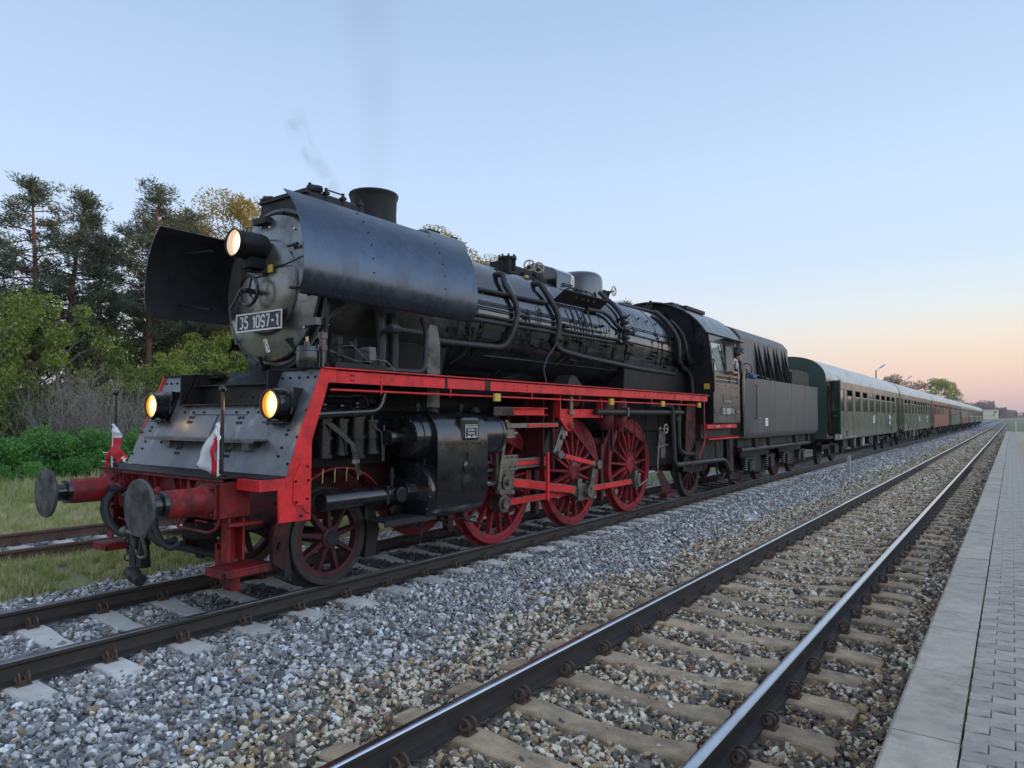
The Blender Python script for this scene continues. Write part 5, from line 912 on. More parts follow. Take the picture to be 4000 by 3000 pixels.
# ------------------------------------------------------------------ motion
for s in (1,-1):
    X = lambda v: s*v
    mb = MB()
    for z in (1.165,1.06): mb.box(*sorted((X(1.04),X(1.14))),7.2,8.85,z,z+.035)
    LO(mb, 'slide_bar', 'steel', 0, .004); LO(MB().box(*sorted((X(1.05),X(1.13))),7.98,8.85,1.1,1.16), 'slide_bar_web', 'red', 0, .003)
    xh = LO(MB().box(*sorted((X(1.145),X(1.18))),7.55,7.98,1.05,1.265).box(*sorted((X(1.0),X(1.15))),7.55,7.95,1.0,1.055).box(*sorted((X(1.03),X(1.17))),7.6,7.9,.8,1.0), 'crosshead', 'steel', 0, .006)
    LO(MB().bolts([(X(1.18),y,1.235) for y in (7.6,7.72,7.83,7.94)]+[(X(1.18),y,1.1) for y in (7.62,7.8,7.92)], (s,0,0), .017, .02).cyl((X(1.1),7.72,.9),(X(1.2),7.72,.9),.115,n=22).cyl((X(1.2),7.72,.9),(X(1.24),7.72,.9),.05,n=6), 'crosshead_pin', 'steel', 30, 0, xh)
    LO(MB().cyl((X(1.1),6.85,.92),(X(1.1),7.62,.9),.04,n=14).cyl((X(1.1),7.0,.92),(X(1.1),7.2,.92),.085,n=14), 'piston_rod', 'bright', 30)
    p0, p1 = (X(1.13),7.72,.9), (X(1.13),9.97,.585)
    rod = MB(); rod.bar((X(1.10),7.78,.9),(X(1.10),9.75,.615),.035,.13); LO(rod, 'connecting_rod', 'steel', 0, .006); rod = MB(); rod.bar((X(1.121),7.95,.875),(X(1.121),9.62,.633),.014,.10); LO(rod, 'rod_panel', 'red', 0)
    LO(MB().box(*sorted((X(1.04),X(1.15))),9.7,10.2,.45,.72).prism([(9.3,.64),(9.72,.6),(9.72,.5),(9.5,.6)],'X',X(1.075),X(1.125)).box(*sorted((X(1.06),X(1.13))),9.72,9.86,.715,.79), 'big_end', 'steel', 0, .015)
    for y0, y1 in ((YD[0]-.1,YD[1]-.1),(YD[1]-.1,YD[2]-.1)):
        r_ = MB(); r_.bar((X(.98),y0,.585),(X(.98),y1,.585),.03,.10); LO(r_, 'coupling_rod', 'steel', 0, .005); r_ = MB(); r_.bar((X(.998),y0+.2,.585),(X(.998),y1-.2,.585),.01,.078); LO(r_, 'rod_panel', 'red', 0)
    for y in YD: LO(MB().cyl((X(.86),y-.1,.585),(X(1.04),y-.1,.585),.125,n=24).cyl((X(1.04),y-.1,.585),(X(1.07),y-.1,.585),.075,n=20).box(*sorted((X(.95),X(1.02))),y-.16,y-.04,.69,.78), 'crank_pin_bearing', 'steel', 30, .004)
    LO(MB().lathe([(.062,0),(.075,0),(.075,.012),(.062,.012)],(X(1.07),YD[0]-.1,.585),'X',24,closed=True), 'bearing_ring', 'bright', 30)
    rc = MB(); rc.bar((X(1.2),9.97,.5),(X(1.2),10.15,1.06),.05,.13); rc.cyl((X(1.15),9.97,.585),(X(1.23),9.97,.585),.10,n=18); rc.cyl((X(1.2),10.14,1.01),(X(1.3),10.14,1.01),.075,n=18); LO(rc, 'return_crank', 'steel', 30, .006)
    er = MB(); er.bar((X(1.25),8.98,1.215),(X(1.25),10.08,1.02),.026,.075); LO(er, 'eccentric_rod', 'steel', 0, .004); er = MB(); er.bar((X(1.266),9.1,1.194),(X(1.266),9.98,1.038),.008,.058); LO(er, 'rod_panel', 'red', 0); LO(MB().cyl((X(1.22),8.94,1.22),(X(1.29),8.94,1.22),.065,n=16), 'rod_pin', 'steel', 30)
    el = MB(); pts = [(8.86,1.2),(8.96,1.36),(9.08,1.52),(9.2,1.66)]; el.bar((X(1.2),8.9,1.22),(X(1.2),9.22,1.72),.05,.15); el.cyl((X(1.15),9.06,1.48),(X(1.27),9.06,1.48),.04,n=12); LO(el, 'expansion_link', 'steel', 0, .01); el = MB(); el.bar((X(1.12),8.75,1.22),(X(1.12),8.98,1.62),.06,.2); LO(el, 'link_plate', 'dark', 0, .01)
    vr = MB(); vr.box(*sorted((X(1.22),X(1.26))),7.65,8.92,1.635,1.70); LO(vr, 'radius_rod', 'steel', 0, .004); LO(MB().box(*sorted((X(1.2605),X(1.268))),8.1,8.85,1.648,1.687), 'rod_panel', 'red', 0)
    cl = MB(); cl.bar((X(1.25),7.6,1.74),(X(1.25),7.42,.78),.035,.06); cl.cyl((X(1.2),7.6,1.67),(X(1.3),7.6,1.67),.05,n=12); cl.cyl((X(1.2),7.58,1.56),(X(1.28),7.58,1.56),.04,n=12); cl.bar((X(1.28),7.43,.80),(X(1.28),7.7,.775),.03,.05); cl.cyl((X(1.23),7.43,.8),(X(1.3),7.43,.8),.035,n=10); cl.cyl((X(1.23),7.7,.775),(X(1.3),7.7,.775),.035,n=10); LO(cl, 'combination_lever', 'steel', 30, .004)
    LO(MB().box(*sorted((X(1.12),X(1.3))),7.42,7.72,1.5,1.62).cyl((X(1.18),7.3,1.56),(X(1.18),7.5,1.56),.06,n=12).cyl((X(1.2),7.66,1.56),(X(1.2),7.9,1.56),.035,n=10).box(*sorted((X(1.08),X(1.2))),7.7,7.9,1.5,1.53).box(*sorted((X(1.14),X(1.2))),7.46,7.5,.9,1.5), 'valve_crosshead', 'steel', 30, .006)
    LO(MB().box(*sorted((X(1.20),X(1.24))),7.38,8.56,1.815,1.915).box(*sorted((X(1.2),X(1.3))),7.38,8.56,1.905,1.92).box(*sorted((X(1.2),X(1.3))),7.38,8.56,1.81,1.822), 'guide_beam', 'red', 0, .003)
    LO(MB().box(*sorted((X(1.19),X(1.31))),7.25,7.7,1.8,1.925), 'guide_beam_end', 'black', 0, .01)
    LO(MB().prism([(8.5,2.12),(8.5,1.78),(8.6,1.7),(8.78,1.2),(8.78,1.0),(8.9,1.0),(8.93,1.8),(8.93,2.12)], 'X', X(.9), X(.94)).box(*sorted((X(.6),X(1.2))),8.86,8.9,1.0,2.12).prism([(X(.6),1.0),(X(1.2),1.0),(X(1.2),2.1),(X(.6),2.1)],'Y',8.6,8.62), 'motion_bracket', 'reddark', 0, .004)
    LO(MB().box(*sorted((X(1.235),X(1.275))),8.6,8.65,.57,1.27), 'rod_guard', 'red', 0, .003)
    LO(MB().box(*sorted((X(1.22),X(1.26))),8.92,10.22,1.775,1.91).box(*sorted((X(1.2),X(1.3))),8.9,8.93,1.775,2.11).box(*sorted((X(1.2),X(1.3))),10.2,10.23,1.775,2.11).prism([(8.95,1.775),(9.36,1.775),(9.32,1.6),(9.25,1.56),(9.15,1.6)], 'X', X(1.225), X(1.255)).cyl((X(1.24),9.26,1.66),(X(1.29),9.26,1.66),.055,n=18), 'link_bracket', 'red', 0, .003)
    LO(MB().lathe([(.03,0),(.042,0),(.042,.014),(.03,.014)],(X(1.29),9.26,1.66),'X',18,closed=True).box(*sorted((X(1.25),X(1.3))),9.2,9.28,1.9,2.1).box(*sorted((X(1.26),X(1.3))),9.18,9.34,1.83,1.88), 'bracket_bush', 'steel', 30)
    LO(MB().cyl((X(1.1),9.35,2.0),(X(1.1),9.75,2.0),.06,n=14).cyl((X(1.1),9.75,2.0),(X(1.1),9.8,2.0),.1,n=14), 'reversing_cylinder', 'reddark', 30)
    for y in (10.62,11.12): LO(MB().lathe([(0,-.31),(.1,-.28),(.15,-.2),(.165,-.1),(.165,.2),(.15,.28),(.1,.33)], (X(1.12),y,1.86), 'Z', 24), 'air_vessel', 'reddark' if y < 11 else 'redgrime', 40)
    mb = MB(); mb.tube([(X(1.32),9.95,1.87),(X(1.32),13.6,1.88)],.05,10); LO(mb, 'air_pipe', 'lagging', 50); LO(MB().box(*sorted((X(1.26),X(1.385))),11.0,11.05,1.8,1.95), 'pipe_clamp', 'steel', 0)
    mb = MB(); mb.tube(fillet([(X(1.36),11.9,2.02),(X(1.36),12.98,2.02),(X(1.36),13.08,.84),(X(1.36),16.0,.815),(X(1.36),16.45,.48)],.17,6),.052,10); mb.tube(fillet([(X(1.2),13.65,2.1),(X(1.2),13.7,1.1),(X(1.2),14.1,1.0),(X(1.2),14.5,1.0)],.15),.05,10); mb.cyl((X(1.2),13.62,1.98),(X(1.2),13.62,1.7),.08,n=12); LO(mb, 'injector_pipe', 'lagging', 50)
    LO(MB().box(*sorted((X(1.3),X(1.42))),13.9,13.92,.76,.88).box(*sorted((X(1.3),X(1.42))),13.96,13.98,.76,.88), 'pipe_clamp', 'steel', 0)
    mb = MB(); mb.tube([(X(1.3),12.55,1.6),(X(1.3),12.42,.95),(X(1.3),12.42,.75),(X(1.15),11.85,.5)],.016,6); mb.tube([(X(1.28),12.42,1.2),(X(1.28),12.95,1.25)],.016,6); mb.box(*sorted((X(1.2),X(1.25))),12.7,12.9,1.0,1.5); LO(mb, 'brake_linkage', 'steel', 30)
    mb = MB(); mb.torus((X(1.36),12.68,1.56),'X',.085,.012,20,6); mb.cyl((X(1.2),12.68,1.56),(X(1.38),12.68,1.56),.014,n=6); LO(mb, 'drain_handwheel', 'tanwheel', 35)
    LO(MB().prism([(13.0,.72),(13.3,.72),(13.75,.32),(13.75,.24),(13.25,.24),(13.3,.4)], 'X', X(.98), X(1.0)).box(*sorted((X(.96),X(1.12))),13.25,13.8,.16,.25).tube([(X(1.05),13.35,.5),(X(1.08),13.6,.2)],.008,5), 'ash_scraper', 'reddark', 0, .003)
    # rear strut and cab steps
    LO(MB().prism([(14.6,2.118),(14.66,2.118),(14.68,1.25),(14.3,.9),(14.22,.94),(14.62,1.27)], 'X', X(1.38), X(1.41)), 'cab_strut', 'redgrime', 0, .003)
    LO(MB().prism([(14.1,2.1),(14.6,2.1),(14.6,1.3),(14.25,.95),(14.0,.95)], 'X', X(1.2), X(1.22)), 'cab_stay_plate', 'reddark', 0)
    LO(MB().box(*sorted((X(1.30),X(1.45))),14.7,16.66,1.535,1.625), 'cab_sill', 'red', 0, .004); LO(MB().box(*sorted((X(1.2),X(1.46))),14.75,16.8,1.325,1.345).box(*sorted((X(1.44),X(1.46))),14.75,16.8,1.29,1.345), 'cab_step', 'red', 0, .003)
    LO(MB().box(*sorted((X(1.2),X(1.3))),14.7,16.6,1.3,1.6).box(*sorted((X(1.0),X(1.1))),14.9,16.7,.75,1.3), 'cab_underframe', 'dark', 0)
    mb = MB(); mb.tube([(X(1.25),14.8,1.3),(X(1.22),15.1,.55)],.012,6); mb.tube(fillet([(X(1.2),15.9,1.2),(X(1.2),15.95,.5),(X(1.2),16.2,.3),(X(1.2),16.5,.45)],.12),.025,7); mb.tube([(X(1.3),16.4,1.3),(X(1.3),16.42,.7)],.02,6); LO(mb, 'feed_hose', 'lagging')
    LO(MB().box(*sorted((X(.7),X(1.05))),14.6,16.3,.45,.62) if False else MB().prism([(14.5,.62),(14.6,.95),(15.9,.95),(16.0,.62),(15.6,.55),(14.9,.55)], 'X', X(.92), X(.97)), 'trailing_truck', 'dark', 0, .01)
lettering('8 BE 80  DR A', .05, (1.452,15.35,1.58), '+X', 'white', loco, .8, .0, .001); lettering('Br-Pz-D  Umlaufgewicht', .045, (1.452,16.1,1.58), '+X', 'white', loco, .7, .0, .001)

# ------------------------------------------------------------------ cab
def cx(z): return 1.5 if z < 2.75 else 1.5-.105*(z-2.75)/.88
def cpanel(mb, s, y0, y1, z0, z1, t=.022, out=0.):
    v = []
    for x_ in (0, -t):
        for y, z in ((y0,z0),(y1,z0),(y1,z1),(y0,z1)): v.append((s*(cx(z)+out+x_), y, z))
    mb.add(v, [(0,1,2,3),(7,6,5,4),(0,4,5,1),(1,5,6,2),(2,6,7,3),(3,7,4,0)])
cab = LO(MB().box(-1.47,1.47,14.97,16.76,1.64,1.68).box(-1.3,1.3,14.98,16.7,2.1,2.14), 'cab', 'dark', 0)
for s in (1,-1):
    mb = MB(); cpanel(mb,s,14.95,16.77,1.66,2.56); cpanel(mb,s,14.95,15.1,2.56,2.70); cpanel(mb,s,16.63,16.77,2.56,2.70); cpanel(mb,s,14.95,16.77,2.70,2.752)
    cpanel(mb,s,14.95,15.0,2.752,3.63); cpanel(mb,s,15.0,15.78,2.752,2.81); cpanel(mb,s,15.0,15.78,3.47,3.63); cpanel(mb,s,15.72,15.79,2.81,3.47); cpanel(mb,s,15.79,16.77,3.56,3.63); cpanel(mb,s,16.7,16.77,2.752,3.56)
    LO(mb, 'cab_side', 'cabgrey', 20, 0, cab)
    mb = MB(); cpanel(mb,s,15.1,16.63,2.56,2.70,.01,-.03); LO(mb, 'name_recess', 'platebk', 0, 0, cab); mb = MB(); cpanel(mb,s,15.1,16.6,2.622,2.636,.008,-.01); LO(mb, 'recess_strip', 'alu', 0, 0, cab)
    mb = MB(); cpanel(mb,s,15.02,15.71,2.83,3.45,.006,-.008); LO(mb, 'window_pane', 'glass', 0, 0, cab)
    mb = MB(); cpanel(mb,s,14.99,15.025,2.80,3.48,.012,.006); cpanel(mb,s,15.70,15.735,2.80,3.48,.012,.006); cpanel(mb,s,15.025,15.70,2.80,2.83,.012,.006); cpanel(mb,s,15.025,15.70,3.45,3.48,.012,.006); LO(mb, 'window_frame', 'black', 0, 0, cab)
    mb = MB(); z_ = 3.0; mb.box(*sorted((s*1.49,s*1.66)),15.78,15.795,2.82,3.42); wf = LO(mb, 'wind_deflector', 'glass', 0, 0, cab); mb = MB(); mb.tube([(s*1.5,15.79,2.8),(s*1.5,15.79,3.46)],.014,6); mb.tube(fillet([(s*1.5,15.79,2.82),(s*1.66,15.79,2.82),(s*1.66,15.79,3.42),(s*1.47,15.79,3.42)],.03),.009,6); LO(mb, 'deflector_frame', 'black', 30, 0, cab)
    mb = MB(); mb.tube(fillet([(s*1.5,14.9,3.05),(s*1.54,14.88,3.05),(s*1.54,14.88,2.35),(s*1.5,14.9,2.33)],.03),.014,7); mb.tube(fillet([(s*1.5,16.86,2.7),(s*1.53,16.86,2.7),(s*1.53,16.86,1.9)],.03),.013,7); LO(mb, 'grab_rail', 'black', 35, 0, cab)
    mb = MB(); mb.bolts([(s*1.5,y,z) for y, z in ((15.2,2.5),(15.75,2.5),(16.15,2.47),(16.5,2.47),(15.6,2.26),(16.1,2.26),(16.5,2.25))],(s,0,0),.016,.012); mb.bolts([(s*(cx(z)+.006),y,z) for y, z in ((15.02,3.46),(15.3,3.465),(15.6,3.465),(15.02,3.2),(15.02,2.95),(15.2,2.815),(15.45,2.815),(15.65,2.815))],(s,0,0),.012,.01); LO(mb, 'bolts', 'matte', 0, 0, cab)
    LO(MB().box(*sorted((s*1.38,s*1.62)),15.75,16.9,3.575,3.585), 'window_hood', 'cabgrey', 0, 0, cab)
np_ = LO(MB().box(1.501,1.509,15.4,16.38,1.83,2.015), 'number_plate', 'platebk', 0, .003, cab); stroke_text('35 1097-1', .125, .0115, (1.5095,15.89,1.922), '+X', 'white', cab, .3, .002)
for y0, y1, z0, z1, tx in ((14.98,15.3,1.86,1.97,'DR'),(16.45,16.74,1.86,1.97,'P 46.15'),(15.56,16.22,2.1,2.2,'Deutsche Reichsbahn')):
    LO(MB().box(1.501,1.507,y0,y1,z0,z1), 'name_plate', 'platebk', 0, .002, cab); lettering(tx, .1 if tx != 'DR' else .08, (1.5075,(y0+y1)/2,(z0+z1)/2), '+X', 'alu', cab, .62 if len(tx) > 6 else .8, .001, .002)
# cab front with oval window, roof and back
def arc_roof(y, n=18, e=1.41, ez=3.62, top=4.40, A=rad(62)): return [(e*math.sin(t)/math.sin(A), ez+(top-ez)*(math.cos(t)-math.cos(A))/(1-math.cos(A))) for t in np.linspace(-A, A, n+1)]
mb = MB(); ro_ = arc_roof(0); n = len(ro_); v = [(x,14.72,z) for x, z in ro_]+[(x,17.02,z) for x, z in ro_]+[(x*1.02,14.72,z+.02) for x, z in ro_]+[(x*1.02,17.02,z+.02) for x, z in ro_]
mb.add(v, [q for k in range(n-1) for q in ((k,k+1,n+k+1,n+k),(2*n+k,3*n+k,3*n+k+1,2*n+k+1),(k,2*n+k,2*n+k+1,k+1),(n+k,n+k+1,3*n+k+1,3*n+k))]+[(0,n,3*n,2*n),(n-1,3*n-1,4*n-1,2*n-1)]); rf = LO(mb, 'cab_roof', 'cabgrey', 40, 0, cab)
LO(MB().prism([(-.45,4.33),(.45,4.33),(.42,4.46),(-.42,4.46)],'Y',15.3,16.2).box(.62,.8,15.2,16.4,4.26,4.34), 'roof_vent', 'matte', 0, .01, cab)
mb = MB(); wc, wa, wb = (1.17,3.38), .20, .42
po = [(-1.49,1.66),(1.49,1.66),(1.49,2.75),(1.39,3.63)]+[(x*.985,z) for x, z in ro_[::-1]][1:-1]+[(-1.39,3.63),(-1.49,2.75)]
mb.prism(po,'Y',14.95,14.968); LO(mb, 'cab_front', 'matte', 0, 0, cab)
for s in (1,-1):
    ov = [(s*wc[0]+wa*math.cos(t)*(1 if math.cos(t)*s > 0 else 1.1), wc[1]+wb*math.sin(t)) for t in np.linspace(0,2*PI,28,endpoint=False)]
    LO(MB().prism(ov,'Y',14.93,14.949), 'front_window', 'black', 0, 0, cab); mb = MB(); mb.tube([(x,14.928,z) for x, z in ov],.016,6,closed=True); LO(mb, 'window_rim', 'matte', 40, 0, cab)
    mb = MB(); mb.tube(bpath([(14.9,78 if s>0 else -78,.12),(14.9,60 if s>0 else -60,.25),(14.9,48 if s>0 else -48,.36)]),.016,6); LO(mb, 'window_eyebrow', 'matte', 30, 0, cab)
LO(MB().box(1.3,1.42,14.9,14.94,2.4,2.52), 'junction_box', 'yellow', 0, .006, cab)
mb = MB(); mb.box(-1.25,1.25,15.0,15.05,2.14,3.4); LO(mb, 'boiler_backhead', 'matte', 0, 0, cab)
mb = MB(); mb.box(-1.0,1.0,16.9,17.5,1.62,1.68); mb.box(.0,.3,16.6,17.6,.85,1.05); LO(mb, 'fall_plate', 'dark', 0, 0, cab)

# ------------------------------------------------------------------ driver leaning out
drv = thing('person', (1.42,16.2,2.15), 'man in dark shirt, white neckerchief and peaked cap leaning out of the cab window', 'person')
def skinned(name, joints, edges, m, parent, sub=2):
    me = bpy.data.meshes.new(name); pw = Vector(WL[parent.name]); me.from_pydata([tuple(Vector(j[0])-pw) for j in joints], edges, []); me.materials.append(M[m])
    o = bpy.data.objects.new(name, me); COL.objects.link(o); o.parent = parent; WL[o.name] = WL[parent.name]
    md = o.modifiers.new('skin','SKIN'); md.use_smooth_shade = True
    for k, j in enumerate(joints): q = j[1] if isinstance(j[1], tuple) else (j[1],j[1]); me.skin_vertices[0].data[k].radius = q
    me.skin_vertices[0].data[0].use_root = True
    o.modifiers.new('sub','SUBSURF').levels = sub; o.modifiers['sub'].render_levels = sub; return o
J = [((1.30,16.02,2.2),(.15,.11)),((1.33,16.06,2.5),(.15,.11)),((1.38,16.12,2.85),(.165,.115)),((1.44,16.2,3.02),(.13,.10)),((1.5,16.3,3.1),(.055,.055)),((1.54,16.37,3.17),(.052,.055)),
     ((1.53,15.98,3.04),(.075,.07)),((1.57,15.92,2.9),(.058,.058)),((1.60,15.9,2.84),(.05,.05)),((1.57,16.1,2.81),(.042,.042)),((1.55,16.3,2.82),(.033,.028)),((1.55,16.37,2.82),(.042,.022)),
     ((1.27,16.36,3.02),(.075,.07)),((1.3,16.5,2.88),(.055,.055)),((1.40,16.55,2.82),(.045,.045)),((1.52,16.46,2.83),(.034,.03))]
body = skinned('body', J, [(0,1),(1,2),(2,3),(3,4),(4,5),(2,6),(6,7),(7,8),(8,9),(9,10),(10,11),(2,12),(12,13),(13,14),(14,15)], 'skin', drv)
shirt = skinned('shirt', [((1.30,16.02,2.18),(.16,.12)),((1.33,16.06,2.5),(.16,.12)),((1.38,16.12,2.85),(.175,.125)),((1.43,16.18,2.99),(.135,.105)),((1.53,15.97,3.04),(.088,.083)),((1.575,15.91,2.9),(.074,.074)),((1.27,16.36,3.02),(.088,.08)),((1.3,16.5,2.88),(.07,.07))], [(0,1),(1,2),(2,3),(2,4),(4,5),(2,6),(6,7)], 'shirt', drv)
hd = MB().ball((1.575,16.44,3.25),.1,20,14,(.82,1.0,1.18)); hd.ball((1.585,16.53,3.20),.035,10,8,(.9,1,1)); hd.tube([(1.59,16.535,3.265),(1.592,16.565,3.235),(1.59,16.54,3.225)],[.012,.017,.012],7); hd.ball((1.657,16.43,3.245),.024,10,8,(.4,1,1.3)); hd.ball((1.60,16.48,3.15),.045,10,8)
build(hd, 'head', 'skin', drv, 60)
for dx in (-.035,.03): build(MB().ball((1.588+dx,16.53,3.268),.011,8,6), 'eye', 'platebk', drv, 60)
build(MB().ball((1.588,16.535,3.197),.02,8,6,(1.1,.4,.3)), 'mouth', 'redsign', drv, 60)
build(MB().ball((1.57,16.415,3.275),.099,18,10,(.86,.98,1.0)), 'hair', 'hair', drv, 60)
cp = MB().lathe([(.098,0),(.101,.03),(.12,.055),(.125,.075),(.11,.095),(.0,.11)], (0,0,0), 'Z', 24); cp.prism([(.085*math.sin(t),.085*math.cos(t)) for t in np.linspace(-1.1,1.1,9)]+[(.14*math.sin(t),.155*math.cos(t)) for t in np.linspace(.9,-.9,9)],'Z',-.008,.0); R_ = Euler((rad(-10),0,rad(-4))).to_matrix(); cp.v = [tuple(R_@Vector(v)+Vector((1.575,16.44,3.32))) for v in cp.v]; build(cp, 'cap', 'cap', drv, 45)
sc_ = MB(); sc_.torus((1.505,16.31,3.11),'Z',.066,.026,20,8); sc_.ball((1.56,16.36,3.0),.06,12,8,(.7,.7,1.5)); build(sc_, 'neckerchief', 'scarf', drv, 60)
for k in range(5): h_ = MB(); z = 2.835-.012*k; h_.tube([(1.555,16.37+.004*k,z),(1.585,16.405-.003*k,z+.004),(1.598,16.39-.006*k,z-.02),(1.585,16.375-.005*k,z-.035)],[.0105,.010,.009,.007],6); build(h_, 'thumb' if k == 0 else 'finger', 'skin', drv, 60)
# ------------------------------------------------------------------ tender
td = thing('tender', (0,17.5,0), 'dusty black coal tender coupled between the engine cab and the first coach', 'tender')
TD = lambda mb, name, m, smooth=35, bevel=0., parent=None: build(mb, name, m, parent or td, smooth, bevel)
sec = [(-1.5,2.75),(-1.5,1.42),(-1.47,1.32),(-1.4,1.25),(-1.25,1.22),(1.25,1.22),(1.4,1.25),(1.47,1.32),(1.5,1.42),(1.5,2.75)]
mb = MB(); n = len(sec); ys = [(17.42,.90),(17.62,.96),(18.05,1.0),(25.0,1.0),(25.05,.99)]
mb.v = [(x*k,y,z) for y, k in ys for x, z in sec]; mb.f = [(j*n+i,j*n+(i+1)%n,(j+1)*n+(i+1)%n,(j+1)*n+i) for j in range(len(ys)-1) for i in range(n)]+[tuple(range(n)),tuple(range((len(ys)-1)*n,len(ys)*n))]
tk = TD(mb, 'water_tank', 'tender', 30)
TD(MB().box(-1.505,1.505,18.1,25.04,2.75,2.775), 'tank_rim', 'tender', 0, .004, tk)
mb = MB(); bs = [(-1.3,2.76),(-1.25,3.83),(-1.1,4.02),(-.85,4.14),(-.8,4.05),(.8,4.05),(.85,4.14),(1.1,4.02),(1.25,3.83),(1.3,2.76)]; mb.prism(bs,'Y',17.62,22.2); bk = TD(mb, 'coal_bunker', 'tender', 20, .01)
TD(MB().prism([(22.2,2.78),(22.45,2.78),(22.2,3.8)],'X',-1.2,1.2), 'bunker_back', 'tender', 0, 0, bk)
for y in (18.82,19.7,20.6,21.47):
    for s in (-1,1): TD(MB().prism([(s*1.25,3.8),(s*1.29,2.78),(s*1.47,2.78)],'Y',y,y+.03).prism([(s*1.25,3.8),(s*1.29,2.78),(s*1.47,2.78)],'Y',y+.32,y+.35), 'bunker_rib', 'matte', 0, 0, bk)
cm = MB(); X_, Y_ = np.meshgrid(np.linspace(-.82,.82,16), np.linspace(17.8,22.1,44)); Zc = 3.95+.22*(1-(X_/.95)**2)*(np.clip((22.2-Y_)/.8,0,1))+RNG.uniform(-.05,.07,X_.shape); cm.v = list(zip(X_.ravel(),Y_.ravel(),Zc.ravel())); cm.f = [(j*16+i,j*16+i+1,(j+1)*16+i+1,(j+1)*16+i) for j in range(43) for i in range(15)]; tag(TD(cm, 'coal_heap', 'coal', 0), kind='stuff')
TD(MB().prism([(22.7,2.78),(24.9,2.78),(24.9,3.2),(24.6,3.28),(23.0,3.28),(22.7,3.2)],'X',.35,1.25), 'tool_box', 'matte', 0, .01)
TD(MB().box(-1.2,-.3,22.8,24.9,2.78,3.15), 'tool_box', 'matte', 0, .01)
mb = MB(); mb.torus((1.36,17.75,3.0),'Y',.14,.014,24,7); mb.cyl((1.36,17.7,3.0),(1.36,17.85,3.0),.02,n=8); mb.cyl((1.36,17.8,2.7),(1.36,17.8,3.0),.018,n=8); TD(mb, 'brake_handwheel', 'black'); mb = MB(); mb.tube([(1.4,17.7,2.92),(1.42,20.0,2.80)],.014,6); TD(mb, 'fire_iron', 'steel'); TD(MB().box(1.36,1.48,17.9,18.25,2.776,2.86), 'blue_crate', mat('blue_plastic',(.02,.07,.3),.5), 0, .01)
TD(MB().box(1.36,1.42,17.3,17.45,1.3,2.9), 'entry_pillar', 'black', 0, .02)
tp = TD(MB().box(1.5015,1.506,18.86,19.1,1.55,1.765), 'data_plate', 'white', 0); lettering('28 m3', .05, (1.5065,18.98,1.70), '+X', 'platebk', td, .8, 0, .0006); lettering('10 t', .05, (1.5065,18.98,1.6), '+X', 'platebk', td, .8, 0, .0006)
for k, tx in enumerate(('Kohle 10 t','Wasser 28 m3','Br.Gew. P 31 t')): lettering(tx, .055, (1.5012,18.4,1.76-.1*k), '+X', 'alu', td, .8, 0, .0005)
for y in (19.85,21.6,23.35): TD(MB().box(1.5,1.5045,y,y+.05,1.42,2.75), 'weld_seam', 'tender', 0, .002, tk)
TD(MB().bolts([(1.5,y,z) for y in np.arange(18.2,25,.2) for z in (2.7,)]+[(1.5,y,1.46) for y in np.arange(18.2,25,.2)], (1,0,0), .009, .006), 'rivets', 'tender', 0, 0, tk)
mb = MB(); mb.tube(fillet([(1.5,18.0,2.6),(1.54,17.98,2.6),(1.54,17.98,1.75),(1.5,18.0,1.75)],.03),.014,7); TD(mb, 'grab_rail', 'black')
TD(MB().box(-1.2,1.2,17.5,25.1,1.02,1.22), 'tender_frame', 'dark', 0)
mb = MB(); mb.tube([(1.35,17.2,.97),(1.35,24.3,.965)],.06,10); TD(mb, 'tender_pipe', 'lagging', 50)
for y in (18.3,19.6,22.4,24.0): TD(MB().box(1.3,1.4,y,y+.05,.96,1.25).box(1.34,1.42,y-.02,y+.2,1.0,1.05), 'pipe_hanger', 'dark', 0)
for yb in (19.6,23.3):
    bg_ = TD(MB().box(-.9,.9,yb-.15,yb+.15,.55,.75), 'bogie', 'dark', 0)
    for s in (-1,1):
        TD(MB().prism([(yb-1.35,.85),(yb-1.25,.62),(yb-.75,.45),(yb-.3,.32),(yb+.3,.32),(yb+.75,.45),(yb+1.25,.62),(yb+1.35,.85),(yb+.5,.95),(yb-.5,.95)], 'X', s*1.0-.015, s*1.0+.015), 'side_frame', 'dark', 0, .005, bg_)
        for dy in (-.95,.95):
            TD(MB().box(*sorted((s*1.0,s*1.2)),yb+dy-.12,yb+dy+.12,.36,.64).box(*sorted((s*1.03,s*1.17)),yb+dy-.42,yb+dy+.42,.66,.74), 'axle_box', 'dark', 0, .02, bg_)
            mb = MB()
            for q in (-.3,.3):
                for k in range(5): mb.torus((s*1.1,yb+dy+q,.42+.055*k),'Z',.06,.016,14,6)
            TD(mb, 'coil_spring', 'steel', 40, 0, bg_)
            TD(MB().lathe([(0,.02),(.42,.0),(.44,.03),(.47,.03),(.5,.03),(.5,-.05),(.53,-.06),(.53,-.09),(.0,-.09)], (s*.78,yb+dy,.5), 'X', 40), 'wheel', 'wheeldull', 30, 0, bg_)
        TD(MB().box(*sorted((s*1.05,s*1.2)),yb-.3,yb+.3,.25,.3), 'brake_plate', 'dark', 0, 0, bg_)
    TD(MB().cyl((-.9,yb-.95,.5),(.9,yb-.95,.5),.08,n=12).cyl((-.9,yb+.95,.5),(.9,yb+.95,.5),.08,n=12), 'axle', 'dark', 30, 0, bg_)
for s in (-1,1): TD(MB().cyl((s*.9,25.05,1.04),(s*.9,25.45,1.04),.12,n=20).cyl((s*.9,25.5,1.04),(s*.9,25.56,1.04),.23,n=28).cyl((s*.9,25.4,1.04),(s*.9,25.52,1.04),.09,n=16), 'buffer', 'dark', 30)
mb = MB()
for z in (.75,.95): mb.box(1.15,1.42,16.95,17.25,z-.5,z-.48)
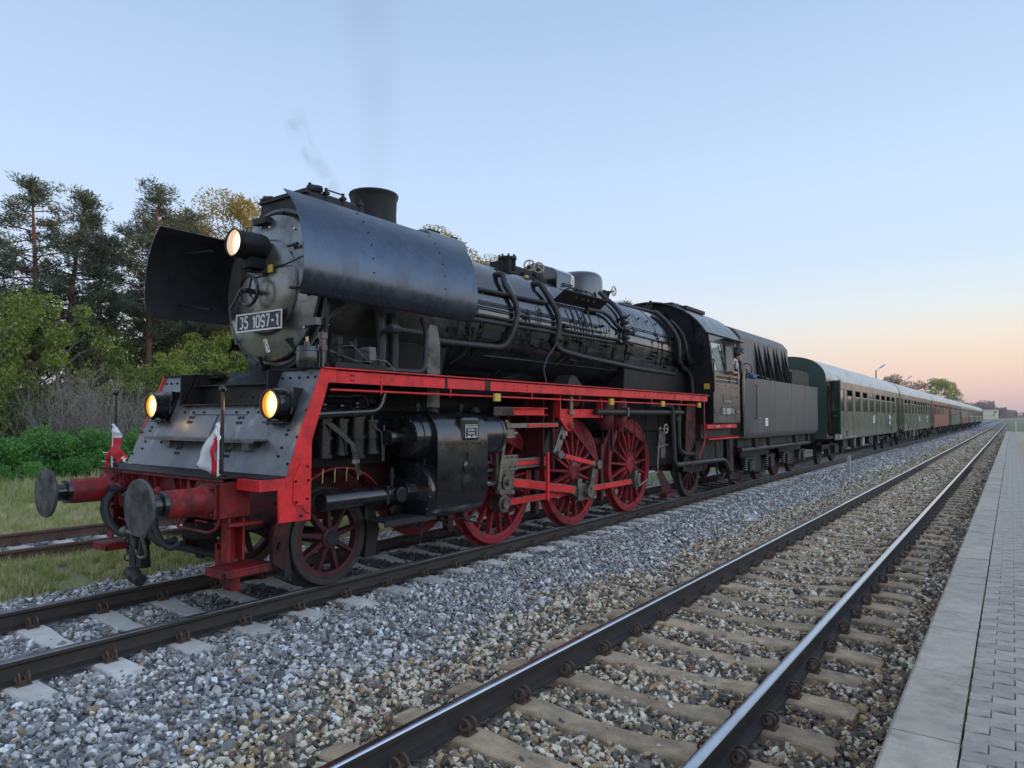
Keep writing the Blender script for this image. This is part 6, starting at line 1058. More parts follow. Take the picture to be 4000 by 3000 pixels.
mb.box(1.14,1.17,16.95,17.25,.2,1.3); TD(mb, 'tender_step', 'dark', 0)

# ------------------------------------------------------------------ coaches
def roof_pts(e=1.45, ez=3.15, top=4.0, n=18):
    o = []
    for k in range(n+1):
        t = PI*k/n; c, s_ = math.cos(t), math.sin(t); o.append((-e*abs(c)**.8*(1 if c > 0 else -1), ez+(top-ez)*abs(s_)**.95))
    return o
COACH_L = 19.85
def coach(y0, label, low, upm, nwin=9, detail=2, open_door=False, wstyle=0):
    r = thing('passenger_coach', (0,y0,0), label, 'coach', 'coaches of the train'); B = lambda mb, name, m, smooth=35, bevel=0., parent=None: build(mb, name, m, parent or r, smooth, bevel)
    y1 = y0+COACH_L; XS = 1.45; w0 = y0+2.05; pit = 1.81; ww = 1.16
    if nwin != 9: pit = (COACH_L-3.9)/nwin; ww = pit*.62
    wins = [(w0+pit*k, w0+pit*k+ww) for k in range(nwin)]; zb, zt = 2.0, 2.89
    for s in (1,-1):
        lo = MB(); hi = MB(); a, b = sorted((s*XS, s*(XS-.03)))
        lo.box(a,b,y0+1.4,y1-1.4,.93,zb if low == upm else 1.85)
        if low != upm: hi.box(a,b,y0+1.4,y1-1.4,1.85,zb)
        lo.box(a,b,y0,y0+.25,1.12,3.13); lo.box(a,b,y1-.25,y1,1.12,3.13)
        ed = [y0+1.4]+[v for w_ in wins for v in w_]+[y1-1.4]
        for k in range(0,len(ed),2): hi.box(a,b,ed[k],ed[k+1],zb,zt)
        hi.box(a,b,y0+.25,y1-.25,zt,3.14)
        B(lo, 'side_wall', low, 0); B(hi, 'upper_wall', upm, 0)
        if detail >= 1 or s > 0:
            for w_ in wins:
                x0, x1 = sorted((s*(XS+.004), s*(XS-.025))); fr = MB(); fr.box(x0,x1,w_[0],w_[0]+.03,zb,zt); fr.box(x0,x1,w_[1]-.03,w_[1],zb,zt); fr.box(x0,x1,w_[0]+.03,w_[1]-.03,zb,zb+.03); fr.box(x0,x1,w_[0]+.03,w_[1]-.03,zt-.03,zt)
                f = B(fr, 'window', 'platebk', 0)
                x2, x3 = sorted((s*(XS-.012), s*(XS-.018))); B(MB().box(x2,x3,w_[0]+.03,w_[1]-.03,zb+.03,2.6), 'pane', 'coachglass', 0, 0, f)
                x2, x3 = sorted((s*(XS-.002), s*(XS-.02))); B(MB().box(x2,x3,w_[0]+.03,w_[1]-.03,2.6,2.635), 'sash_rail', 'alu', 0, 0, f)
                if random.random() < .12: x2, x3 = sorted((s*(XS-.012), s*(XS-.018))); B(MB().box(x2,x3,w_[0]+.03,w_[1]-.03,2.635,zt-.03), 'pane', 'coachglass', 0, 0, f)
        for q, (ya, yb2) in enumerate(((y0+.25,y0+1.4),(y1-1.4,y1-.25))):
            x0, x1 = sorted((s*(XS-.06), s*(XS-.09)))
            if open_door and q == 0 and s > 0: continue
            d = B(MB().box(x0,x1,ya+.1,yb2-.1,1.12,2.1).box(x0,x1,ya+.1,ya+.3,2.1,2.9).box(x0,x1,yb2-.3,yb2-.1,2.1,2.9).box(x0,x1,ya+.1,yb2-.1,2.9,3.13), 'door', low, 0)
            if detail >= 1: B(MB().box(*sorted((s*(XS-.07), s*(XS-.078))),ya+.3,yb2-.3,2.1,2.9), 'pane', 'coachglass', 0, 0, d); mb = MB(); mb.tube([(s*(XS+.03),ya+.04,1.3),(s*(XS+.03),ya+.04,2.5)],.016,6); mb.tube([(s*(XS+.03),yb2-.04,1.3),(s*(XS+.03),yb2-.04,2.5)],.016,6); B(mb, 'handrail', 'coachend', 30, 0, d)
            B(MB().box(*sorted((s*(XS), s*(XS-.1))),ya,ya+.1,1.12,3.13).box(*sorted((s*(XS), s*(XS-.1))),yb2-.1,yb2,1.12,3.13), 'door_post', low, 0)
            B(MB().box(*sorted((s*1.15,s*1.5)),ya+.1,yb2-.1,.62,.65).box(*sorted((s*1.15,s*1.45)),ya+.1,yb2-.1,.9,.93).box(*sorted((s*1.12,s*1.15)),ya+.1,yb2-.1,.6,1.12), 'door_step', 'dark', 0)
    rp = roof_pts(); n = len(rp); mb = MB(); ysr = [y0]+list(np.linspace(y0+1,y1-1,6))+[y1]; mb.v = [(x,y,z) for y in ysr for x, z in rp]; mb.f = [(j*n+i,j*n+i+1,(j+1)*n+i+1,(j+1)*n+i) for j in range(len(ysr)-1) for i in range(n-1)]; rf_ = B(mb, 'roof', 'roof', 60)
    if detail >= 1: B(MB().box(-1.455,-1.43,y0,y1,3.13,3.165).box(1.43,1.455,y0,y1,3.13,3.165), 'gutter', low, 0, 0, rf_)
    for yy, dy in ((y0,-.03),(y1,.03)): mb = MB(); mb.prism([(-1.45,1.0),(1.45,1.0)]+[(x*.995,z-.004) for x, z in rp[::-1]],'Y',yy,yy+dy); B(mb, 'end_wall', 'coachend' if low != 'coachred' else low, 0); B(MB().box(-.55,.55,yy+dy*(.1 if dy>0 else 1)-(.14 if dy < 0 else 0),yy+dy*.1+(.16 if dy > 0 else 0),1.1,3.2), 'gangway', 'rubber', 0, .05)
    B(MB().box(-1.4,1.4,y0+.05,y1-.05,1.0,1.1), 'floor', 'dark', 0); B(MB().box(-.02,.02,y0+1.5,y1-1.5,1.1,3.2), 'partition', 'cream', 0)
    uf = MB(); uf.box(-.3,.3,y0+.1,y1-.1,.8,1.0)
    for k, (a, b, z) in enumerate(((4.2,5.2,.5),(6.0,6.6,.55),(8.2,8.9,.45),(10.5,11.8,.5),(13,13.7,.55))): uf.box(.5,1.2,y0+a,y0+b,z,.95); uf.box(-1.2,-.5,y0+a+.5,y0+b+.4,z,.95)
    B(uf, 'underframe', 'dark', 0)
    if detail >= 2:
        B(MB().box(1.15,1.3,y0+6.1,y0+6.55,.55,.9), 'battery_box', 'tender', 0, .01); B(MB().box(1.15,1.3,y0+8.3,y0+8.7,.5,.88), 'battery_box', 'concrete', 0, .01)
    for yb in (y0+3.0,y1-3.0):
        bg_ = B(MB().box(-1.02,-.95,yb-1.7,yb+1.7,.5,.75).box(.95,1.02,yb-1.7,yb+1.7,.5,.75).box(-1,1,yb-.2,yb+.2,.5,.8).box(1.02,1.2,yb-.35,yb+.35,.4,.7), 'bogie', 'dark', 0, .02)
        for dy in (-1.25,1.25):
            for s in ((1,-1) if detail else (1,)): B(MB().lathe([(0,.02),(.36,.0),(.40,.03),(.46,.03),(.46,-.05),(.49,-.06),(.49,-.09),(0,-.09)], (s*.78,yb+dy,.46), 'X', 28), 'wheel', 'dark', 30, 0, bg_); B(MB().box(*sorted((s*1.0,s*1.18)),yb+dy-.13,yb+dy+.13,.34,.6), 'axle_box', 'dark', 0, .02, bg_)
    for s in (-1,1):
        for yy, d in ((y0,-1),(y1,1)): B(MB().cyl((s*.9,yy,1.04),(s*.9,yy+d*.3,1.04),.1,n=12).cyl((s*.9,yy+d*.3,1.04),(s*.9,yy+d*.34,1.04),.22,n=20), 'buffer', 'dark', 30)
    if detail >= 2:
        B(MB().box(1.451,1.454,y0+10.2,y0+10.75,1.5,1.86), 'info_sticker', mat('pale_blue_sticker',(.45,.55,.6),.6), 0); B(MB().box(1.451,1.47,y0+15.2,y0+15.8,1.35,1.95), 'data_board', 'platebk', 0); B(MB().box(1.471,1.474,y0+15.28,y0+15.72,1.68,1.9).box(1.471,1.474,y0+15.28,y0+15.72,1.4,1.58), 'data_sheet', 'white', 0)
        B(MB().box(1.451,1.454,y0+16.0,y0+16.3,1.6,1.85).box(1.451,1.4535,y0+2.3,y0+2.6,.98,1.1).box(1.451,1.4535,y0+1.55,y0+1.75,1.0,1.06), 'side_lettering', 'concrete', 0)
        for yy in (3.6,16.2): B(MB().box(1.451,1.47,y0+yy,y0+yy+.12,1.15,1.25).box(1.451,1.465,y0+yy+.03,y0+yy+.09,1.02,1.15), 'charging_socket', 'dark', 0)
        for k in range(9): B(MB().box(1.451,1.4535,y0+4.2+k*.28,y0+4.36+k*.28,.97,1.03), 'side_lettering', 'concrete', 0) if k < 6 else None
    if open_door:
        hp = Vector((1.47,y0+.42,0)); e = Vector((1.93,y0-.12,0)); d = (e-hp); L_ = d.length; q = Vector((d.y,-d.x,0)).normalized()*.018
        def leaf(mb, u0, u1, z0, z1, k=1.):
            p, w_ = hp+d*u0, hp+d*u1; mb.add([p-q*k+Vector((0,0,z0)),w_-q*k+Vector((0,0,z0)),w_+q*k+Vector((0,0,z0)),p+q*k+Vector((0,0,z0)),p-q*k+Vector((0,0,z1)),w_-q*k+Vector((0,0,z1)),w_+q*k+Vector((0,0,z1)),p+q*k+Vector((0,0,z1))],[(0,3,2,1),(4,5,6,7),(0,1,5,4),(1,2,6,5),(2,3,7,6),(3,0,4,7)])
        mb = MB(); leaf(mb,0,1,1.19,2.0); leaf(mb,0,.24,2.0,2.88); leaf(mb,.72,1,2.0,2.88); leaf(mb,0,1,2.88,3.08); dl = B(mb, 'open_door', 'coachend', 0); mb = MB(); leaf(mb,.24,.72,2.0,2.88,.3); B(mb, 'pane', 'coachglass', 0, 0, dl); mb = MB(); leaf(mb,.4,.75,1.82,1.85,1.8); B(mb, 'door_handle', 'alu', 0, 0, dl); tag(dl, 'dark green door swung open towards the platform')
        mb = MB(); mb.tube([(1.49,y0+.36,1.2),(1.49,y0+.36,3.0)],.014,6); B(mb, 'orange_grab_pole', mat('orange_brown_pole',(.35,.15,.06),.5), 30)
        B(MB().box(.3,.34,y0+.3,y0+1.4,1.12,3.1), 'vestibule_wall', 'cream', 0)
    return r
CP = 20.22
specs = [('green passenger coach right behind the tender with its front door open','coachgreen','coachgreen',9,2,True),('second green coach, following the coach with the open door','coachgreen','coachgreen',9,2,False),('plain red coach, third behind the engine','coachred','coachred',9,1,False),('green coach coupled behind the plain red coach','coachgreen','coachgreen',10,1,False),('two tone coach, red below and beige above','coachred','coachbeige',8,0,False),('beige and green coach just behind the two tone red coach','coachgreen','coachbeige',9,0,False),('second to last coach of the train, small in the distance','coachgreen','coachbeige',9,0,False),('last coach of the train, smallest in the distance','coachgreen','coachbeige',9,0,False)]
for k, (lb, lo, hi, nw, dt, od) in enumerate(specs): coach(26.6+CP*k, lb, lo, hi, nw, dt, od)

# ------------------------------------------------------------------ flags on the marker rods
def cloth(name, polys, y, parent_label, label, ties):
    t = thing('flag', polys[0][2], label, 'flag', 'pennants tied to the marker rods')
    for nm, m, _, po in [(p[0],p[1],p[2],p[3]) for p in polys]:
        mb = MB(); N_ = 10; L0, R0 = po
        v = []
        for i in range(N_+1):
            a = i/N_; l = np.array(L0[0])*(1-a)+np.array(L0[1])*a if len(L0) == 2 else np.array([np.interp(a*(len(L0)-1),range(len(L0)),[q[c] for q in L0]) for c in (0,1)])
            r_ = np.array([np.interp(a*(len(R0)-1),range(len(R0)),[q[c] for q in R0]) for c in (0,1)])
            for j in range(9):
                u = j/8; p = l*(1-u)+r_*u; v.append((p[0], y-.012+.022*math.sin(u*7+a*4+len(nm))*(.3+u*.7)+.012*math.sin(a*9), p[1]))
        mb.add(v, [(i*9+j,i*9+j+1,(i+1)*9+j+1,(i+1)*9+j) for i in range(N_) for j in range(8)]); o = build(mb, nm, m, t, 80); md = o.modifiers.new('thickness','SOLIDIFY'); md.thickness = .002
    for a, b in ties: mb = MB(); mb.tube([a,b],.0045,5); build(mb, 'cable_tie', 'white', t)
    return t
f1 = cloth('flag', [('white_field','flagwhite',(1.0,3.56,1.26),([(1.012,1.73),(.86,1.59),(.74,1.46),(.665,1.343)],[(1.014,1.725),(.965,1.60),(.925,1.45),(.90,1.27)])),('red_field','flagred',(1,3.56,1.26),([(.968,1.60),(.925,1.53),(.93,1.44),(.9,1.265)],[(1.012,1.60),(1.012,1.5),(1.01,1.4),(1.0,1.265)])),('white_edge','flagwhite',(1,3.56,1.26),([(1.005,1.73),(1.012,1.58)],[(1.016,1.73),(1.014,1.58)]))], 3.56, '', 'white and red pennant with a broad white side on the marker rod nearer the platform', [((.96,3.57,1.42),(1.08,3.53,1.42)),((.97,3.57,1.285),(1.09,3.53,1.275))])
build(MB().cyl((1.016,3.555,1.255),(1.016,3.555,1.74),.008,n=8), 'flag_stick', 'white', f1)
f2 = cloth('flag', [('white_field','flagwhite',(-.95,3.56,1.26),([(-.945,1.705),(-.946,1.56)],[(-.93,1.705),(-.80,1.627),(-.765,1.56)])),('red_field','flagred',(-.95,3.56,1.26),([(-.946,1.558),(-.94,1.40),(-.85,1.29)],[(-.765,1.558),(-.70,1.45),(-.645,1.345)])),('red_tail','flagred',(-.95,3.56,1.26),([(-.975,1.48),(-1.04,1.38),(-1.1,1.256)],[(-.955,1.48),(-.965,1.36),(-1.0,1.25)])),('white_tail','flagwhite',(-.95,3.56,1.26),([(-.70,1.38),(-.73,1.33)],[(-.64,1.345),(-.60,1.30)]))], 3.56, '', 'red and white pennant with a mostly red side on the farther marker rod', [((-1.16,3.55,1.40),(-.95,3.58,1.40)),((-1.17,3.55,1.305),(-.95,3.58,1.305))])
build(MB().cyl((-.95,3.555,1.25),(-.945,3.555,1.71),.008,n=8), 'flag_stick', 'white', f2)
# ------------------------------------------------------------------ vegetation
def leafmat(name, base, base2, transl=.35, rnd=.18):
    m = bpy.data.materials.new(name); m.use_nodes = True; t = m.node_tree; t.nodes.clear(); n = t.nodes.new; l = t.links.new
    o = n('ShaderNodeOutputMaterial'); d = n('ShaderNodeBsdfPrincipled'); d.inputs['Roughness'].default_value = .65; tr = n('ShaderNodeBsdfTranslucent'); mi = n('ShaderNodeMixShader'); mi.inputs[0].default_value = transl
    g = n('ShaderNodeNewGeometry'); oi = n('ShaderNodeObjectInfo')
    z = n('ShaderNodeTexNoise'); z.inputs['Scale'].default_value = .9; z.inputs['Detail'].default_value = 5; l(g.outputs['Position'], z.inputs['Vector'])
    ad = n('ShaderNodeMath'); ad.operation = 'MULTIPLY_ADD'; ad.inputs[1].default_value = .45; l(g.outputs['Random Per Island'], ad.inputs[0]); l(z.outputs[0], ad.inputs[2])
    mr_ = n('ShaderNodeMapRange'); mr_.inputs['From Min'].default_value = .45; mr_.inputs['From Max'].default_value = .95; l(ad.outputs[0], mr_.inputs['Value'])
    mx_ = n('ShaderNodeMix'); mx_.data_type = 'RGBA'; l(mr_.outputs[0], mx_.inputs['Factor']); mx_.inputs['A'].default_value = tuple(base)+(1,); mx_.inputs['B'].default_value = tuple(base2)+(1,)
    rv = n('ShaderNodeMapRange'); rv.inputs['To Min'].default_value = 1-rnd; rv.inputs['To Max'].default_value = 1+rnd; l(oi.outputs['Random'], rv.inputs['Value'])
    s = n('ShaderNodeVectorMath'); s.operation = 'SCALE'; l(mx_.outputs['Result'], s.inputs[0]); l(rv.outputs[0], s.inputs['Scale'])
    l(s.outputs[0], d.inputs['Base Color']); l(s.outputs[0], tr.inputs[0]); l(d.outputs[0], mi.inputs[1]); l(tr.outputs[0], mi.inputs[2]); l(mi.outputs[0], o.inputs[0]); return m
M['needle'] = leafmat('pine_needles', (.05,.075,.05), (.12,.15,.085), .25)
M['leaf'] = leafmat('fresh_green_leaves', (.14,.22,.035), (.42,.48,.10), .45)
M['leafgold'] = leafmat('young_golden_oak_leaves', (.2,.18,.04), (.42,.30,.08), .45)
M['leafhedge'] = leafmat('bright_hedge_leaves', (.07,.2,.035), (.2,.44,.09), .4)
M['leafdark'] = leafmat('dull_woodland_leaves', (.06,.1,.03), (.17,.22,.06), .4)
M['leafbrown'] = leafmat('budding_brown_twigs', (.16,.115,.085), (.3,.21,.15), .3)
def quads(C, U, V):
    # leaf quads from centre, half-length and half-width vectors
    n = len(C); v = np.empty((n*4,3), np.float32); v[0::4] = C-U; v[1::4] = C-V*.9+U*.1; v[2::4] = C+U; v[3::4] = C+V*.9+U*.1
    me = bpy.data.meshes.new('crown'); me.vertices.add(n*4); me.vertices.foreach_set('co', v.ravel()); me.loops.add(n*4); me.loops.foreach_set('vertex_index', np.arange(n*4, dtype=np.int32)); me.polygons.add(n); me.polygons.foreach_set('loop_start', np.arange(0,n*4,4,dtype=np.int32)); me.polygons.foreach_set('loop_total', np.full(n,4,np.int32)); me.update(calc_edges=True); return me
def rdir(g, n, k=3): v = g.normal(0,1,(n,3)); return v/np.linalg.norm(v,axis=1)[:,None]
def leaves_in(g, centres, radii, per, L0, L1, flat=.75):
    C = []; 
    for c, r in zip(centres, radii):
        d = rdir(g, per); q = g.uniform(.25,1,per)**.45*r; p = c+d*q[:,None]*np.array([1,1,flat]); C.append(p)
    C = np.concatenate(C); n = len(C); u = rdir(g,n); w_ = np.cross(u, rdir(g,n)); w_ /= np.linalg.norm(w_,axis=1)[:,None]+1e-6; s = g.uniform(L0,L1,n)[:,None]; return C, u*s, w_*s*.55
def tree_obj(name, label, cat, trunk, crown, bark, leaf, group=None):
    t = thing(name, (0,0,0), label, cat, group); tr = build(trunk, 'trunk', bark, t, 60, 0, at=(0,0,0)); tr.location = (0,0,0)
    crown.materials.append(M[leaf]); c = link('crown', crown, (0,0,0), t); return t
def pine(seed, H=12.0, base=.36, spread=2.3, fork=False):
    g = np.random.default_rng(seed); r = random.Random(seed); tb = MB()
    def tx(z): q = z/H; return Vector((.35*math.sin(q*3+seed)*q, .3*math.sin(q*4+seed*2)*q, z))
    N_ = 14; tb.tube([tx(H*k/N_) for k in range(N_+1)], [.19*(1-k/N_)**.8+.02 for k in range(N_+1)], 8)
    cs = []; z = H*base*.6; 
    while z < H*.99:
        q = (z/H-base)/(1-base); nb = r.choice((2,3,3,4)) if q > 0 else r.choice((0,1,1)); env = (math.sin(min(1,max(.02,q)*1.15)*PI*.82+.35))*spread if q > 0 else spread*.6
        for _ in range(nb):
            a = r.uniform(0,2*PI); L_ = env*r.uniform(.45,1.15)+.25; p0 = tx(z); rise = r.uniform(-.1,.45)*L_; pts = [p0, p0+Vector((math.cos(a)*L_*.5,math.sin(a)*L_*.5,rise*.35+r.uniform(-.1,.1))), p0+Vector((math.cos(a)*L_,math.sin(a)*L_,rise))]
            tb.tube(pts, [.045*(1-q*.5 if q > 0 else 1),.028,.01], 5)
            if q < 0: continue
            for k in range(int(3+L_*4)): u = r.uniform(.35,1.05); p = pts[1].lerp(pts[2], max(0,(u-.5)*2)) if u > .5 else pts[0].lerp(pts[1], u*2); cs.append(p+Vector((r.gauss(0,.16),r.gauss(0,.16),r.gauss(.05,.1))))
        z += H*.026*r.uniform(.6,1.3)
    cs += [tx(H*.97)+Vector((r.gauss(0,.12),r.gauss(0,.12),r.uniform(-.4,.35))) for _ in range(10)]
    cs = np.array([tuple(c) for c in cs]); per = 24; C = np.repeat(cs,per,0)+g.normal(0,.1,(len(cs)*per,3)); n = len(C); d = rdir(g,n); d[:,2] = np.abs(d[:,2])*.7+.15; L_ = g.uniform(.07,.16,n)[:,None]; w_ = np.cross(d, rdir(g,n)); w_ /= np.linalg.norm(w_,axis=1)[:,None]; me = quads(C+d*L_, d*L_, w_*.022); return tb, me
def broad(seed, H=11.0, R=2.8, ncl=46, per=230, L0=.06, L1=.115, base=.3, bare=False):
    g = np.random.default_rng(seed); r = random.Random(seed); tb = MB(); lean = Vector((r.uniform(-.06,.06),r.uniform(-.06,.06),1)); zf = H*base
    tb.tube([lean*(H*.62*k/8)+Vector((.12*math.sin(k+seed),.12*math.cos(k*1.3+seed),0))*(k/8) for k in range(9)], [.2*(1-k/10) for k in range(9)], 8)
    cs, rs = [], []
    for _ in range(ncl):
        a = r.uniform(0,2*PI); h = r.random(); zz = zf+(H-zf)*h; env = R*(math.sin(PI*(.12+.80*h))**.7); rr = env*math.sqrt(r.random())*.95; c = Vector((math.cos(a)*rr,math.sin(a)*rr,zz-.3)); cs.append(tuple(c)); rs.append(r.uniform(.45,.95)*(R/2.8)); b0 = lean*(max(zf*.8, zz*.72)); mid = b0.lerp(c,.5)+Vector((0,0,.2)); tb.tube([b0,mid,c],[.05,.032,.008],5)
        for _ in range(2): e = c+Vector((r.gauss(0,.5),r.gauss(0,.5),r.gauss(.1,.4))); tb.tube([mid.lerp(c,.5),e],[.016,.004],4)
    C, U, V = leaves_in(g, np.array(cs), rs, per, L0, L1); return tb, quads(C,U,V)
def bush(seed, sx, sy, h, n=7000, L0=.04, L1=.075):
    g = np.random.default_rng(seed); r = random.Random(seed); tb = MB(); cs, rs = [], []
    for _ in range(26): a = r.uniform(0,2*PI); q = math.sqrt(r.random()); c = Vector((math.cos(a)*q*sx*.8, math.sin(a)*q*sy*.8, r.uniform(.18,.82)*h*(1-.35*q))); cs.append(tuple(c)); rs.append(r.uniform(.28,.5)*h*.62); tb.tube([Vector((c.x*.3,c.y*.3,0)),c],[.02,.006],4)
    C, U, V = leaves_in(g, np.array(cs), rs, n//26, L0, L1, .8); k = C[:,2] > .0; return tb, quads(C[k],U[k],V[k])
def thicket(seed, R, h, n=110):
    r = random.Random(seed); tb = MB()
    for _ in range(n):
        a = r.uniform(0,2*PI); q = math.sqrt(r.random())*R; p = Vector((math.cos(a)*q,math.sin(a)*q*.6,0)); H = h*r.uniform(.5,1.05); d = Vector((r.gauss(0,.22),r.gauss(0,.22),1)); pts = [p]; 
        for k in range(4): d = (d+Vector((r.gauss(0,.16),r.gauss(0,.16),.1))).normalized(); pts.append(pts[-1]+d*H/4)
        tb.tube(pts, [.016,.012,.009,.006,.003], 3)
        for k in range(7): i = r.randint(1,3); b = pts[i].lerp(pts[i+1], r.random()); e = b+Vector((r.gauss(0,.35),r.gauss(0,.35),r.uniform(.05,.6)))*h*.28; m_ = b.lerp(e,.5)+Vector((r.gauss(0,.04),r.gauss(0,.04),.05)); tb.tube([b,m_,e],[.006,.004,.002],3)
    return tb
zg = lambda x, y: float(zground(np.array([x]), np.array([y]))[0])
# three tall pines and a slimmer one at the left
P1 = [pine(3,11.9,.34,2.5), pine(11,11.9,.36,1.75), pine(17,12.9,.42,2.6), pine(23,10.2,.55,.9)]
X0 = -26.0
for (tb, me), (x, y), lb in zip(P1, ((X0,11.75),(X0,13.3),(X0,16.7),(X0-.6,14.8)), ('broad dark pine at the left edge of the woodland','straight slender pine with a pointed crown, second from the left','tall forked pine standing behind the smoke deflector','thin young pine between the two tall pines')):
    t = tree_obj('pine_tree', lb, 'tree', tb, me, 'bark', 'needle', 'pines at the woodland edge'); t.location = (x, y, zg(x,y)-.1)
pb = [P1[0], P1[2]]
def put(proto, x, y, s, rz, label, group, z=None):
    c = copy_tree(proto, None, (x, y, (zg(x,y) if z is None else z)-.1), (0,0,rz), (s,s,s)); tag(c, label, None, group); return c
pines = [o for o in S.objects if o.name.startswith('pine_tree') and not o.parent]
put(pines[0], -27.5, 9.4, .98, 2.0, 'pine cut by the left border of the picture', 'pines at the woodland edge')
put(pines[2], -27, 18.6, .95, 1.1, 'pine half hidden behind the far smoke deflector', 'pines at the woodland edge')
tb, me = broad(5, 13.8, 3.7, 80, 420, .055, .1, .3); oak = tree_obj('oak_tree', 'golden young oak lit by the low sun above the smokebox', 'tree', tb, me, 'barkgrey', 'leafgold'); oak.location = (-27,21.6,zg(-27,21)); 
put(oak, -28.5, 25.0, .97, 2.2, 'golden leafed oak just right of the other lit oak, partly behind the engine', None); put(oak, -29, 19.6, .93, 4.0, 'golden leafed oak left of the other lit oaks, behind the pine', None)
# leafy trees below and behind the pines
bl = [tree_obj('leafy_tree', 'tall fresh green tree in the woodland edge', 'tree', *broad(31+k, 6.4+k*.5, 2.3, 40, 210, .05, .1, .12), 'barkgrey', 'leaf', 'leafy trees under the pines') for k in range(3)]
spots = [(-23.2,8.6,.95),(-23.6,10.2,1.0),(-24.2,12.0,.92),(-25.0,19.8,.98),(-25.5,22.4,1.0),(-24.5,17.9,.8),(-27.5,12.6,1.02),(-28,15.4,.9),(-28.5,18,1.0),(-29,21,1.05),(-29.5,11.2,.95),(-30,14.4,.9),(-29.6,17.2,.95),(-30.5,20.5,1.0),(-22.0,6.6,.72),(-22.3,9.1,.74),(-22.9,14.6,.62),(-23.2,16.3,.68),(-26.5,10.6,1.1),(-26.8,14.2,.95)]
for k, (x, y, s) in enumerate(spots):
    if k < 3: o = bl[k]; o.location = (x,y,zg(x,y)-.1); o.scale = (s,s,s)
    else: put(bl[k%3], x, y, s, k*1.3, 'tall fresh green tree in the woodland edge', 'leafy trees under the pines')
dk = [tree_obj('woodland_tree', 'dull green tree deeper in the wood behind the pines', 'tree', *broad(51+k, 8.5, 2.6, 34, 150, .07, .13, .2), 'barkgrey', 'leafdark', 'trees deeper in the wood') for k in range(2)]
k = 0
for x in (-32,-37):
    for y in np.arange(9, 33, 3.4):
        xx, yy = x+random.uniform(-1.5,1.5), y*(1+(-x-32)*.03)+random.uniform(-1.2,1.2); s = random.uniform(.5,.66) if y < 30 else random.uniform(.75,.98)
        if k < 2: dk[k].location = (xx,yy,-.3); dk[k].scale = (s,s,s)
        else: put(dk[k%2], xx, yy, s, k*.9, 'dull green tree deeper in the wood behind the pines', 'trees deeper in the wood', -.3)
        k += 1
# single crowns that peep over the boiler and the cab
put(oak, -26, 36, 1.09, .6, 'oak crown just showing above the boiler behind the chimney', None); put(oak, -26, 41.2, 1.04, 1.9, 'small oak crown peeping over the boiler between chimney and steam valves', None)
put(pines[3], -26, 65.6, 1.36, .4, 'tip of a thin pine above the firebox', None); put(pines[1], -26, 78.6, 1.30, .9, 'pine crown rising just above the cab roof', None)
# hedge and thickets in front
hb = [tree_obj('hedge_bush', 'bright green bush in the low hedge beyond the siding', 'bush', *bush(71+k, 1.5, 1.5, 1.95), 'barkgrey', 'leafhedge', 'low green hedge') for k in range(3)]
hs = [(-18.6,5.2,1.08),(-18.9,6.6,1.12),(-19.2,8.0,1.05),(-18.8,9.3,1.14),(-19.0,10.6,1.1),(-19.3,11.9,1.05),(-19.0,13.2,1.1),(-19.5,14.6,.95),(-19.2,16.2,.9),(-19.6,18,.9),(-17.6,6.0,.6),(-17.4,8.4,.55),(-17.5,10.4,.6),(-17.8,12.6,.6)]
for k, (x, y, s) in enumerate(hs):
    if k < 3: hb[k].location = (x,y,zg(x,y)-.1); hb[k].scale = (s,s,s)
    else: put(hb[k%3], x, y, s, k*1.7, 'bright green bush in the low hedge beyond the siding', 'low green hedge')
th = None
for k, (x, y, R, h, n) in enumerate(((-20.8,10.6,1.3,3.6,120),(-21,12.2,1.3,3.9,140),(-21,13.6,1.2,3.3,120),(-21.3,8.6,1.0,2.6,26),(-21.4,7.2,.9,3.0,20),(-21.3,15.2,1.2,3.0,90))):
    tb = thicket(91+k, R, h, n); o = build(tb, 'bare_shrub', 'twig', None, 60, 0, at=(0,0,0), recalc=False); o.location = (x,y,zg(x,y)-.1); tag(o, ['leafless grey brown shrub behind the hedge, tallest clump in the middle','leafless grey brown shrub with crowded upright twigs left of the lamp','leafless shrub just left of the left headlamp','thin bare shrub behind the left part of the hedge','sparse bare shrub at the left picture edge','leafless shrub hidden partly behind the apron'][k], 'shrub', 'bare shrubs behind the hedge')
lb_ = [tree_obj('undergrowth_bush', 'dark leafy bush filling the wood below the pines', 'bush', *bush(81+k, 1.8, 1.8, 3.4, 7000, .05, .09), 'barkgrey', 'leafdark', 'undergrowth below the pines') for k in range(2)]
for k, (x, y, s) in enumerate(((-22.8,7.6,1.0),(-22.9,9.6,1.0),(-23,11.6,.95),(-23,13.6,1.05),(-23.2,15.6,1.0),(-23.4,17.6,1.0),(-23.4,19.8,1.0),(-23.6,22,1.0),(-26.5,10,1.3),(-27,14,1.1),(-27,17,1.3),(-27,20,1.3))):
    if k < 2: lb_[k].location = (x,y,zg(x,y)-.1); lb_[k].scale = (s,s,s)
    else: put(lb_[k%2], x, y, s, k*1.1, 'dark leafy bush filling the wood below the pines', 'undergrowth below the pines')
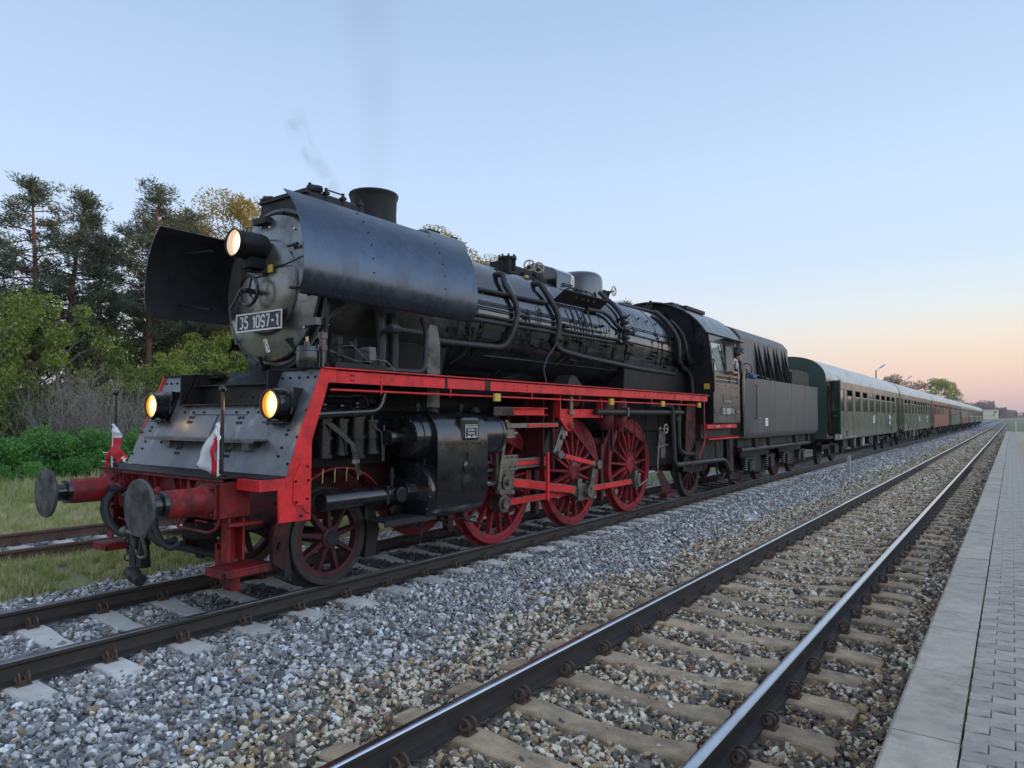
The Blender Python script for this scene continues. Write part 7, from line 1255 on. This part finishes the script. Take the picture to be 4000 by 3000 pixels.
# trees far along the train
put(dk[0], -13, 176, 1.62, .3, 'brownish bare crowned tree behind the second coach', None).children; put(dk[1], -14.5, 205, 1.5, 1.3, 'brownish bare crowned tree right of the first one behind the coaches', None)
for o in list(S.objects)[-6:]: pass
tb, me = broad(61, 15.5, 7.5, 60, 220, .16, .3, .25); bt = tree_obj('broadleaf_tree', 'large round green tree standing behind the middle coaches', 'tree', tb, me, 'barkgrey', 'leaf'); bt.location = (-14,300,-.3)
tb, me = broad(63, 11.5, 5.2, 44, 130, .14, .24, .2); bn = tree_obj('budding_tree', 'brownish budding tree behind the roof of the second coach', 'tree', tb, me, 'barkgrey', 'leafbrown'); bn.location = (-14,178,-.3)
c = copy_tree(bn, None, (-14.5,212,-.3), (0,0,2), (1.05,1.05,1.0)); tag(c, 'second brownish budding tree, right of the first behind the coaches')
for nm in ('brownish bare crowned tree behind the second coach','brownish bare crowned tree right of the first one behind the coaches'):
    for o in [q for q in S.objects if q.get('label') == nm]:
        for ch in list(o.children): bpy.data.objects.remove(ch)
        bpy.data.objects.remove(o)
c = copy_tree(bn, None, (-9,104,-.3), (0,0,1), (.6,.6,.62)); tag(c, 'small bare treetop peeping over the roof of the first coach')
# far wood along the horizon and wood on the platform side
def wood(name, boxes, label, leaf, size, n):
    g = np.random.default_rng(5); C = []
    for (x0,x1,y0,y1,h) in boxes:
        x = g.uniform(x0,x1,n); y = g.uniform(y0,y1,n); hh = h*(.6+.55*vnoise(x,y,h*1.1,21)+.2*vnoise(x,y,h*.4,22)); C.append(np.stack([x,y,-.3+hh*g.uniform(0,1,n)**.6],1))
    C = np.concatenate(C); m_ = len(C); u = rdir(g,m_)*g.uniform(.6,1.1,m_)[:,None]*size; w_ = np.cross(u, rdir(g,m_)); me = quads(C,u,w_*.7); me.materials.append(M[leaf]); o = bpy.data.objects.new(name, me); COL.objects.link(o); return tag(o, label, 'wood', kind='stuff')
wood('far_wood', [(-120,-24,420,620,12),(-120,-22,640,890,14),(-60,-9,940,1010,17),(-12,1,1150,1260,13),(-4,14,1500,1640,12),(12,60,1700,1900,10)], 'wooded ridge on the horizon beyond the end of the train', 'leafbrown', 1.0, 13000)
wood('far_wood', [(30,200,600,1100,20),(16,60,180,330,7),(11.5,24,110,150,3.5)], 'trees on the horizon right of the track beyond the platform end', 'leafdark', .7, 9000)
wood('far_wood', [(205,260,-420,620,13.5)], 'wood across the fields behind the platform', 'leafdark', 2.4, 26000)

# ------------------------------------------------------------------ lamp posts, signal box, crossing sign
lp = thing('lamp_post', (-4.4,79.5,-.3), 'concrete lamp post with slanted grey head above the first coach', 'lamp post', 'lamp posts behind the train')
build(MB().cyl((-4.4,79.5,-.3),(-4.4,79.5,6.55),.11,.07,10), 'pole', 'concrete', lp); mb = MB(); mb.tube([(-4.4,79.5,6.3),(-4.38,79.6,6.5),(-4.15,80.3,6.85)],.035,7); build(mb, 'arm', 'lamphead', lp); mb = MB(); mb.obox((-3.95,80.7,7.02),(.22,.9,.11),Euler((rad(22),0,rad(-22))).to_matrix()); build(mb, 'lamp_head', 'lamphead', lp, 30, .04)
for k, y in enumerate((104,131,158,186,214,243)): c = copy_tree(lp, None, (-4.5,y,-.3)); tag(c, ['lamp post with slanted head above the second coach','lamp post against the round green tree','lamp post right of the round green tree','small distant lamp post above the fifth coach','tiny distant lamp post above the sixth coach','farthest tiny lamp post above the last coaches'][k])
sb = thing('signal_box', (-11,905,-.3), 'cream flat roofed building beyond the last coach', 'building')
build(MB().box(-18.2,-5.2,905,918,-.8,9.0), 'wall', 'plaster', sb, 0); build(MB().box(-18.9,-4.5,904.3,918.7,9.0,9.9), 'roof', 'roof', sb, 0)
for x in (-8.3,-7.0): build(MB().box(x-.45,x+.45,904.8,904.97,6.0,8.2), 'window', 'winframe', sb, 0)
build(MB().box(-17.4,-7.2,904.5,904.95,3.1,3.6), 'canopy', 'roof', sb, 0); build(MB().box(-9.6,-8.2,904.8,904.97,3.8,5.0), 'window', 'winframe', sb, 0)
xs = thing('crossing_sign', (7.62,108,-.3), 'white and red cross shaped warning sign on a post beyond the platform end', 'sign'); build(MB().cyl((7.62,108,-.4),(7.62,108,2.35),.04,n=8), 'post', 'lamphead', xs)
for a in (18,-18):
    R_ = Euler((0,rad(a),0)).to_matrix(); mb = MB(); mb.obox((7.62,107.93-(a > 0)*.03,2.15),(1.0,.02,.16),R_); build(mb, 'sign_arm', 'white', xs, 0)
    mb = MB(); [mb.obox(Vector((7.62,107.915-(a > 0)*.03,2.15))+R_@Vector((q*.4,0,0)),(.2,.005,.16),R_) for q in (-1,1)]; build(mb, 'arm_tip', 'redsign', xs, 0)
mb = MB(); mb.cyl((7.12,96,-.4),(7.12,96,1.35),.045,n=8); tag(build(mb, 'kilometre_post', 'white', None), 'thin white post at the end of the platform', 'post')
mb = MB(); mb.cyl((-20.8,24.5,-.4),(-20.8,24.5,7.4),.13,.1,10); tag(build(mb, 'utility_pole', 'concrete', None), 'pale concrete pole at the wood edge seen beside the smokebox', 'pole')

# ------------------------------------------------------------------ smoke
def smoke(name, pts, rs, dens, scale, label, thr, col=(.55,.55,.58)):
    mb = MB(); mb.tube(pts, rs, 20); o = build(mb, name, 'matte', None, 60, 0, at=tuple(pts[0])); o.data.materials.clear()
    m = bpy.data.materials.new(name+'_vapour'); m.use_nodes = True; t = m.node_tree; t.nodes.clear(); n = t.nodes.new; l = t.links.new
    out_ = n('ShaderNodeOutputMaterial'); pv = n('ShaderNodeVolumePrincipled'); l(pv.outputs[0], out_.inputs['Volume']); pv.inputs['Color'].default_value = tuple(col)+(1,); pv.inputs['Anisotropy'].default_value = .2
    c = n('ShaderNodeTexCoord'); z = n('ShaderNodeTexNoise'); z.inputs['Scale'].default_value = scale; z.inputs['Detail'].default_value = 5; z.inputs['Roughness'].default_value = .6; z.inputs['Distortion'].default_value = .6; l(c.outputs['Object'], z.inputs['Vector'])
    # soft edge: distance from the plume axis
    sp = n('ShaderNodeSeparateXYZ'); l(c.outputs['Object'], sp.inputs[0])
    ax = [Vector(p)-Vector(pts[0]) for p in pts]; H = ax[-1].z
    rx = n('ShaderNodeFloatCurve'); ry = n('ShaderNodeFloatCurve'); rr = n('ShaderNodeFloatCurve')
    zn = n('ShaderNodeMath'); zn.operation = 'DIVIDE'; zn.inputs[1].default_value = H; l(sp.outputs['Z'], zn.inputs[0])
    K = 4.0
    for node, vals in ((rx,[a.x/K+.5 for a in ax]),(ry,[a.y/K+.5 for a in ax]),(rr,[r_/K for r_ in rs])):
        cv = node.mapping.curves[0]
        while len(cv.points) < len(ax): cv.points.new(.5,.5)
        for p, a, v in zip(cv.points, ax, vals): p.location = (a.z/H, v)
        node.mapping.update(); l(zn.outputs[0], node.inputs['Value'])
    def sub(a, node):
        q = n('ShaderNodeMath'); q.operation = 'MULTIPLY_ADD'; q.inputs[1].default_value = -K; q.inputs[2].default_value = .5*K; l(node.outputs[0], q.inputs[0]); e = n('ShaderNodeMath'); e.operation = 'ADD'; l(a, e.inputs[0]); l(q.outputs[0], e.inputs[1]); p = n('ShaderNodeMath'); p.operation = 'POWER'; p.inputs[1].default_value = 2; ab = n('ShaderNodeMath'); ab.operation = 'ABSOLUTE'; l(e.outputs[0], ab.inputs[0]); l(ab.outputs[0], p.inputs[0]); return p.outputs[0]
    s_ = n('ShaderNodeMath'); s_.operation = 'ADD'; l(sub(sp.outputs['X'], rx), s_.inputs[0]); l(sub(sp.outputs['Y'], ry), s_.inputs[1]); q = n('ShaderNodeMath'); q.operation = 'SQRT'; l(s_.outputs[0], q.inputs[0])
    dv = n('ShaderNodeMath'); dv.operation = 'DIVIDE'; l(q.outputs[0], dv.inputs[0]); r4 = n('ShaderNodeMath'); r4.operation = 'MULTIPLY'; r4.inputs[1].default_value = K; l(rr.outputs[0], r4.inputs[0]); l(r4.outputs[0], dv.inputs[1])
    ed = n('ShaderNodeMapRange'); ed.interpolation_type = 'SMOOTHSTEP'; ed.inputs['From Min'].default_value = .25; ed.inputs['From Max'].default_value = .95; ed.inputs['To Min'].default_value = 1; ed.inputs['To Max'].default_value = 0; l(dv.outputs[0], ed.inputs['Value'])
    nz = n('ShaderNodeMapRange'); nz.inputs['From Min'].default_value = thr; nz.inputs['From Max'].default_value = thr+.25; l(z.outputs[0], nz.inputs['Value'])
    te = n('ShaderNodeMapRange'); te.inputs['From Min'].default_value = .75; te.inputs['From Max'].default_value = 1; te.inputs['To Min'].default_value = 1; te.inputs['To Max'].default_value = 0; l(zn.outputs[0], te.inputs['Value'])
    m1 = n('ShaderNodeMath'); m1.operation = 'MULTIPLY'; l(ed.outputs[0], m1.inputs[0]); l(nz.outputs[0], m1.inputs[1]); m2 = n('ShaderNodeMath'); m2.operation = 'MULTIPLY'; l(m1.outputs[0], m2.inputs[0]); l(te.outputs[0], m2.inputs[1]); m3 = n('ShaderNodeMath'); m3.operation = 'MULTIPLY'; m3.inputs[1].default_value = dens; l(m2.outputs[0], m3.inputs[0]); l(m3.outputs[0], pv.inputs['Density'])
    o.data.materials.append(m); return tag(o, label, 'smoke', kind='stuff')
smoke('smoke_plume', [(0,6.33,4.74),(.02,6.35,5.6),(-.05,6.3,6.6),(-.1,6.2,7.8),(-.15,6.1,9.5),(-.2,6.0,11.5)], [.27,.42,.55,.72,.95,1.2], .17, .8, 'faint grey smoke rising from the chimney', .25)
smoke('steam_wisp', [(0,5.62,4.3),(0,5.62,4.62),(0,5.45,4.82),(0,5.2,5.02),(0,5.1,5.26),(0,5.2,5.5)], [.1,.16,.19,.2,.2,.16], 2.6, 3.6, 'small wisp of steam drifting up behind the smoke deflector', .38, (.85,.87,.9))

# ------------------------------------------------------------------ labels that tell the repeated plants apart, read from left to right
ORD = ['first','second','third','fourth','fifth','sixth','seventh','eighth','ninth','tenth','eleventh','twelfth','thirteenth','fourteenth','fifteenth','sixteenth','seventeenth','eighteenth','nineteenth','twentieth','twenty first','twenty second','twenty third','twenty fourth']
for grp, txt in (('leafy trees under the pines','fresh green leafy tree below the pines, %s from the left'),('low green hedge','bright green bush of the low hedge, %s from the left'),('undergrowth below the pines','dark bush in the undergrowth below the pines, %s from the left'),('trees deeper in the wood','dull green tree deep in the wood, %s from the left')):
    os_ = sorted([o for o in S.objects if o.get('group') == grp and o.parent is None], key=lambda o: (o.location.x-CAM.x)/max(.1, o.location.y))
    for k, o in enumerate(os_): o['label'] = txt % ORD[min(k,23)]

# ------------------------------------------------------------------ evening haze
hz = tag(build(MB().box(-2600,2600,-1600,3100,-1.6,34), 'haze', 'matte', None, 0), 'thin evening haze in the air over the station', 'haze', kind='stuff'); hz.data.materials.clear()
hm = bpy.data.materials.new('evening_haze'); hm.use_nodes = True; t_ = hm.node_tree; t_.nodes.clear(); ho = t_.nodes.new('ShaderNodeOutputMaterial'); hv = t_.nodes.new('ShaderNodeVolumePrincipled'); hv.inputs['Color'].default_value = (.92,.93,.96,1); hv.inputs['Density'].default_value = .0002; t_.links.new(hv.outputs[0], ho.inputs['Volume']); hz.data.materials.append(hm)
